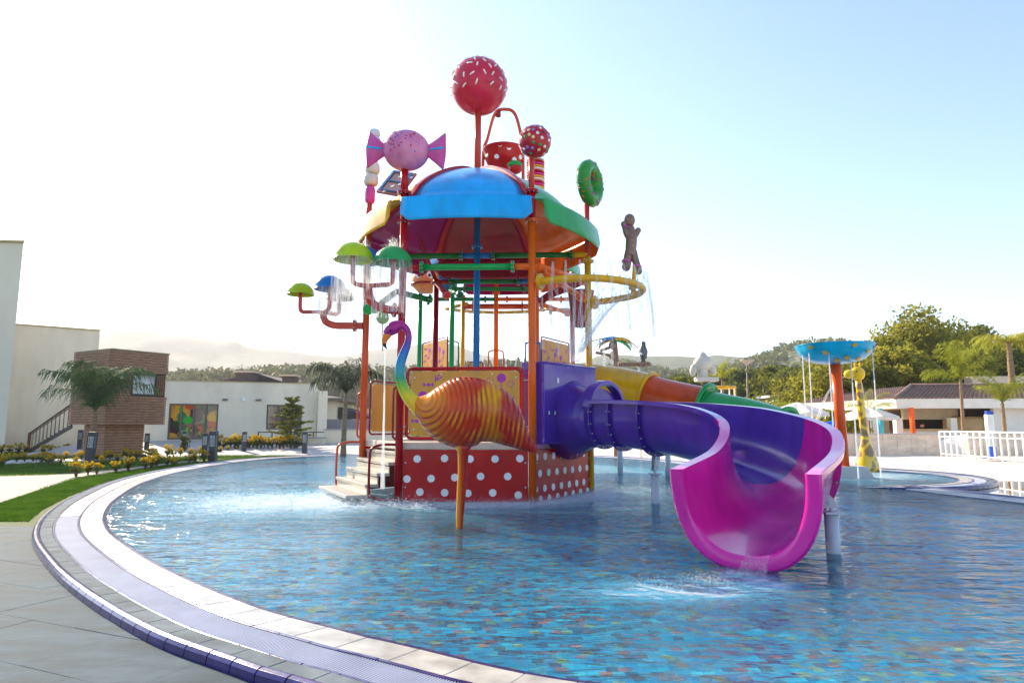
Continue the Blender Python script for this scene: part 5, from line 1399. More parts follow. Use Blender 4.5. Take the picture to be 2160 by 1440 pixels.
# keep blades off the pool rim
def keep(v, f):
    P = v.reshape(-1, 3, 3)[:, 0, :]; O = np.array([(p.x, p.y) for p in Oc[::6]]); NN = np.array([(n.x, n.y) for n in Nc[::6]])
    m = np.ones(len(P), bool)
    for i in range(0, len(P), 20000):
        q = P[i:i + 20000, None, :2] - O[None]; k = (q ** 2).sum(2).argmin(1); dd = ((P[i:i + 20000, :2] - O[k]) * NN[k]).sum(1); m[i:i + 20000] = dd > .015
    v = v.reshape(-1, 3, 3)[m].reshape(-1, 3); return v, np.arange(len(v)).reshape(-1, 3)
for bands, n, hg in ((edge, 60000, .05), (band2, 26000, .07), (band3, 16000, .08)):
    v, f = keep(*blades(bands, n, hg)); mbg.np_add(v, f)
tag(mbg.build('grass', GRASS), 'short green lawn grass along the pool rim and garden paths', 'grass', kind='stuff')

# ---------------------------------------------------------------- shrubs: five shared shapes, placed one by one
def shrub_proto(seed, h, w, yel):
    g_ = np.random.default_rng(seed); t = thing('yellow_shrub', '-', 'shrub', (0, 0, 0)); mb = MB(); bl = []
    for k in range(9):
        a = g_.uniform(0, 6.28); r = w * g_.uniform(.1, .9); z = h * g_.uniform(.55, .95); tip = Vector((math.cos(a) * r, math.sin(a) * r, z)); mb.tube([(0, 0, -.05), tip * .5 + Vector((0, 0, .05)), tip], [.012, .009, .006], 4)
        bl.append((tip.x, tip.y, tip.z, w * g_.uniform(.22, .36)))
    mb.build('stems', BARK, t)
    v, f = cloud(bl, 46, .026, seed, .55, .9, .2); mb = MB(); mb.np_add(v, f); mb.build('yellow_tips', yel, t)
    lo = [(x * .8, y * .8, z * .55, r) for x, y, z, r in bl[:6]]; v, f = cloud(lo, 45, .03, seed + 50, .5, .9, .2); mb = MB(); mb.np_add(v, f); mb.build('leaves', LF_SHG, t); return t
ONES = 'first second third fourth fifth sixth seventh eighth ninth tenth eleventh twelfth thirteenth fourteenth fifteenth sixteenth seventeenth eighteenth nineteenth twentieth'.split()
def ordw(n): return ONES[n - 1] if n <= 20 else ('twenty-' if n < 30 else 'thirty-') + ONES[n % 10 - 1] if n % 10 else 'thirtieth'
CNT = {}
def nth(what, where): CNT[where] = CNT.get(where, 0) + 1; return ordw(CNT[where]) + ' ' + what + ' from the left ' + where
protos = [shrub_proto(20 + k, .5, .24, LF_YEL) for k in range(5)]
used_p = [False] * 5
def place_shrub(p, sc, label, group, k=None):
    k = rng.randrange(5) if k is None else k; s3 = (sc * rng.uniform(.85, 1.15), sc * rng.uniform(.85, 1.15), sc * rng.uniform(.85, 1.2))
    if not used_p[k]: o = protos[k]; used_p[k] = True; o.location = p; o.rotation_euler = (0, 0, rng.uniform(0, 6)); o.scale = s3
    else: o = copy_tree(protos[k], None, p, rng.uniform(0, 6), s3)
    o['label'] = label; o['group'] = group
    return o
front = [(160, 1006), (185, 1002), (204, 1000), (212, 988), (245, 998), (270, 994), (306, 992), (318, 990), (330, 986), (352, 983), (365, 985), (398, 977), (412, 976), (430, 975)]
for px, py in sorted(front): place_shrub(gp(px, py, -.05), rng.uniform(.7, .95), nth('yellow-tipped shrub', 'in the front row between pool lawn and gravel path'), 'yellow shrubs of the front row')
mid = [(5, 985), (10, 978), (35, 975), (52, 975), (70, 974), (88, 978), (96, 975), (104, 981), (112, 972), (126, 980), (135, 972), (158, 982), (160, 975), (172, 971), (205, 972), (220, 972), (233, 970), (246, 976), (262, 968), (274, 969), (288, 969), (304, 969), (316, 967), (328, 966), (352, 964), (366, 963), (380, 962), (400, 961), (420, 960), (462, 958), (480, 957), (500, 956), (520, 955), (538, 954), (556, 954)]
for px, py in sorted(mid): place_shrub(gp(px, py, -.05), rng.uniform(.65, 1.0), nth('yellow-tipped shrub', 'in the middle row beside the pale kerb path'), 'yellow shrubs of the middle row')
back = [(3, 958), (20, 958), (38, 957), (52, 956), (92, 958), (104, 957), (118, 955), (141, 954), (160, 953), (300, 955), (318, 954), (340, 953), (362, 952), (384, 951)]
for px, py in sorted(back): place_shrub(gp(px, py, -.05), rng.uniform(.7, 1.0), nth('yellow-tipped shrub', 'in the back row near staircase and wooden cabin'), 'yellow shrubs of the back row')
wallrow = [(x, 944 + (x % 3)) for x in range(462, 640, 8)]
for px, py in wallrow: place_shrub(gpt(px, py), rng.uniform(1.0, 1.45), nth('bushy shrub', 'in the hedge row before the long cream building'), 'shrubs of the hedge row by the cream building')
# far woods: one mass each
def forest(name, label, verts, nx, ny, n, hgt, size, leaf, seed, jlo, jhi, per=26, ilo=0, ihi=None):
    g_ = np.random.default_rng(seed); V_ = np.array(verts).reshape(ny, nx, 3); bl = []
    for k in range(n):
        j = g_.uniform(jlo, jhi) * (ny - 2); i = g_.uniform(ilo, ihi or (nx - 2)); a, b = int(j), int(i); p = V_[a, b] * (1 - (j - a)) + V_[a + 1, b] * (j - a); q = V_[a, b + 1] - V_[a, b]; p = p + q * (i - b)
        h = hgt * g_.uniform(.5, 1.15); bl.append((p[0], p[1], p[2] + h * .45, h * .5))
    v, f = cloud(bl, per, size, seed + 1, .7, 1.05, .65); mb = MB(); mb.np_add(v, f); return tag(mb.build(name, leaf), label, 'forest', kind='stuff')
forest('forest', 'hazy green wood on the low rise behind the cream building', wf_v, wf_nx, wf_ny, 3300, 7, 1.1, LF_FORL, 5, .35, .74, 40, 40, 150)
forest('hillside_scrub', 'green scrub and small trees dotted over the rocky hill', rh_v, rh_nx, rh_ny, 2600, 5.0, 1.0, LF_FOR, 6, .12, .74, 26, 0, 190)
# ================================================================ LEFT: BUILDINGS AND GARDEN
WALL = mat('cream_render', (.90, .77, .57), .85, var=.10, vs_=.9, bump=.12, bs=60, stretch=(1, 1, .35)); COPE = mat('rimlit_wall_cap', (.55, .42, .20), .7, var=.1)  # wall caps: the sun's orange rim light is put into their colour
WOODP = mat('brown_cladding', (.33, .165, .09), .6, var=.35, vs_=3, bump=.35, bs=30, stretch=(1, 1, 6)); WOODD = mat('cladding_core', (.03, .016, .012), .8)
FRAME = mat('bronze_frame', (.17, .13, .10), .4, var=.1); GLASS = mat('window_glass', (.05, .055, .06), .06, var=.3, vs_=.8, spec=.9, coat=1.0)
ROOFD = mat('dark_roof_felt', (.06, .05, .055), .8, var=.2)
def mural():
    m = bpy.data.materials.new('door_glass_film'); t = nodes_of(m); L = t.links.new
    out = N(t, 'ShaderNodeOutputMaterial'); p = N(t, 'ShaderNodeBsdfPrincipled'); g = N(t, 'ShaderNodeNewGeometry')
    nz = N(t, 'ShaderNodeTexNoise'); nz.inputs['Scale'].default_value = 2.2; L(g.outputs['Position'], nz.inputs['Vector'])
    ad = N(t, 'ShaderNodeMixRGB'); ad.inputs[0].default_value = .35; L(g.outputs['Position'], ad.inputs[1]); L(nz.outputs['Color'], ad.inputs[2])
    vo = N(t, 'ShaderNodeTexVoronoi'); vo.inputs['Scale'].default_value = 3.0; L(ad.outputs[0], vo.inputs['Vector'])
    sp = N(t, 'ShaderNodeSeparateXYZ'); L(vo.outputs['Color'], sp.inputs[0]); rp = N(t, 'ShaderNodeValToRGB'); rp.color_ramp.interpolation = 'CONSTANT'; L(sp.outputs[0], rp.inputs[0]); e = rp.color_ramp.elements
    cs = [(.01, .10, .02), (.02, .50, .04), (.60, .26, .06), (.70, .07, .02), (.01, .07, .02), (.75, .36, .02), (.16, .18, .03), (.02, .22, .10), (.06, .02, .04)]
    e[0].position = 0; e[0].color = col4(cs[0]); e[1].position = .9; e[1].color = col4(cs[-1])
    for k, c in enumerate(cs[1:-1]): q = e.new(.1 + .115 * k); q.color = col4(c)
    L(rp.outputs[0], p.inputs['Base Color']); p.inputs['Roughness'].default_value = .15; p.inputs['Coat Weight'].default_value = .8; L(p.outputs[0], out.inputs[0]); return m
MURAL = mural()
def wallbox(mb, a, b, depth, z0, z1, mi=0):
    a = Vector((a[0], a[1], 0)); b = Vector((b[0], b[1], 0)); u = (b - a).normalized(); n = Vector((-u.y, u.x, 0))
    if n.y < 0: n = -n
    mb.prism([a, b, b + n * depth, a + n * depth], z0, z1, mi)
def hole_wall(a, b, depth, z0, z1, holes, m, parent, name='wall'):
    """facade from a to b with rectangular openings: holes = [(s0,s1,zlo,zhi)] metres along"""
    a = Vector((a[0], a[1], 0)); b = Vector((b[0], b[1], 0)); L = (b - a).length; u = (b - a) / L; mb = MB()
    xs = sorted({0, L} | {h[0] for h in holes} | {h[1] for h in holes})
    for s0, s1 in zip(xs[:-1], xs[1:]):
        hs = sorted([h for h in holes if h[0] <= s0 + 1e-6 and h[1] >= s1 - 1e-6], key=lambda h: h[2]); z = z0
        for h in hs:
            if h[2] > z: wallbox(mb, a + u * s0, a + u * s1, depth, z, h[2])
            z = h[3]
        if z1 > z: wallbox(mb, a + u * s0, a + u * s1, depth, z, z1)
    return mb.build(name, m, parent)
# long low building with coloured doors
La, Lb = Vector((-21.6, 41.5, 0)), Vector((-12.1, 41.2, 0))
def lz(px, py, Y): return at(px, py, Y).z
B3 = thing('cream_building', 'long low cream rendered building with coloured glass doors', 'building', La)
La = Vector((at(300, 900, 38.5).x, 38.5, 0)); Lb = Vector((at(667, 900, 42).x, 42.0, 0)); uL = (Lb - La).normalized(); LL = (Lb - La).length
zt3 = lz(667, 810, 42.0)
def s_of(px):   # distance along the facade of a photo column
    k = (px - 1080) / F_PX * .992; # x = k*y
    # La + uL*s : x = k*y
    return (k * La.y - La.x) / (uL.x - k * uL.y)
d0, d1 = s_of(354), s_of(459); w0_, w1_ = s_of(561), s_of(636); zd = 2.68
hole_wall(La, Lb, .3, -.1, zt3, [(d0, d1, .58, zd), (w0_, w1_, 1.15, zd)], WALL, B3)
mb = MB(); nL = Vector((-uL.y, uL.x, 0)); wallbox(mb, La + nL * .31, Lb + nL * .31, 9, -.1, zt3 - .15); mb.build('building_body', WALL, B3)
mb = MB(); wallbox(mb, La - nL * .04, Lb - nL * .04 + uL * .05, .45, zt3, zt3 + .05); mb.build('wall_cap', COPE, B3)
mb = MB(); c_ = Lb + nL * -.25 + uL * .3; mb.box((c_.x, c_.y, (zt3 - .45) / 2), (.55, .6, zt3 - .45), rz=math.atan2(uL.y, uL.x)); mb.build('wall_pier', WALL, B3)
def fpt(s, z, d=0): return La + uL * s + nL * d + Vector((0, 0, z))
def panelling(s0, s1, z0, z1, n, nm, gm, mid=None, leaf=()):
    fr = MB()
    for k in range(n + 1):
        s = s0 + (s1 - s0) * k / n; fr.bar(fpt(min(max(s, s0 + .04), s1 - .04), z0, .12), fpt(min(max(s, s0 + .04), s1 - .04), z1, .12), .09, .09)
    fr.bar(fpt(s0, z0 + .06, .12), fpt(s1, z0 + .06, .12), .085, .12); fr.bar(fpt(s0, z1 - .045, .12), fpt(s1, z1 - .045, .12), .085, .09)
    if mid: fr.bar(fpt(s0 + (s1 - s0) / n, mid, .12), fpt(s1 - (s1 - s0) / n, mid, .12), .08, .08)
    o = fr.build(nm, FRAME, B3)
    for k in range(n):
        a, b = s0 + (s1 - s0) * k / n, s0 + (s1 - s0) * (k + 1) / n; mb = MB(); mb.plate([fpt(a, z0, .16), fpt(b, z0, .16), fpt(b, z1, .16), fpt(a, z1, .16)], .01); mb.build('pane', gm, o)
    return o
dr = panelling(d0, d1, .58, zd, 4, 'glass_door', MURAL, 1.45)
mb = MB(); mb.bar(fpt((d0 + d1) / 2 + .05, 1.0, .04), fpt((d0 + d1) / 2 + .05, 1.35, .04), .02, .02); mb.build('door_handle', DARKM, dr)
panelling(w0_, w1_, 1.15, zd, 3, 'window', GLASS)
for px in (342, 472, 543):
    s = s_of(px); mb = MB(); c_ = fpt(s, 2.95, -.08); mb.box(c_, (.3, .14, .1), rz=math.atan2(uL.y, uL.x)); mb.build('wall_lamp', mat('lamp_grey%d' % px, (.12, .13, .14), .4), B3, bevel=.02)
s = s_of(511); mb = MB(); mb.box(fpt(s, 2.97, -.07), (.2, .12, .22), rz=math.atan2(uL.y, uL.x)); mb.build('wall_speaker', WHITEP, B3, bevel=.02)
for (px, py0, py1, wpx, Y) in ((521, 787, 801, 36, 44.0), (612, 794, 807, 26, 44.0)):
    p = at(px, py1 + 6, Y); z1 = lz(px, py0, Y); w = wpx / F_PX * Y; mb = MB(); mb.box((p.x, Y, (p.z + z1) / 2), (w, w, z1 - p.z)); ch = mb.build('roof_cowl', ROOFD, B3)
    mb = MB(); mb.box((p.x, Y, z1 + .05), (w + .25, w + .25, .1)); mb.build('cowl_cap', mat('cowl_cap%d' % px, (.45, .38, .30), .6), ch)
mb = MB(); q0, q1, q2 = at(462, 803, 45), at(540, 786, 45), at(600, 806, 45); mb.add([q0, q1, q2, q0 + Vector((0, 5, 0)), q1 + Vector((0, 5, 0)), q2 + Vector((0, 5, 0))], [(0, 1, 2), (0, 3, 4, 1), (1, 4, 5, 2), (3, 5, 4)]); mb.build('roof', ROOFD, B3)
# tall blocks at the far left (the tall one goes on outside the frame)
B1 = thing('cream_building', 'tall plain cream building block at the left edge', 'building', (-31, 36, 0))
zT = lz(44, 512, 34.5); xT = at(30, 720, 34.5).x
mb = MB(); mb.prism([(xT, 34.5, 0), (xT * 1.36, 46, 0), (xT - 16, 46, 0), (xT - 16, 33, 0)], -.1, zT); mb.build('wall', mat('cream_render_cool', (.88, .77, .59), .85, var=.05, vs_=.5, bump=.1, bs=60), B1)
mb = MB(); mb.prism([(xT + .12, 34.38, 0), (xT * 1.36 + .1, 46.1, 0), (xT - 16.1, 46.1, 0), (xT - 16.1, 32.9, 0)], zT, zT + .1); mb.build('wall_cap', COPE, B1)
B2 = thing('cream_building', 'cream building block of middle height behind the wooden staircase', 'building', (-27, 38, 0))
a = at(20, 900, 36.5); b = at(195, 900, 39.5); zM = lz(195, 698, 39.5)
mb = MB(); wallbox(mb, (a.x - 2, 36.0), (b.x, 39.5), 7, -.1, zM); mb.build('wall', WALL, B2)
mb = MB(); wallbox(mb, (a.x - 2.02, 35.94), (b.x + .07, 39.44), 7.1, zM, zM + .08); mb.build('wall_cap', COPE, B2)
# wooden cabin, clad plank by plank
CB = thing('wooden_cabin', 'brown timber-clad cabin on a narrow plinth with one window and outside stairs', 'cabin', gp(225, 950, 0))
Yc0 = 29.0; c0 = at(222, 900, Yc0); c0 = Vector((c0.x, Yc0, 0)); cr_ = Vector((at(345, 900, 31.2).x, 31.2, 0)); cl_ = Vector((at(146, 900, 30.6).x, 30.6, 0))
ztop, zbot = lz(224, 737, Yc0), lz(218, 895, Yc0)
up_ = Vector((0, 0, 1)); cback = cr_ + (cl_ - c0)
mb = MB(); i_ = lambda p: c0.lerp(p, 1.0); mb.prism([c0 + (cr_ - c0) * .0 + (cback - c0) * .012, cr_ + (cl_ - cr_) * .01, cback - (cback - c0) * .01, cl_ + (cr_ - cl_) * .01], zbot + .02, ztop - .02); mb.build('cabin_core', WOODD, CB)
p0 = c0.lerp(cback, .12); 
bl_, br_ = Vector((at(180, 900, 30.4).x, 30.4, 0)), Vector((at(303, 900, 30.9).x, 30.9, 0)); bc_ = Vector((at(224, 900, 29.6).x, 29.6, 0))
mb = MB(); mb.prism([bc_ + (br_ - bc_) * 0, br_, br_ + (bl_ - bc_), bl_], -.1, zbot + .02); mb.build('plinth_core', WOODD, CB)
def clad(A, B, z0, z1, ph, holes=(), out=.025, nseg=2):
    A, B = Vector(A), Vector(B); L = (B - A).length; u = (B - A) / L; n = Vector((u.y, -u.x, 0))
    if n.y > 0: n = -n
    rows = int(round((z1 - z0) / ph)); ph = (z1 - z0) / rows
    for r in range(rows):
        za = z0 + r * ph; zb = za + ph * .86; segs = [(0, L)]
        for h in holes:
            if za < h[3] and zb > h[2]: segs = [s for a, b in segs for s in ((a, min(b, h[0])), (max(a, h[1]), b)) if s[1] - s[0] > .03]
        for a, b in segs:
            k = nseg if b - a > L * .7 else 1
            for q in range(k):
                s0 = a + (b - a) * q / k + .003; s1 = a + (b - a) * (q + 1) / k - .003; mb = MB(); j = rng.uniform(0, .006)
                mb.bar(A + u * (s0 - .02 * (q == 0)) + n * (out + j) + up_ * (za + ph * .43), A + u * (s1 + .02 * (q == k - 1)) + n * (out + j) + up_ * (za + ph * .43), .03, ph * .86)
                mb.build('plank', WOODP, CB)
LR = (cr_ - c0).length
hs = (LR * .38, LR * .80, lz(300, 833, 30.4), lz(300, 790, 30.4))
clad(c0, cr_, zbot, ztop, .115, [hs, (LR * .80, LR * 1.0, hs[2], hs[3])]); clad(cl_, c0, zbot, ztop, .115); clad(bc_, br_, -.02, zbot, .12); clad(bl_, bc_, -.02, zbot, .12)
uc = (cr_ - c0) / LR; nc = Vector((uc.y, -uc.x, 0)); nc = nc if nc.y < 0 else -nc
for k in range(5):
    s = LR * (.825 + .035 * k); mb = MB(); mb.bar(c0 + uc * s + nc * .03 + up_ * hs[2], c0 + uc * s + nc * .03 + up_ * hs[3], .045, .035); mb.build('upright_batten', WOODP, CB)
q = lambda s, z, d=.0: c0 + uc * s + nc * d + up_ * z
mb = MB()
for a, b in (((hs[0], hs[2]), (hs[1], hs[2])), ((hs[0], hs[3]), (hs[1], hs[3])), ((hs[0], hs[2]), (hs[0], hs[3])), ((hs[1], hs[2]), (hs[1], hs[3]))): mb.bar(q(a[0], a[1], .03), q(b[0], b[1], .03), .07, .09)
wf = mb.build('window', DARKM, CB); mb = MB(); mb.plate([q(hs[0], hs[2], .01), q(hs[1], hs[2], .01), q(hs[1], hs[3], .01), q(hs[0], hs[3], .01)], .01); mb.build('pane', mat('cabin_glass', (.30, .12, .10), .08, coat=1, var=.6, vs_=1.2, col2=(.35, .42, .40)), wf)
mb = MB(); mb.prism([c0 + nc * .06, cr_ + nc * .06 + uc * .05, cback, cl_ - uc * .05], ztop, ztop + .06); mb.build('cabin_roof', mat('roof_trim', (.30, .22, .12), .6), CB)
# staircase
STR = thing('outside_staircase', 'dark metal staircase with brown handrails climbing to the wooden cabin', 'staircase', gp(70, 950, 0))
RAILM = mat('brown_rail', (.14, .045, .03), .45, var=.2)
s0f, s1f = gp(58, 952, 0), at(152, 893, 30.8); s0b = s0f + Vector((-.75, 1.0, 0)); off = Vector((-.62, .95, 0))
n = 12
for k in range(n):
    t = (k + .5) / n; p = s0f.lerp(Vector((s1f.x, s1f.y, s1f.z - .05)), t); mb = MB(); mb.plate([p + Vector((-.13, 0, 0)), p + Vector((.13, 0, 0)), p + off + Vector((.13, 0, 0)), p + off + Vector((-.13, 0, 0))], .035); mb.build('tread', DARKM, STR)
for o in (Vector((0, 0, 0)), off):
    mb = MB(); mb.bar(s0f + o - up_ * .05, s1f + o - up_ * .12, .05, .18); mb.build('stringer', DARKM, STR)
    for hz in (.98,):
        mb = MB(); mb.tube([s0f + o, s0f + o + up_ * hz, s1f + o + up_ * (hz - .0)], .03, 7); mb.tube([s0f + o + up_ * .86, s1f + o + up_ * .86], .015, 6); mb.build('handrail', RAILM, STR)
    for k in range(1, 11):
        p = (s0f + o).lerp(s1f + o, k / 11); mb = MB(); mb.tube([p, p + up_ * .95], .012, 5); mb.build('baluster', RAILM, STR)
    mb = MB(); mb.bar(s0f + o - up_ * .05, s0f + o + up_ * 1.0, .07, .07); mb.build('newel_post', RAILM, STR)
# bollard lamps
def bollard():
    t = thing('bollard_lamp', '-', 'bollard lamp', (0, 0, 0)); ANT = mat('anthracite_paint', (.035, .045, .06), .45, var=.15)
    mb = MB(); mb.box((0, 0, .26), (.24, .24, .56)); mb.build('base', ANT, t, bevel=.01)
    mb = MB(); mb.box((0, 0, 1.01), (.24, .24, .16)); mb.build('cap', ANT, t, bevel=.01)
    mb = MB(); mb.box((0, 0, .735), (.19, .19, .39)); mb.build('lens', mat('opal_lens', (.85, .87, .9), .3, var=.05), t)
    for sx in (-1, 1):
        for sy in (-1, 1): mb = MB(); mb.box((sx * .108, sy * .108, .735), (.026, .026, .39)); mb.build('corner_rail', ANT, t)
    mb = MB()
    for a in range(4):
        m_ = Matrix.Rotation(a * math.pi / 2, 4, 'Z')
        for z in np.linspace(.58, .89, 8): mb.box(m_ @ Vector((0, -.1, z)), (.19, .012, .012), mat=m_)
        for x in (-.05, 0, .05): mb.box(m_ @ Vector((x, -.1, .735)), (.01, .012, .39), mat=m_)
    tag(mb.build('louvre_grid', ANT, t), kind='stuff'); return t
bl0 = bollard(); bused = False
for px, py, hpx, lb in ((188, 976, 64, 'leaning grey bollard lamp in front of the palm and wooden cabin'), (448, 973, 63, 'nearest dark bollard lamp with gridded lens before the coloured doors'), (431, 962, 48, 'bollard lamp just left of the nearest dark bollard'),
                       (309, 948, 34, 'small bollard lamp at the right corner of the wooden cabin'), (386, 950, 40, 'bollard lamp with bright lens in front of the coloured doors'), (462, 940, 30, 'bollard lamp standing against the wall right of the coloured doors'),
                       (514, 951, 40, 'bollard lamp with bright lens on the pale terrace'), (642, 955, 44, 'bollard lamp at the end of the lawn near the low wall'), (624, 945, 30, 'bollard lamp with bright lens behind the small conifer'), (168, 947, 40, 'dark bollard lamp under the staircase beside the cabin plinth')):
    p = gpt(px, py); sc = hpx / F_PX * p.y / 1.09; sc = min(max(sc, .75), 1.3)
    o = bl0 if not bused else copy_tree(bl0, None, p, 0); bused = True
    o.location = p; o.scale = (sc, sc, sc); o.rotation_euler = (0, R(3) if px == 188 else 0, rng.uniform(-.1, .6)); o['label'] = lb; o['group'] = 'bollard lamps in the garden'
# boundary walls, back house, railings at the right end of the cream building
BW = thing('garden_wall', 'low cream garden wall stepping up behind the dark palm', 'wall', at(700, 950, 38))
a, b = gp(655, 948, 0), gp(770, 948, 0); zw = lz(690, 908, a.y); zw2 = lz(640, 925, a.y)
def seg(px0, px1, pyt, Y, nm='wall_panel'):
    A, B = at(px0, 900, Y), at(px1, 900, Y); z = lz((px0 + px1) / 2, pyt, Y); mb = MB(); mb.box(((A.x + B.x) / 2, Y + .15, z / 2 - .05), (B.x - A.x, .3, z + .1)); o = mb.build(nm, WALL, BW)
    mb = MB(); mb.box(((A.x + B.x) / 2, Y + .15, z + .03), (B.x - A.x + .08, .4, .06)); mb.build('wall_coping', PALE, o)
seg(650, 684, 924, 37.0); seg(684, 838, 907, 37.6)
RL = thing('terrace_railing', 'dark metal railing on the terrace before the cream building window', 'railing', at(600, 920, 38)); zr_ = .95
A, B = at(545, 912, 38.5), at(690, 912, 38.5); zA = lz(600, 911, 38.5)
mb = MB(); mb.bar(Vector((A.x, 38.5, zA)), Vector((B.x, 38.5, zA)), .05, .05); mb.bar(Vector((A.x, 38.5, zA - .3)), Vector((B.x, 38.5, zA - .3)), .03, .03); mb.build('rails', DARKM, RL)
for x in np.linspace(A.x, B.x, 6): mb = MB(); mb.bar(Vector((x, 38.5, 0)), Vector((x, 38.5, zA)), .05, .05); mb.build('rail_post', DARKM, RL)
BH = thing('house', 'small cream house with dark hipped roof behind the long cream building', 'building', at(700, 870, 48))
x0, x1 = at(662, 870, 48).x, at(706, 870, 48).x; z1 = lz(690, 846, 48); mb = MB(); mb.prism([(x0, 48, 0), (x1, 48, 0), (x1, 54, 0), (x0, 54, 0)], -.1, z1); mb.build('wall', WALL, BH)
mb = MB(); mb.prism([(x0 - .3, 47.4, 0), (x1 + .7, 47.4, 0), (x1 + .7, 54.5, 0), (x0 - .3, 54.5, 0)], z1, z1 + .22); mb.build('eaves', FRAME, BH)
ax, az = (x0 + x1) / 2 - 2.2, lz(668, 826, 50); mb = MB(); mb.add([(x0 - 3, 47.4, z1 + .22), (x1 + .7, 47.4, z1 + .22), (x1 + .7, 54.5, z1 + .22), (x0 - 3, 54.5, z1 + .22), (ax, 50.5, az)], [(0, 1, 4), (1, 2, 4), (2, 3, 4), (3, 0, 4)]); mb.build('roof', ROOFD, BH)
mb = MB(); mb.box((x0 + .45, 47.97, z1 - .9), (.3, .1, 1.1)); mb.build('window', GLASS, BH)
mb = MB(); mb.prism([(x1, 49, 0), (x1 + 2.4, 49, 0), (x1 + 2.4, 53, 0), (x1, 53, 0)], -.1, lz(720, 886, 49)); mb.build('lean_to', WALL, BH)
zq = lz(720, 882, 49); mb = MB(); mb.add([(x1, 48.8, zq), (x1 + 2.7, 48.8, zq), (x1 + .1, 48.8, lz(706, 858, 49)), (x1, 53, zq), (x1 + 2.7, 53, zq), (x1 + .1, 53, lz(706, 858, 49))], [(0, 1, 2), (1, 4, 5, 2), (0, 2, 5, 3), (3, 5, 4)]); mb.build('lean_to_roof', ROOFD, BH)
SF = thing('slat_fence', 'grey slatted screen fence below the back house', 'fence', at(740, 900, 43))
for k in range(26):
    x = at(662, 900, 43).x + k * .165
    mb = MB(); mb.box((x, 43, .9), (.15, .04, 2.0 + lz(700, 887, 43) - 1.9)); mb.build('slat', mat('fence_grey', (.25, .24, .26), .7) if k == 0 else bpy.data.materials['fence_grey'], SF)
# palms and conifer
pb = Vector((at(197, 900, 26.5).x, 26.5, 0))
palm('feathery green palm with drooping fronds in front of the wooden cabin', pb, lz(198, 868, pb.y), 18, 3.0, LF_PALM, 11, droop=.70, r=.09, leaflet=.8, hang=.8,
     dirs=[R(a) for a in (178, 172, 5, 12, 30, 150, 100, 80, 60, 120, 200, 340, 230, 310, 270, 255, 290, 95)], ups=[.95, 1.35, 1.0, 1.3, 1.4, 1.4, 1.5, 1.55, 1.45, 1.5, 1.3, 1.4, 1.45, 1.5, 1.5, 1.55, 1.45, 1.4])
pb = gp(733, 952, 0); pb = Vector((at(727, 900, 31).x, 31, 0))
palm('dark palm with sparse drooping fronds seen through falling water left of the tower', pb, lz(733, 830, 31), 9, 2.6, leafm('dusky_palm', (.03, .045, .03), (.06, .08, .05), 2), 23, droop=.75, r=.09, leaflet=.9, hang=1.0, dirs=[R(a) for a in (175, 168, 182, 60, 95, 20, 5, 120, 300)], ups=[1.25, 1.4, 1.0, 1.5, 1.5, 1.35, 1.1, 1.5, 1.4], name='palm_tree')
cp = Vector((at(614, 900, 36).x, 36, 0)); CT = thing('layered_conifer', 'small layered conifer in front of the cream building window', 'tree', cp)
hc = lz(612, 835, 36); mb = MB(); mb.tube([cp - up_ * .2, cp + up_ * hc], [.09, .02], 8); bl = []
for k in range(9):
    z = .9 + (hc - 1.0) * k / 9; r = 1.15 * (1 - .82 * k / 9) * (.75 + .5 * rng.random())
    for j in range(5):
        a = j * 1.26 + k * .9 + rng.uniform(-.3, .3); r2 = r * rng.uniform(.7, 1.15); e = cp + Vector((math.cos(a) * r2, math.sin(a) * r2, z + rng.uniform(-.05, .3))); mb.tube([cp + up_ * (z - .08), e], [.03, .012], 4)
        for q_ in np.linspace(.35, 1, 5): pp = (cp + up_ * z).lerp(e, q_); bl.append((pp.x, pp.y, pp.z, .13))
mb.build('trunk', BARK, CT); v, f = cloud(bl, 34, .06, 9, .4, .4, .2); mb = MB(); mb.np_add(v, f); mb.build('crown', leafm('conifer_leaf', (.10, .14, .02), (.24, .26, .05), 3), CT)
sp = gpt(388, 951); st_ = thing('green_sapling', 'small green bushy sapling in front of the bright bollard by the doors', 'shrub', sp); mb = MB(); mb.tube([sp, sp + up_ * .7], [.02, .01], 5); mb.build('stem', BARK, st_)
v, f = cloud([(sp.x, sp.y, .3, .22), (sp.x + .12, sp.y, .6, .2), (sp.x - .1, sp.y, .75, .15)], 120, .05, 31, .5); mb = MB(); mb.np_add(v, f); mb.build('leaves', LF_SHG, st_)
# ================================================================ RIGHT SIDE
# plinth and dish fountain
dp = gp(1778, 978, 0.0); dp = Vector((at(1776, 900, 18.2).x, 18.2, 0)); DF = thing('dish_fountain', 'blue dish with yellow stars on a red-orange pole, water running off its rim', 'fountain', dp)
zdb = at(1765, 768, 18.2).z; zdt = at(1765, 729, 18.2).z; xt = at(1762, 768, 18.2).x
mb = MB(); mb.tube([Vector((dp.x, dp.y, .2)), Vector((xt, dp.y, zdb + .1))], .135, 22); pl_ = mb.build('pole', plas('pole_orange_red', (.80, .09, .01), .2), DF)
rd_ = 78 / F_PX * 18.2; prof = [(.001, 0), (.2, .0), (rd_ * .45, .03), (rd_ * .72, .11), (rd_ * .9, .26), (rd_ * .98, .42), (rd_, .5), (rd_ + .02, .52), (rd_ - .03, .52), (rd_ * .86, .28), (.001, .06)]
mb = MB(); mb.lathe((xt, dp.y, zdb), prof, 48, ry=1.0); ds = mb.build('dish', plas('dish_blue', (.002, .40, .70), .15), DF)
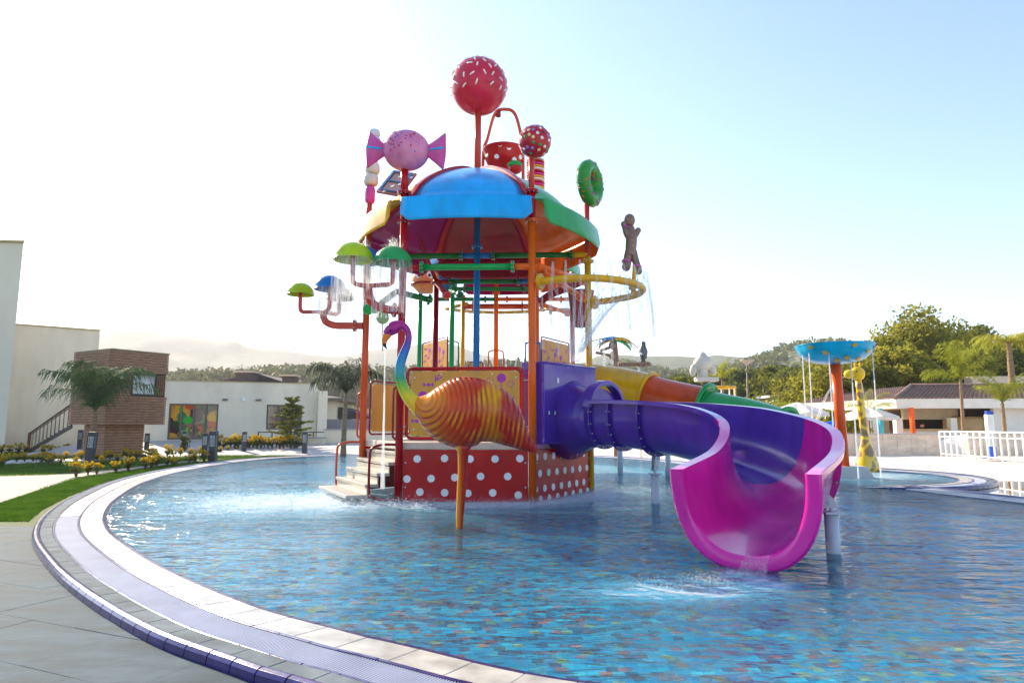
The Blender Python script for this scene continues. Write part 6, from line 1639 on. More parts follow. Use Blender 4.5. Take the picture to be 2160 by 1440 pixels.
for a, rr, zz_ in ((-95, .74, .12), (-60, .93, .29), (-130, .90, .26), (-150, .99, .43), (-40, .985, .42), (-88, .99, .43), (-112, .6, .07), (-66, .68, .10), (-20, .97, .38)):
    c_ = Vector((xt + rd_ * rr * math.cos(R(a)), dp.y + rd_ * rr * math.sin(R(a)), zdb + zz_)); nn_ = Vector((math.cos(R(a)) * .75, math.sin(R(a)) * .75, -.66)); s_ = nn_.cross(up_).normalized(); t_ = s_.cross(nn_)
    pts = []
    for k in range(10): r_ = .085 if k % 2 == 0 else .04; aa = k * math.pi / 5 + a; pts.append(c_ + nn_ * .035 + (s_ * math.cos(aa) + t_ * math.sin(aa)) * r_)
    mb = MB(); mb.plate(pts, .02); mb.build('star', YELLOW, ds)
pq = Vector((at(1790, 900, 18.0).x, 18.4, 0)); PLN = thing('fountain_plinth', 'low white stone plinth at the foot of the orange pole', 'plinth', pq)
zp = at(1790, 972, 18).z; mb = MB(); hx = .58; lo = [(pq.x - hx * 1.15, 17.7, -.3), (pq.x + hx * 1.1, 17.7, -.3), (pq.x + hx * 1.1, 18.9, -.3), (pq.x - hx * 1.15, 18.9, -.3)]; hi = [(pq.x - hx * .8, 17.95, .29), (pq.x + hx * .72, 17.95, .29), (pq.x + hx * .72, 18.7, .29), (pq.x - hx * .8, 18.7, .29)]
mb.add(lo + hi, [(3, 2, 1, 0), (4, 5, 6, 7), (0, 1, 5, 4), (1, 2, 6, 5), (2, 3, 7, 6), (3, 0, 4, 7)]); mb.build('plinth_block', PALE, PLN, bevel=.02)
# giraffe
gz = Vector((at(1824, 900, 20.6).x, 20.6, 0)); GF = thing('giraffe_fountain', 'yellow giraffe fountain figure with brown patches spouting water from its mouth', 'giraffe figure', gz)
def giraffe_mat():
    m = bpy.data.materials.new('giraffe_paint'); t = nodes_of(m); L = t.links.new
    out = N(t, 'ShaderNodeOutputMaterial'); p = N(t, 'ShaderNodeBsdfPrincipled'); g = N(t, 'ShaderNodeNewGeometry'); vo = N(t, 'ShaderNodeTexVoronoi', feature='DISTANCE_TO_EDGE'); vo.inputs['Scale'].default_value = 3.2; L(g.outputs['Position'], vo.inputs['Vector'])
    rp = N(t, 'ShaderNodeValToRGB'); L(vo.outputs['Distance'], rp.inputs[0]); rp.color_ramp.elements[0].position = .13; rp.color_ramp.elements[1].position = .16; rp.color_ramp.elements[0].color = (.80, .48, .01, 1); rp.color_ramp.elements[1].color = (.30, .15, .03, 1)
    L(rp.outputs[0], p.inputs['Base Color']); p.inputs['Roughness'].default_value = .18; p.inputs['Coat Weight'].default_value = .8; L(p.outputs[0], out.inputs[0]); return m
GM = giraffe_mat(); Yg = 20.6; zg = lambda py: at(1824, py, Yg).z; sg_ = Yg / F_PX
mb = MB(); mb.lathe((gz.x, Yg, 0), [(.001, -.3), (23 * sg_, -.3), (23 * sg_, .12), (21 * sg_, .3), (15 * sg_, .62), (10 * sg_, .85), (8.2 * sg_, 1.1)], 30); mb.build('body', GM, GF)
nx = at(1810, 800, Yg).x; mb = MB(); mb.tube([Vector((gz.x, Yg, 1.0)), Vector((gz.x - .05, Yg, 1.6)), Vector((nx + .03, Yg, 2.5)), Vector((nx, Yg, zg(800)))], [8.2 * sg_, 7.6 * sg_, 7 * sg_, 6 * sg_], 18); mb.build('neck', GM, GF)
hm = plas('giraffe_yellow', (.80, .50, .01)); mb = MB(); mb.ball((nx, Yg, zg(788)), (15 * sg_, 12 * sg_, 15 * sg_), 24, 16); mb.ball((nx - 17 * sg_, Yg, zg(789)), (12 * sg_, 10 * sg_, 9.5 * sg_), 20, 12); hd = mb.build('head', hm, GF)
mb = MB()
for s_ in (-5, 5): mb.tube([Vector((nx + s_ * sg_, Yg, zg(776))), Vector((nx + (s_ + 1) * sg_, Yg, zg(768)))], 1.6 * sg_, 7); mb.ball((nx + (s_ + 1) * sg_, Yg, zg(768)), 3 * sg_, 10, 7)
mb.build('horns', hm, hd)
mb = MB(); mb.ball((nx - 8 * sg_, Yg - 11 * sg_, zg(784)), 2 * sg_, 8, 6); mb.build('eye', DARKM, hd)
# retaining walls
STONEM = mat('travertine_wall', (.80, .61, .45), .7, var=.22, vs_=1.3, bump=.2, bs=12, stretch=(1, 1, 2.2))
RW = thing('retaining_wall', 'low stone clad retaining wall in front of the poolside bar', 'wall', at(1850, 948, 34))
Yw = 34.0; z1w = at(1850, 916, Yw).z
def wallrun(px0, px1, Y, ztop, parent, n):
    xs = np.linspace(at(px0, 900, Y).x, at(px1, 900, Y).x, n + 1)
    for a, b in zip(xs[:-1], xs[1:]): mb = MB(); mb.box(((a + b) / 2, Y + .2, ztop / 2 - .05), (b - a - .012, .4 + rng.uniform(0, .008), ztop + .1)); mb.build('stone_panel', STONEM, parent)
    mb = MB(); mb.box(((xs[0] + xs[-1]) / 2, Y + .2, ztop + .025), (xs[-1] - xs[0] + .06, .48, .05)); mb.build('wall_coping', PALE, parent)
wallrun(1560, 1980, Yw, z1w, RW, 14)
RW2 = thing('retaining_wall', 'short stone retaining wall piece right of the white ramp side', 'wall', at(2060, 948, 34)); wallrun(2039, 2330, Yw, z1w, RW2, 9)
RP = thing('ramp_wall', 'bright white ramp side wall sloping between the stone walls', 'wall', at(2010, 948, 34.3)); A, B = at(1980, 900, 36.4), at(2039, 900, 34.2)
mb = MB(); z0_, z1_ = at(1980, 928, 36.4).z, at(2039, 918, 34.2).z; xa, xb = A.x, B.x
mb.add([(xa, 36.4, -.1), (xb, 34.2, -.1), (xb, 34.2, z1_), (xa + (xb - xa) * .6, 35.1, z1_), (xa, 36.4, z0_ - .1), (xa + .3, 36.9, -.1), (xb + .3, 34.6, -.1), (xb + .3, 34.6, z1_), (xa + .3 + (xb - xa) * .6, 35.6, z1_), (xa + .3, 36.9, z0_ - .1)], [(0, 1, 2, 3, 4), (9, 8, 7, 6, 5), (4, 3, 8, 9), (3, 2, 7, 8), (1, 6, 7, 2), (0, 4, 9, 5)]); mb.build('wall_face', WHITEP, RP)
# bar building
BAR = thing('poolside_bar', 'long poolside bar with dark tiled hip roof, white fascia and open counter', 'building', at(1890, 900, 44))
TILE = mat('brown_roof_tile', (.24, .145, .11), .6, var=.3, vs_=3); FASC = mat('white_fascia', (.78, .74, .66), .6, var=.05); Yb = 43.0
cx_, cz0, cz1 = at(1890, 850, Yb).x, at(1890, 861, Yb).z, at(1890, 841, Yb).z
lx_, ly_ = at(1690, 850, 52).x, 52.0; rx_, ry_ = at(2480, 850, 41.5).x, 41.5
def quadp(mb, a, b, z0, z1, th=.12): wallbox(mb, a, b, th, z0, z1)
mb = MB(); quadp(mb, (lx_, ly_), (cx_, Yb), cz0, cz1); mb.build('fascia_board', FASC, BAR); mb = MB(); quadp(mb, (cx_, Yb), (rx_, ry_), cz0, cz1); mb.build('fascia_board', FASC, BAR)
mb = MB(); mb.prism([(lx_, ly_), (cx_ + .02, Yb + .13), (rx_, ry_ + .13), (rx_, 58), (lx_ + 3, 60)], cz0 + .02, cz0 + .08); mb.build('soffit', mat('soffit', (.62, .50, .34), .7), BAR)
rz_ = at(1922, 815, 48.5).z; ridge0 = Vector((at(1922, 815, 48.5).x, 48.5, rz_)); ridge1 = Vector((rx_ + 4, 47.5, rz_)); lend = Vector((lx_, ly_, cz1)); cend = Vector((cx_, Yb, cz1)); rend = Vector((rx_, ry_, cz1)); ridgeL = Vector((ridge0.x - 1.0, 58, rz_))
mb = MB(); mb.add([lend, cend, ridge0, rend, ridge1, ridgeL], [(0, 1, 2, 5), (1, 3, 4, 2)]); mb.build('roof', TILE, BAR)
def tilerows(a0, a1, b0, b1, rows, cols, nm):
    """stepped courses of pantiles on a roof plane, eaves a0-a1, ridge b0-b1"""
    mb = MB()
    for r in range(rows):
        t0, t1 = r / rows, (r + 1) / rows; p0, p1 = a0.lerp(b0, t0), a1.lerp(b1, t0); q0, q1 = a0.lerp(b0, t1), a1.lerp(b1, t1); nn_ = (p1 - p0).cross(q0 - p0).normalized(); nn_ = nn_ if nn_.z > 0 else -nn_
        for c in range(cols):
            s0, s1 = c / cols, (c + .88) / cols; A_, B_, C_, D_ = p0.lerp(p1, s0), p0.lerp(p1, s1), q0.lerp(q1, s1), q0.lerp(q1, s0); m_ = (A_ + B_) / 2 + nn_ * .13; m2 = (C_ + D_) / 2 + nn_ * .07
            mb.add([A_ + nn_ * .05, m_, B_ + nn_ * .05, C_ + nn_ * .02, m2, D_ + nn_ * .02, A_, B_], [(0, 1, 4, 5), (1, 2, 3, 4), (6, 7, 2, 1, 0)])
    tag(mb.build(nm, TILE, BAR), kind='stuff')
tilerows(lend, cend, ridgeL, ridge0, 9, 40, 'roof_tile'); tilerows(cend, rend, ridge0, ridge1, 12, 60, 'roof_tile')
mb = MB(); mb.tube([cend + up_ * .05, ridge0 + up_ * .12], .12, 8); mb.tube([ridge0 + up_ * .1, ridge1 + up_ * .1], .12, 8); mb.build('ridge_tiles', TILE, BAR)
for k in range(9):
    t_ = (k + .5) / 9; q_ = cend.lerp(ridge0, t_)
INN = mat('bar_interior', (.10, .075, .055), .7, var=.3); mb = MB(); mb.prism([(lx_ + 1.5, 53), (cx_ + 2, 47.5), (rx_, 46.5), (rx_, 47), (cx_ + 2, 48), (lx_ + 1.5, 53.5)], -.1, cz0); mb.build('back_wall', mat('bar_back_wall', (.26, .20, .15), .8, var=.25, vs_=.6), BAR)
mb = MB(); mb.box((at(1990, 900, 46.5).x, 47.2, 1.55), (6.5, .3, 1.0)); mb.build('recess_shade', mat('dark_recess', (.04, .03, .03), .6, var=.5, vs_=3), BAR)  # dark box: shade of the bar's interior built as colour
mb = MB(); mb.box((at(1960, 870, 45).x, 45, at(1960, 871, 45).z), (at(2018, 870, 45).x - at(1904, 870, 45).x, .3, .85)); mb.build('drop_panel', mat('drop_panel', (.50, .42, .30), .7), BAR)
mb = MB(); zc_ = at(1950, 906, 44).z; mb.box((at(1960, 900, 44).x, 44, zc_), (at(2005, 900, 44).x - at(1880, 900, 44).x, .7, .12)); ct = mb.build('counter_top', mat('counter_wood', (.50, .32, .14), .5), BAR)
mb = MB(); mb.box((at(1960, 900, 44).x, 44.1, zc_ / 2), (at(2005, 900, 44).x - at(1880, 900, 44).x, .4, zc_)); mb.build('counter_front', FASC, BAR)
for px, mt, nm in ((1868, plas('turquoise_paint', (.05, .42, .50)), 'turquoise_column'), (1925, plas('column_orange', (.80, .10, .01)), 'orange_column')):
    x = at(px, 900, 42.6).x; mb = MB(); mb.box((x, 42.6 + (.5 if px < 1900 else 0), cz0 / 2), (.22, .22, cz0 if px < 1900 else at(px, 858, 42.6).z)); mb.build('column', mt, BAR, label=nm.replace('_', ' '))
for px in (1898, 2013, 1848, 1832): mb = MB(); x = at(px, 900, 43.6).x; mb.box((x, 43.8, .95), (.42, .42, 1.9)); mb.build('pillar', FASC, BAR)
mb = MB(); mb.box((at(2120, 900, 43).x + 3.2, 43.2, 1.3), (7.6, .3, 2.6)); mb.build('wall', FASC, BAR)
mb = MB(); mb.box((at(2120, 900, 43).x + 3.2, 43.0, .45), (7.6, .1, .9)); mb.build('wall_base', mat('grey_base', (.30, .33, .34), .7), BAR)
mb = MB(); mb.lathe((at(2050, 900, 44.5).x, 45, 0), [(.001, -.1), (1.35, -.1), (1.35, 1.75), (1.1, 2.0), (.001, 2.0)], 30); mb.build('round_oven', mat('oven_ochre', (.50, .34, .16), .7), BAR)
mb = MB(); mb.ball((at(1945, 897, 44).x, 44, zc_ + .25), (.13, .12, .11), 14, 9); mb.build('fruit_bowl', plas('bowl_pink', (.60, .22, .16)), BAR)
# umbrellas
CANV = mat('white_canvas', (.78, .74, .68), .8, var=.06, vs_=2, bump=.15, trans=.25)
def umbrella(label, px, pytop, pyrim, wpx, Y):
    p = Vector((at(px, 900, Y).x, Y, 0)); t = thing('parasol', label, 'parasol', p, 'white parasols by the bar'); zr2, zt_2 = at(px, pyrim, Y).z, at(px, pytop, Y).z; r = wpx / 2 / F_PX * Y; mb = MB(); n = 8; vv = [(p.x, p.y, zt_2)]; rows = 6
    for j in range(1, rows + 1):
        for k in range(n * 4):
            a = 2 * math.pi * k / (n * 4); sag = 1 - .10 * abs(math.sin(a * n / 2)) ; q = j / rows; rr = r * q * (1 - .06 * (1 - abs(math.cos(a * n / 2)))); z = zt_2 - (zt_2 - zr2) * (q ** 1.25) - .10 * q * (abs(math.sin(a * n / 2))) * .8; vv.append((p.x + rr * math.cos(a), p.y + rr * math.sin(a), z))
    m_ = n * 4; ff = [(0, 1 + k, 1 + (k + 1) % m_) for k in range(m_)] + [(1 + j * m_ + k, 1 + (j + 1) * m_ + k, 1 + (j + 1) * m_ + (k + 1) % m_, 1 + j * m_ + (k + 1) % m_) for j in range(rows - 1) for k in range(m_)]
    b_ = len(vv)
    for k in range(m_): x, y, z = vv[1 + (rows - 1) * m_ + k]; vv.append((x, y, z - .16))
    ff += [(1 + (rows - 1) * m_ + k, 1 + (rows - 1) * m_ + (k + 1) % m_, b_ + (k + 1) % m_, b_ + k) for k in range(m_)]
    mb.add(vv, ff, 0, False); mb.build('canopy', CANV, t, solid=.012); mb = MB(); mb.tube([p, Vector((p.x, p.y, zt_2 - .02))], .045, 8); mb.build('pole', WHITEP, t)
    for k in range(n): a = 2 * math.pi * (k + .0) / n; mb = MB(); mb.tube([Vector((p.x, p.y, zr2 - .1)), Vector((p.x + r * .55 * math.cos(a), p.y + r * .55 * math.sin(a), zr2 + (zt_2 - zr2) * .45))], .012, 4); mb.build('rib', WHITEP, t)
umbrella('large white parasol in front of the left end of the bar roof', 1684, 848, 870, 124, 36); umbrella('white parasol half hidden by the giraffe and the orange pole', 1832, 858, 878, 118, 38); umbrella('white parasol behind the orange pole', 1765, 862, 880, 80, 41)
umbrella('white parasol partly behind the magenta slide rim', 1712, 872, 888, 60, 44)
# fence and shower column
FN = thing('white_railing', 'white tubular railing with vertical bars at the right edge of the deck', 'railing', gp(2080, 968, 0))
fa, fb = gp(1986, 962, 0), gp(2175, 978, 0); fb = fa + (fb - fa) * 1.9; hf = 1.12
nb_ = 26; fl_ = (fb - fa).length
for z in (hf, hf * .80, .12): mb = MB(); mb.tube([fa + up_ * z, fb + up_ * z], .035 if z == hf else .024, 8); mb.build('rail', WHITEP, FN)
for k in range(nb_ + 1):
    p = fa.lerp(fb, k / nb_); thick = True; mb = MB(); mb.tube([p, p + up_ * (hf if thick else hf * .8)], .04 if thick else .02, 8); mb.build('post' if thick else 'bar', WHITEP, FN)
# metal side fence section going back
fc = fa + Vector((1.6, 3.4, 0))
sw = gp(2094, 967, 0); SH = thing('shower_column', 'white and blue pool shower column beside the white railing', 'shower', sw)
mb = MB(); mb.box((sw.x, sw.y, 1.18), (.30, .2, 1.35)); mb.build('white_panel', WHITEP, SH, bevel=.02); mb = MB(); mb.box((sw.x + .05, sw.y + .06, 1.0), (.26, .18, 2.0)); mb.build('blue_back', plas('shower_blue', (.03, .07, .45)), SH, bevel=.02)
mb = MB(); mb.box((sw.x, sw.y, .26), (.27, .19, .5)); mb.build('blue_base', plas('shower_blue2', (.04, .14, .65)), SH); mb = MB(); mb.box((sw.x + .05, sw.y, .02), (.75, .55, .05)); mb.build('foot_plate', bpy.data.materials['shower_blue'], SH)
# black reflecting pool at the right edge
mb = MB(); bp_ = [gp(*q) for q in ((1995, 1016, 0), (2040, 1008, 0), (2400, 1012, 0), (2600, 1060, 0), (2160, 1048, 0), (2060, 1037, 0), (1990, 1028, 0), (1930, 1022, 0), (1960, 1018, 0))]
DW = bpy.data.materials.new('still_dark_water'); t_ = nodes_of(DW); o_ = N(t_, 'ShaderNodeOutputMaterial'); p_ = N(t_, 'ShaderNodeBsdfPrincipled'); p_.inputs['Base Color'].default_value = (.012, .014, .012, 1); p_.inputs['Roughness'].default_value = .03; p_.inputs['Specular IOR Level'].default_value = 1.0; p_.inputs['Coat Weight'].default_value = 1
nz_ = N(t_, 'ShaderNodeTexNoise'); nz_.inputs['Scale'].default_value = 2.5; bb_ = N(t_, 'ShaderNodeBump'); bb_.inputs['Strength'].default_value = .04; t_.links.new(nz_.outputs[0], bb_.inputs['Height']); t_.links.new(bb_.outputs[0], p_.inputs['Normal']); t_.links.new(p_.outputs[0], o_.inputs[0])
mb.add([(p.x, p.y, -.075) for p in bp_], [tuple(range(len(bp_)))]); tag(mb.build('dark_pool', DW), kind='structure')
# water play devices far behind
BROWN = mat('log_brown', (.20, .10, .05), .7, var=.35, vs_=4, bump=.4)
PP = thing('palm_water_feature', 'artificial palm with green and yellow fronds on a brown trunk and log spouts', 'water play figure', at(1298, 900, 33)); Yp = 33.0; w = lambda px, py, dy=0: at(px, py, Yp + dy)
mb = MB(); mb.tube([Vector((w(1299, 800).x, Yp, -.1)), w(1299, 760), w(1296, 718)], [.17, .15, .13], 12); mb.build('trunk', BROWN, PP)
for (pts, mt) in (([(1296, 714), (1282, 717), (1268, 725), (1262, 735)], YELLOW), ([(1296, 714), (1312, 718), (1324, 727), (1331, 737)], GREEN), ([(1296, 714), (1314, 714), (1328, 720), (1333, 731)], YELLOW), ([(1296, 712), (1278, 714), (1262, 722), (1258, 728)], BLUE), ([(1296, 714), (1299, 718), (1300, 724), (1299, 732)], GREEN)):
    c_ = catmull([w(a, b, (k - 1) * .12) for k, (a, b) in enumerate(pts)], 5); vv = []
    for i, p in enumerate(c_):
        q = i / (len(c_) - 1); wd = .17 * math.sin(math.pi * min(1, q * .85 + .15)) * (1.25 if i % 2 else .85); vv += [p + Vector((0, -wd, -.10)), p + Vector((0, 0, .05)), p + Vector((0, wd, -.10))]
    mb = MB(); mb.add(vv, [(3 * i + a, 3 * i + a + 1, 3 * i + a + 4, 3 * i + a + 3) for i in range(len(c_) - 1) for a in (0, 1)]); mb.build('frond', mt, PP, solid=.03)
mb = MB(); mb.tube(catmull([w(1232, 724), w(1262, 716), w(1296, 711), w(1325, 718), w(1346, 734)], 6), .025, 6); mb.build('hoop_wire', DARKM, PP)
for a, b in (((1256, 743), (1300, 752)), ((1266, 740), (1294, 730))):
    mb = MB(); mb.tube([w(*a), w(*b)], .075, 10); mb.build('log_spout', BROWN, PP)
mb = MB(); mb.ball(w(1293, 750), .22, 14, 9); mb.ball(w(1292, 728), .2, 14, 9); mb.build('coconut', BROWN, PP)
PB = thing('parrot_water_feature', 'dark parrot figure on a turned stand above a brown log trough', 'water play figure', at(1356, 900, 31)); Yp = 31.0
mb = MB(); mb.lathe(w(1357, 740), [(.001, .46), (.11, .42), (.13, .2), (.21, -.02), (.17, -.28), (.10, -.38), (.001, -.4)], 20); mb.build('parrot_body', mat('parrot_dark', (.07, .08, .09), .4, var=.4), PB)
mb = MB(); mb.lathe(w(1357, 757), [(.001, .1), (.16, .08), (.16, .02), (.07, -.02), (.11, -.1), (.06, -.2), (.06, -.36), (.001, -.4)], 16); mb.build('turned_stand', DARKM, PB)
mb = MB(); mb.ball(w(1352, 746, -.15), .07, 10, 7); mb.build('lamp_eye', WHITEP, PB)
for k in range(16):
    mb = MB(); x = 1310 + k * 4; mb.tube([w(x, 764, -.2), w(x, 772, -.2)], .042, 7); mb.build('log_stave', BROWN, PB)
mb = MB(); mb.tube([w(1304, 768), w(1372, 768)], .10, 10); mb.build('trough', BROWN, PB); mb = MB(); mb.tube([Vector((w(1348, 800).x, Yp, -.1)), w(1348, 768)], .05, 8); mb.build('pole', WHITEP, PB)
ES = thing('cream_animal_figure', 'cream round-bodied animal fountain figure on a dark post', 'animal figure', at(1487, 900, 27)); Yp = 27.0; sY = Yp / F_PX
CR = mat('cream_fibreglass', (.60, .54, .46), .45, coat=.2, var=.08); mb = MB()
mb.ball(w(1483, 766), (20 * sY, 17 * sY, 17 * sY), 26, 16); mb.ball(w(1482, 756), (11 * sY, 11 * sY, 14 * sY), 20, 12); mb.tube([w(1481, 750), w(1481, 745), w(1483, 740)], [5 * sY, 3 * sY, .8 * sY], 10); mb.build('body', CR, ES)
mb = MB(); mb.ball(w(1463, 780), (8 * sY, 8 * sY, 14 * sY), 16, 10, rot=Matrix.Rotation(R(12), 3, 'Y')); mb.build('arm', CR, ES)
mb = MB(); mb.ball(w(1501, 777), (9 * sY, 8 * sY, 16 * sY), 16, 10, rot=Matrix.Rotation(R(-22), 3, 'Y')); mb.build('arm', CR, ES)
mb = MB(); mb.tube([w(1483, 778), w(1482, 796)], [10 * sY, 11 * sY], 16); mb.box(w(1490, 800), (46 * sY, 26 * sY, 9 * sY)); mb.ball(w(1472, 799), (7 * sY, 6 * sY, 6 * sY), 14, 8); mb.build('legs', CR, ES, bevel=.02)
mb = MB(); mb.tube([Vector((w(1491, 800).x, Yp, -.1)), w(1491, 806)], .15, 12); mb.build('post', mat('rust_post', (.14, .07, .05), .6), ES)
YC = thing('yellow_ring_shower', 'yellow ring shower with falling water behind the cream figure', 'water sprayer', at(1525, 900, 30)); Yp = 30.0
mb = MB(); q_ = w(1525, 817); mb.tube([q_ + Vector((math.cos(a) * .53, math.sin(a) * .53, 0)) for a in np.linspace(0, 6.283, 25)[:-1]], .06, 10, closed=True); mb.build('ring', YELLOW, YC); mb = MB(); mb.tube([Vector((q_.x + .53, Yp, -.1)), q_ + Vector((.53, 0, 0))], .06, 8); mb.build('pole', YELLOW, YC)
STL = thing('garden_lamp', 'post lamp with flat conical shade in front of the wooded hill', 'street lamp', at(1576, 900, 40)); Yp = 40.0
mb = MB(); mb.tube([Vector((w(1577, 900).x, Yp, -.1)), w(1576, 772)], .055, 10); mb.ball(w(1576, 781), .12, 12, 8); mb.build('pole', mat('lamp_bronze', (.14, .12, .10), .5), STL); mb = MB(); mb.lathe(w(1576, 768), [(.06, -.1), (.12, .0), (.42, .22), (.44, .26), (.001, .27)], 24); mb.build('shade', mat('lamp_shade', (.35, .30, .28), .4), STL)
WB = thing('shed', 'small pale flat-roofed shed on the slope behind the parasols', 'building', at(1665, 845, 75)); Yp = 75.0
a, b = w(1632, 845), w(1690, 845); mb = MB(); mb.prism([(a.x, 75, 0), (b.x, 75, 0), (b.x, 79, 0), (a.x, 79, 0)], -1.5, w(1660, 838).z); mb.build('wall', mat('shed_grey', (.40, .40, .36), .8), WB); mb = MB(); mb.prism([(a.x - .4, 74.6, 0), (b.x + .4, 74.6, 0), (b.x + .4, 79.4, 0), (a.x - .4, 79.4, 0)], w(1660, 838).z, w(1660, 833).z); mb.build('roof_slab', WHITEP, WB)
BA = thing('blue_arch_spout', 'small blue curved water spout behind the slide rim', 'water play figure', at(1750, 900, 23)); Yp = 23.0
mb = MB(); mb.tube(catmull([w(1716, 914), w(1736, 901), w(1752, 893), w(1762, 897), w(1763, 915), Vector((w(1763, 930).x, Yp, -.1))], 6), .09, 12); mb.build('pipe', plas('spout_blue', (.02, .20, .70)), BA)
# trees
tr = [('big loose-crowned pine behind the bar, tallest of the grove', 1985, 62, 668, 1.0, LF_SUNLIT, 6.2), ('sunlit pine at the left end of the grove above the parasols', 1880, 58, 712, 1.0, LF_SUNLIT, 4.6), ('dark green pine on the right of the grove', 2070, 70, 690, 1.0, LF_PINE, 5.2),
      ('round sunlit pine behind the left part of the bar roof', 1800, 56, 752, 1.0, LF_SUNLIT, 4.4), ('shorter sunlit pine left of the dish fountain pole', 1735, 60, 775, 1.0, LF_SUNLIT, 4.2), ('deep green pine in the middle of the grove behind the bar', 2020, 74, 700, 1.0, LF_DARK, 5.6),
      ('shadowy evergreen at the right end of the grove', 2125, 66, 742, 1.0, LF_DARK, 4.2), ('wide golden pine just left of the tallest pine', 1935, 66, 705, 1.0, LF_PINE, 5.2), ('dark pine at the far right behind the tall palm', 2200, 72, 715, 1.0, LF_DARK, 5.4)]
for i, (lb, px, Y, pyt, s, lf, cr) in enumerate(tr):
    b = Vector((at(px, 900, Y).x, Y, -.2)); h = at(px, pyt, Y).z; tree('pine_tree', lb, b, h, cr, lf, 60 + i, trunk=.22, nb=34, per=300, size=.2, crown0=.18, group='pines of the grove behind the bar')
for i, (lb, px, Y, pyt, cr) in enumerate((('small crooked yellow-green tree under the parasol nearest the slide', 1738, 39, 862, .9), ('small forked orange-trunked tree between orange pole and giraffe', 1797, 40, 872, 1.0), ('bright green bush behind the green tube slide', 1628, 45, 848, 2.3), ('green bush in front of the far wood right of the lamp', 1590, 55, 850, 2.6))):
    b = Vector((at(px, 900, Y).x, Y, -.1)); tree('small_tree', lb, b, at(px, pyt, Y).z, cr, LF_PALMY if i < 3 else LF_SUNLIT, 90 + i, trunk=.09, nb=14, per=150, size=.09, crown0=.5 if i < 2 else .15, taper=.2)
# nearer wood on the slope: trees one can tell apart along its front
for i in range(30):
    px = 1405 + i * 10.5; Y = 92 + rng.uniform(-14, 40); pyt = np.interp(px, [1400, 1480, 1560, 1640, 1720], [800, 790, 786, 778, 772]) + rng.uniform(-5, 14)
    b = Vector((at(px, 900, Y).x, Y, at(px, 868, Y).z - .5)); tree('woodland_tree', nth('green tree', 'along the front of the wood behind the lamp'), b, at(px, pyt, Y).z - b.z, 3.6 * Y / 100 + .3, (LF_DARK, LF_PINE, LF_FOR)[i % 3], 200 + i, trunk=.2, nb=15, per=110, size=.32, crown0=.12, group='trees of the wood behind the slides')
mb = MB(); xs = np.linspace(1250, 1850, 40); vv = []
for x in xs:
    for (Y, py) in ((52, 898), (70, 880), (100, 862), (150, 840), (185, 830)): q = at(x, py, Y); vv.append((q.x, q.y, q.z + rng.uniform(-.1, .1)))
mb.add(vv, [(i * 5 + j, i * 5 + j + 1, (i + 1) * 5 + j + 1, (i + 1) * 5 + j) for i in range(39) for j in range(4)], 0, True); tag(mb.build('slope', M_FO), kind='structure')
# real palms on the right
def rp(label, px, pyb, pyc, Y, nf, fl, seed, r=.12, **k):
    b = Vector((at(px, 900, Y).x, Y, 0 if pyb is None else at(px, pyb, Y).z)); return palm(label, b, at(px, pyc, Y).z - b.z, nf, fl, LF_PALMY, seed, r=r, **k)
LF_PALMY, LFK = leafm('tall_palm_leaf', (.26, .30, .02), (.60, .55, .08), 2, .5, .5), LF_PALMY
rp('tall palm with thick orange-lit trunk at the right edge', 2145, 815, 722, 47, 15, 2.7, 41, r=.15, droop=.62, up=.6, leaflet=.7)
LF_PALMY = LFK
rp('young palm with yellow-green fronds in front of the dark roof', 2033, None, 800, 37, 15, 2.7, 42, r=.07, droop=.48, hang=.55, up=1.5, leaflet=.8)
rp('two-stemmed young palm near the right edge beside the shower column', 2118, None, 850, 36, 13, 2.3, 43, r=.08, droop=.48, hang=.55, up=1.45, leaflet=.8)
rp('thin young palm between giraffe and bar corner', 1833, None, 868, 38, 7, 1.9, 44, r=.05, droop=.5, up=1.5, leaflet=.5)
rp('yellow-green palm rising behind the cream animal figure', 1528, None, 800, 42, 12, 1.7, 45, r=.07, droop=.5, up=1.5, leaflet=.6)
RS_ = thing('roadside_wall', 'pale retaining wall high behind the bar at the right edge', 'wall', at(2120, 810, 55)); mb = MB(); a, b = at(2052, 812, 55), at(2480, 812, 55); mb.prism([(a.x, 55, 0), (b.x, 55, 0), (b.x, 56, 0), (a.x, 56, 0)], 0, at(2080, 793, 55).z); mb.build('wall', STONEM, RS_)
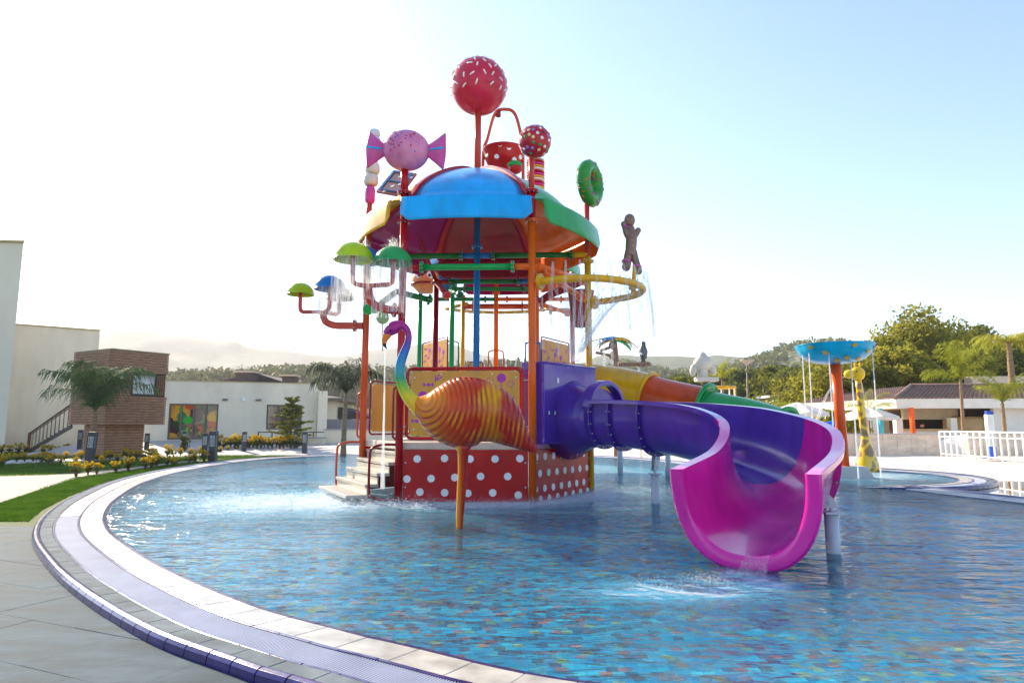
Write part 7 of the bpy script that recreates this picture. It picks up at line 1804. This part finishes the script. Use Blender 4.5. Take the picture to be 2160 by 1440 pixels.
# ================================================================ FALLING WATER
def spray_mat(name, dens=.5, st=(9, 9, .7), lo=.35, hi=.75, col=(.82, .86, .9)):
    m = bpy.data.materials.new(name); t = nodes_of(m); L = t.links.new; out = N(t, 'ShaderNodeOutputMaterial'); g = N(t, 'ShaderNodeNewGeometry'); mp = N(t, 'ShaderNodeMapping'); mp.inputs['Scale'].default_value = st; L(g.outputs['Position'], mp.inputs[0])
    nz = N(t, 'ShaderNodeTexNoise'); nz.inputs['Scale'].default_value = 3; nz.inputs['Detail'].default_value = 4; L(mp.outputs[0], nz.inputs['Vector'])
    mr = N(t, 'ShaderNodeMapRange'); mr.inputs[1].default_value = lo; mr.inputs[2].default_value = hi; mr.inputs[3].default_value = 0; mr.inputs[4].default_value = dens; L(nz.outputs[0], mr.inputs[0])
    p = N(t, 'ShaderNodeBsdfPrincipled'); p.inputs['Base Color'].default_value = col4(col); p.inputs['Roughness'].default_value = .25; tl = N(t, 'ShaderNodeBsdfTranslucent'); tl.inputs[0].default_value = col4(col)
    m1 = N(t, 'ShaderNodeMixShader'); m1.inputs[0].default_value = .5; L(p.outputs[0], m1.inputs[1]); L(tl.outputs[0], m1.inputs[2]); tp = N(t, 'ShaderNodeBsdfTransparent'); mx = N(t, 'ShaderNodeMixShader'); L(mr.outputs[0], mx.inputs[0]); L(tp.outputs[0], mx.inputs[1]); L(m1.outputs[0], mx.inputs[2]); L(mx.outputs[0], out.inputs[0]); return m
JET = spray_mat('jet_water', .36, (14, 14, 2.2), .25, .7); VEIL = spray_mat('veil_water', .62, (15, 15, .55), .42, .72); FINE = spray_mat('fine_stream_water', .75, (10, 10, 3), .1, .6)
def jet(p, v, T, r0=.012, r1=.05, n=14, mb=None, g=9.8):
    p = Vector(p); v = Vector(v); pts = [p + v * t - Vector((0, 0, .5 * g * t * t)) for t in np.linspace(0, T, n)]; mb.tube(pts, [r0 + (r1 - r0) * i / (n - 1) for i in range(n)], 7, caps=False)
def stuffw(name, mb, mt, label, cat='falling water'): return tag(mb.build(name, mt), label, cat, kind='stuff')
# ring sprayer: little arches outside, long jets inwards
mb = MB(); cen_ = Vector((1.35, 13.75, 0)); ic = at(1212, 765, 13.1)
for i in range(6, len(ringpts) - 4, 4):
    p = ringpts[i] + Vector((0, 0, .1)); o = Vector((p.x - 1.2, p.y - 13.3, 0)).normalized(); jet(p, o * rng.uniform(.25, .4) + Vector((0, 0, 2.1)), rng.uniform(.6, .75), .012, .028, 20, mb)
stuffw('arching_jets', mb, JET, 'small arching water jets rising from the yellow spray ring')
mb = MB(); cz = Vector((1.0, 13.3, 0))
for i in range(4, len(ringpts) - 3, 4):
    p = ringpts[i] + Vector((0, 0, -.03)); d = Vector((ic.x, ic.y, 0)) - Vector((p.x, p.y, 0)); T_ = math.sqrt(2 * (p.z - 2.4) / 9.8) * .93; jet(p, d / T_ * .95, T_, .009, .030, 16, mb)
for i in list(range(1, 22, 3)) + [62, 66]:
    p = ringpts[min(i, len(ringpts) - 3)] - Vector((0, 0, .05)); jet(p, Vector((rng.uniform(-.1, .2), rng.uniform(.1, .4), -.2)), rng.uniform(.45, .53), .012, .034, 12, mb)
stuffw('converging_jets', mb, JET, 'water jets falling inwards from the yellow ring to the purple slide tub')
for (c_, r, h, lb) in ((at(745, 549, Y4 - .45), .36, .75, 'water veil falling from the lime cap of the front sprinkler'), (at(829, 556, Y4 - .45), .345, .95, 'water veil falling from the green cap beside the red post'), (at(772, 553, Y4 + .9), .34, .8, 'water veil falling from the blue cap behind the front sprinkler'),
                     (at(696, 611, Y3b - .4), .34, .65, 'water veil falling from the blue cap of the lower left sprinkler'), (at(716, 631, Y3b + .35), .32, .7, 'water veil falling from the grey-green cap')):
    mb = MB(); n = 40; prof = [(1.0, .0), (1.03, -.2), (1.05, -.5), (1.07, -1)]; mb.lathe(c_, [(r * a, b * h) for a, b in prof], n)
    mb.lathe(c_, [(r * .72, -.02), (r * .75, -h * .8)], n); mb.lathe(c_ + Vector((0, 0, r * .72)), [(.05, .12), (.10, .02), (r * .6, -r * .14), (r * 1.02, -r * .70)], n); mb.lathe(c_ + Vector((0, 0, r * .70)), [(.10, 0), (.085, .14), (.05, .22), (.001, .25)], 14)
    stuffw('water_veil', mb, VEIL if 'lime' not in lb else VEIL, lb)
mb = MB(); q = fp(812, 735); mb.tube([q, fp(811, 800), fp(810, 870), fp(808, 960), fp(807, 1030)], [.010, .012, .016, .024, .034], 8, caps=False); stuffw('beak_stream', mb, spray_mat('beak_water', .6, (12, 12, 1.5), .2, .7), 'thin stream of water falling from the flamingo bill')
mb = MB()
for px, pyb in ((1692, 880), (1706, 900), (1748, 890), (1794, 905), (1840, 870)):
    a = at(px, 745 if px not in (1840, 1692) else 738, 18.2 + (0 if px in (1692, 1840) else -.7)); mb.tube([a, Vector((a.x, a.y, a.z - .4)), Vector((a.x, a.y, .0))], [.012, .014, .02], 7, caps=False)
stuffw('dish_streams', mb, FINE, 'thin streams of water falling from the rim of the blue dish')
mb = MB(); p = Vector((nx - 28 * sg_, 20.6, zg(795))); jet(p, (-1.9, -.1, -.2), .62, .012, .05, 14, mb); stuffw('giraffe_jet', mb, JET, 'water jet spouting from the giraffe mouth to the left')
mb = MB(); Yp = 30.0
for k in range(9): a = k * .7; p = at(1525, 818, 30) + Vector((math.cos(a) * .53, math.sin(a) * .53, 0)); mb.tube([p, p - up_ * 1.6], .022, 5, caps=False)
stuffw('ring_shower_water', mb, FINE, 'water falling from the yellow ring shower')
mb = MB(); q = at(1051, 250, 21)
for k in range(4): jet(q + Vector((.03 * k - .05, 0, -.1)), ((k - 1.5) * .18, 0, 0), .42, .012, .03, 8, mb)
stuffw('bucket_feed_water', mb, JET, 'water running from the arched pipe into the polka dot bucket')
mb = MB()
for k in range(22):
    a = arc[1 + k % 12]; T_ = .75; d = Vector((HC2.x + .4 - a.x, 22.2 - a.y, 0)) * rng.uniform(.5, 1.0); jet(a, d / T_ * .8, T_ * rng.uniform(.7, 1), .012, .035, 10, mb)
stuffw('ring_jets', mb, VEIL, 'thin water jets falling from the far ochre pipe ring')
# outer curtain of drops that rains round the yellow ring and round the far ring
mb = MB(); vv = []; m_ = len(ringpts)
for i in range(8, m_ - 3):
    p = ringpts[i]; d = Vector((p.x - 1.2, p.y - 13.3, 0)).normalized(); vv += [p + d * .08, p + d * .28 - up_ * .7, p + d * .36 - up_ * 1.7]
mb.add(vv, [(3 * i + a, 3 * i + a + 1, 3 * i + a + 4, 3 * i + a + 3) for i in range(m_ - 12) for a in (0, 1)], 0, True); stuffw('ring_rain', mb, spray_mat('rain_drops', .22, (16, 16, .5), .5, .75), 'faint curtain of drops falling round the yellow spray ring')
# outflow at the slide mouth
e0 = spath[-1]; td = (spath[-1] - spath[-2]).normalized(); sd2 = Vector((td.y, -td.x, 0)).normalized(); vv = []; nn_ = 14
for j in range(6):
    t = j / 5; c_ = e0 + td * (.10 + .26 * t) + up_ * (.035 - .14 * t * t) + sd2 * (-.14)
    for k in range(nn_ + 1): x = (k / nn_ - .5) * 2; wd = .10 + .03 * t; vv.append(c_ + sd2 * x * wd + up_ * (.035 * x * x + .012 * math.sin(k * 2.1 + j)))
mb = MB(); mb.add(vv, [(j * (nn_ + 1) + k, j * (nn_ + 1) + k + 1, (j + 1) * (nn_ + 1) + k + 1, (j + 1) * (nn_ + 1) + k) for j in range(5) for k in range(nn_)], 0, True); stuffw('slide_outflow', mb, JET, 'white water running off the magenta slide mouth into the pool')

# fine spray mist low over the churned water: thousands of faint droplets
MIST = bpy.data.materials.new('spray_mist'); t_ = nodes_of(MIST); o_ = N(t_, 'ShaderNodeOutputMaterial'); a_ = N(t_, 'ShaderNodeBsdfTransparent'); b_ = N(t_, 'ShaderNodeBsdfDiffuse'); b_.inputs[0].default_value = (.85, .9, .95, 1); c__ = N(t_, 'ShaderNodeBsdfTranslucent'); c__.inputs[0].default_value = (.85, .9, .95, 1)
x1 = N(t_, 'ShaderNodeMixShader'); x1.inputs[0].default_value = .5; t_.links.new(b_.outputs[0], x1.inputs[1]); t_.links.new(c__.outputs[0], x1.inputs[2]); x2 = N(t_, 'ShaderNodeMixShader'); x2.inputs[0].default_value = .2
t_.links.new(a_.outputs[0], x2.inputs[1]); t_.links.new(x1.outputs[0], x2.inputs[2]); t_.links.new(x2.outputs[0], o_.inputs[0])
def mist(label, blobs, per, size, seed, flat=.35):
    g_ = np.random.default_rng(seed); pts = []
    for (x, y, z, r) in blobs:
        p = g_.normal(size=(per, 3)) * r * .55; p[:, 2] = np.abs(p[:, 2]) * flat * g_.random(per); pts.append(p + np.array([x, y, z]))
    v, f = leaf_quads(np.concatenate(pts), size, seed, .8); mb = MB(); mb.np_add(v, f); tag(mb.build('spray_mist', MIST), label, 'spray', kind='stuff')
ring_b = []
for q in np.linspace(R(170), R(352), 16): ring_b.append((HC.x + 2.75 * math.cos(q), HC.y + 2.75 * math.sin(q), .0, .42))
mist('white spray haze over churned water round the foot of the tower', ring_b + [(-3.7, 12.6, 0, .8), (-4.3, 11.9, 0, .8), (-3.2, 11.6, 0, .7), (-5.2, 12.6, 0, .9), (2.6, 14.3, 0, .7), (1.7, 12.9, 0, .5), (-4.8, 10.8, 0, .9), (-2.6, 11.2, 0, .7)], 1900, .013, 77)
mist('white spray where the slide mouth pours into the pool', [(2.05, 6.35, 0, .16), (1.75, 6.1, 0, .25), (1.35, 5.9, 0, .3)], 1000, .007, 78, .2)
mist('spray dots above the caps of the mushroom sprinklers', [(c_.x, c_.y, c_.z + .30, .16) for c_ in (at(745, 549, Y4 - .45), at(829, 556, Y4 - .45))], 500, .012, 79, 1.2)
# ================================================================ HAZE
hz = MB(); hz.box((0, 700, 112), (7200, 4200, 236)); 
HM = bpy.data.materials.new('haze_air'); t_ = nodes_of(HM); o_ = N(t_, 'ShaderNodeOutputMaterial'); pv_ = N(t_, 'ShaderNodeVolumePrincipled'); pv_.inputs['Color'].default_value = (.92, .95, 1, 1); pv_.inputs['Density'].default_value = .0003; pv_.inputs['Anisotropy'].default_value = .3
t_.links.new(pv_.outputs[0], o_.inputs['Volume']); tag(hz.build('haze', HM), 'pale summer haze', 'haze', kind='stuff')
# small fixings that are joined because they are only a few pixels each
for o in scene.objects:
    b = o.name.split('.')[0]
    if o.type == 'MESH' and 'kind' not in o and b in ('bolts', 'nozzles', 'sugar_strands', 'sprinkles', 'dots', 'sweets_print', 'stems', 'horns', 'ridge_tiles', 'icing_cuffs', 'icing_buttons', 'yellow_tips', 'leaves', 'crown'): o['kind'] = 'stuff'
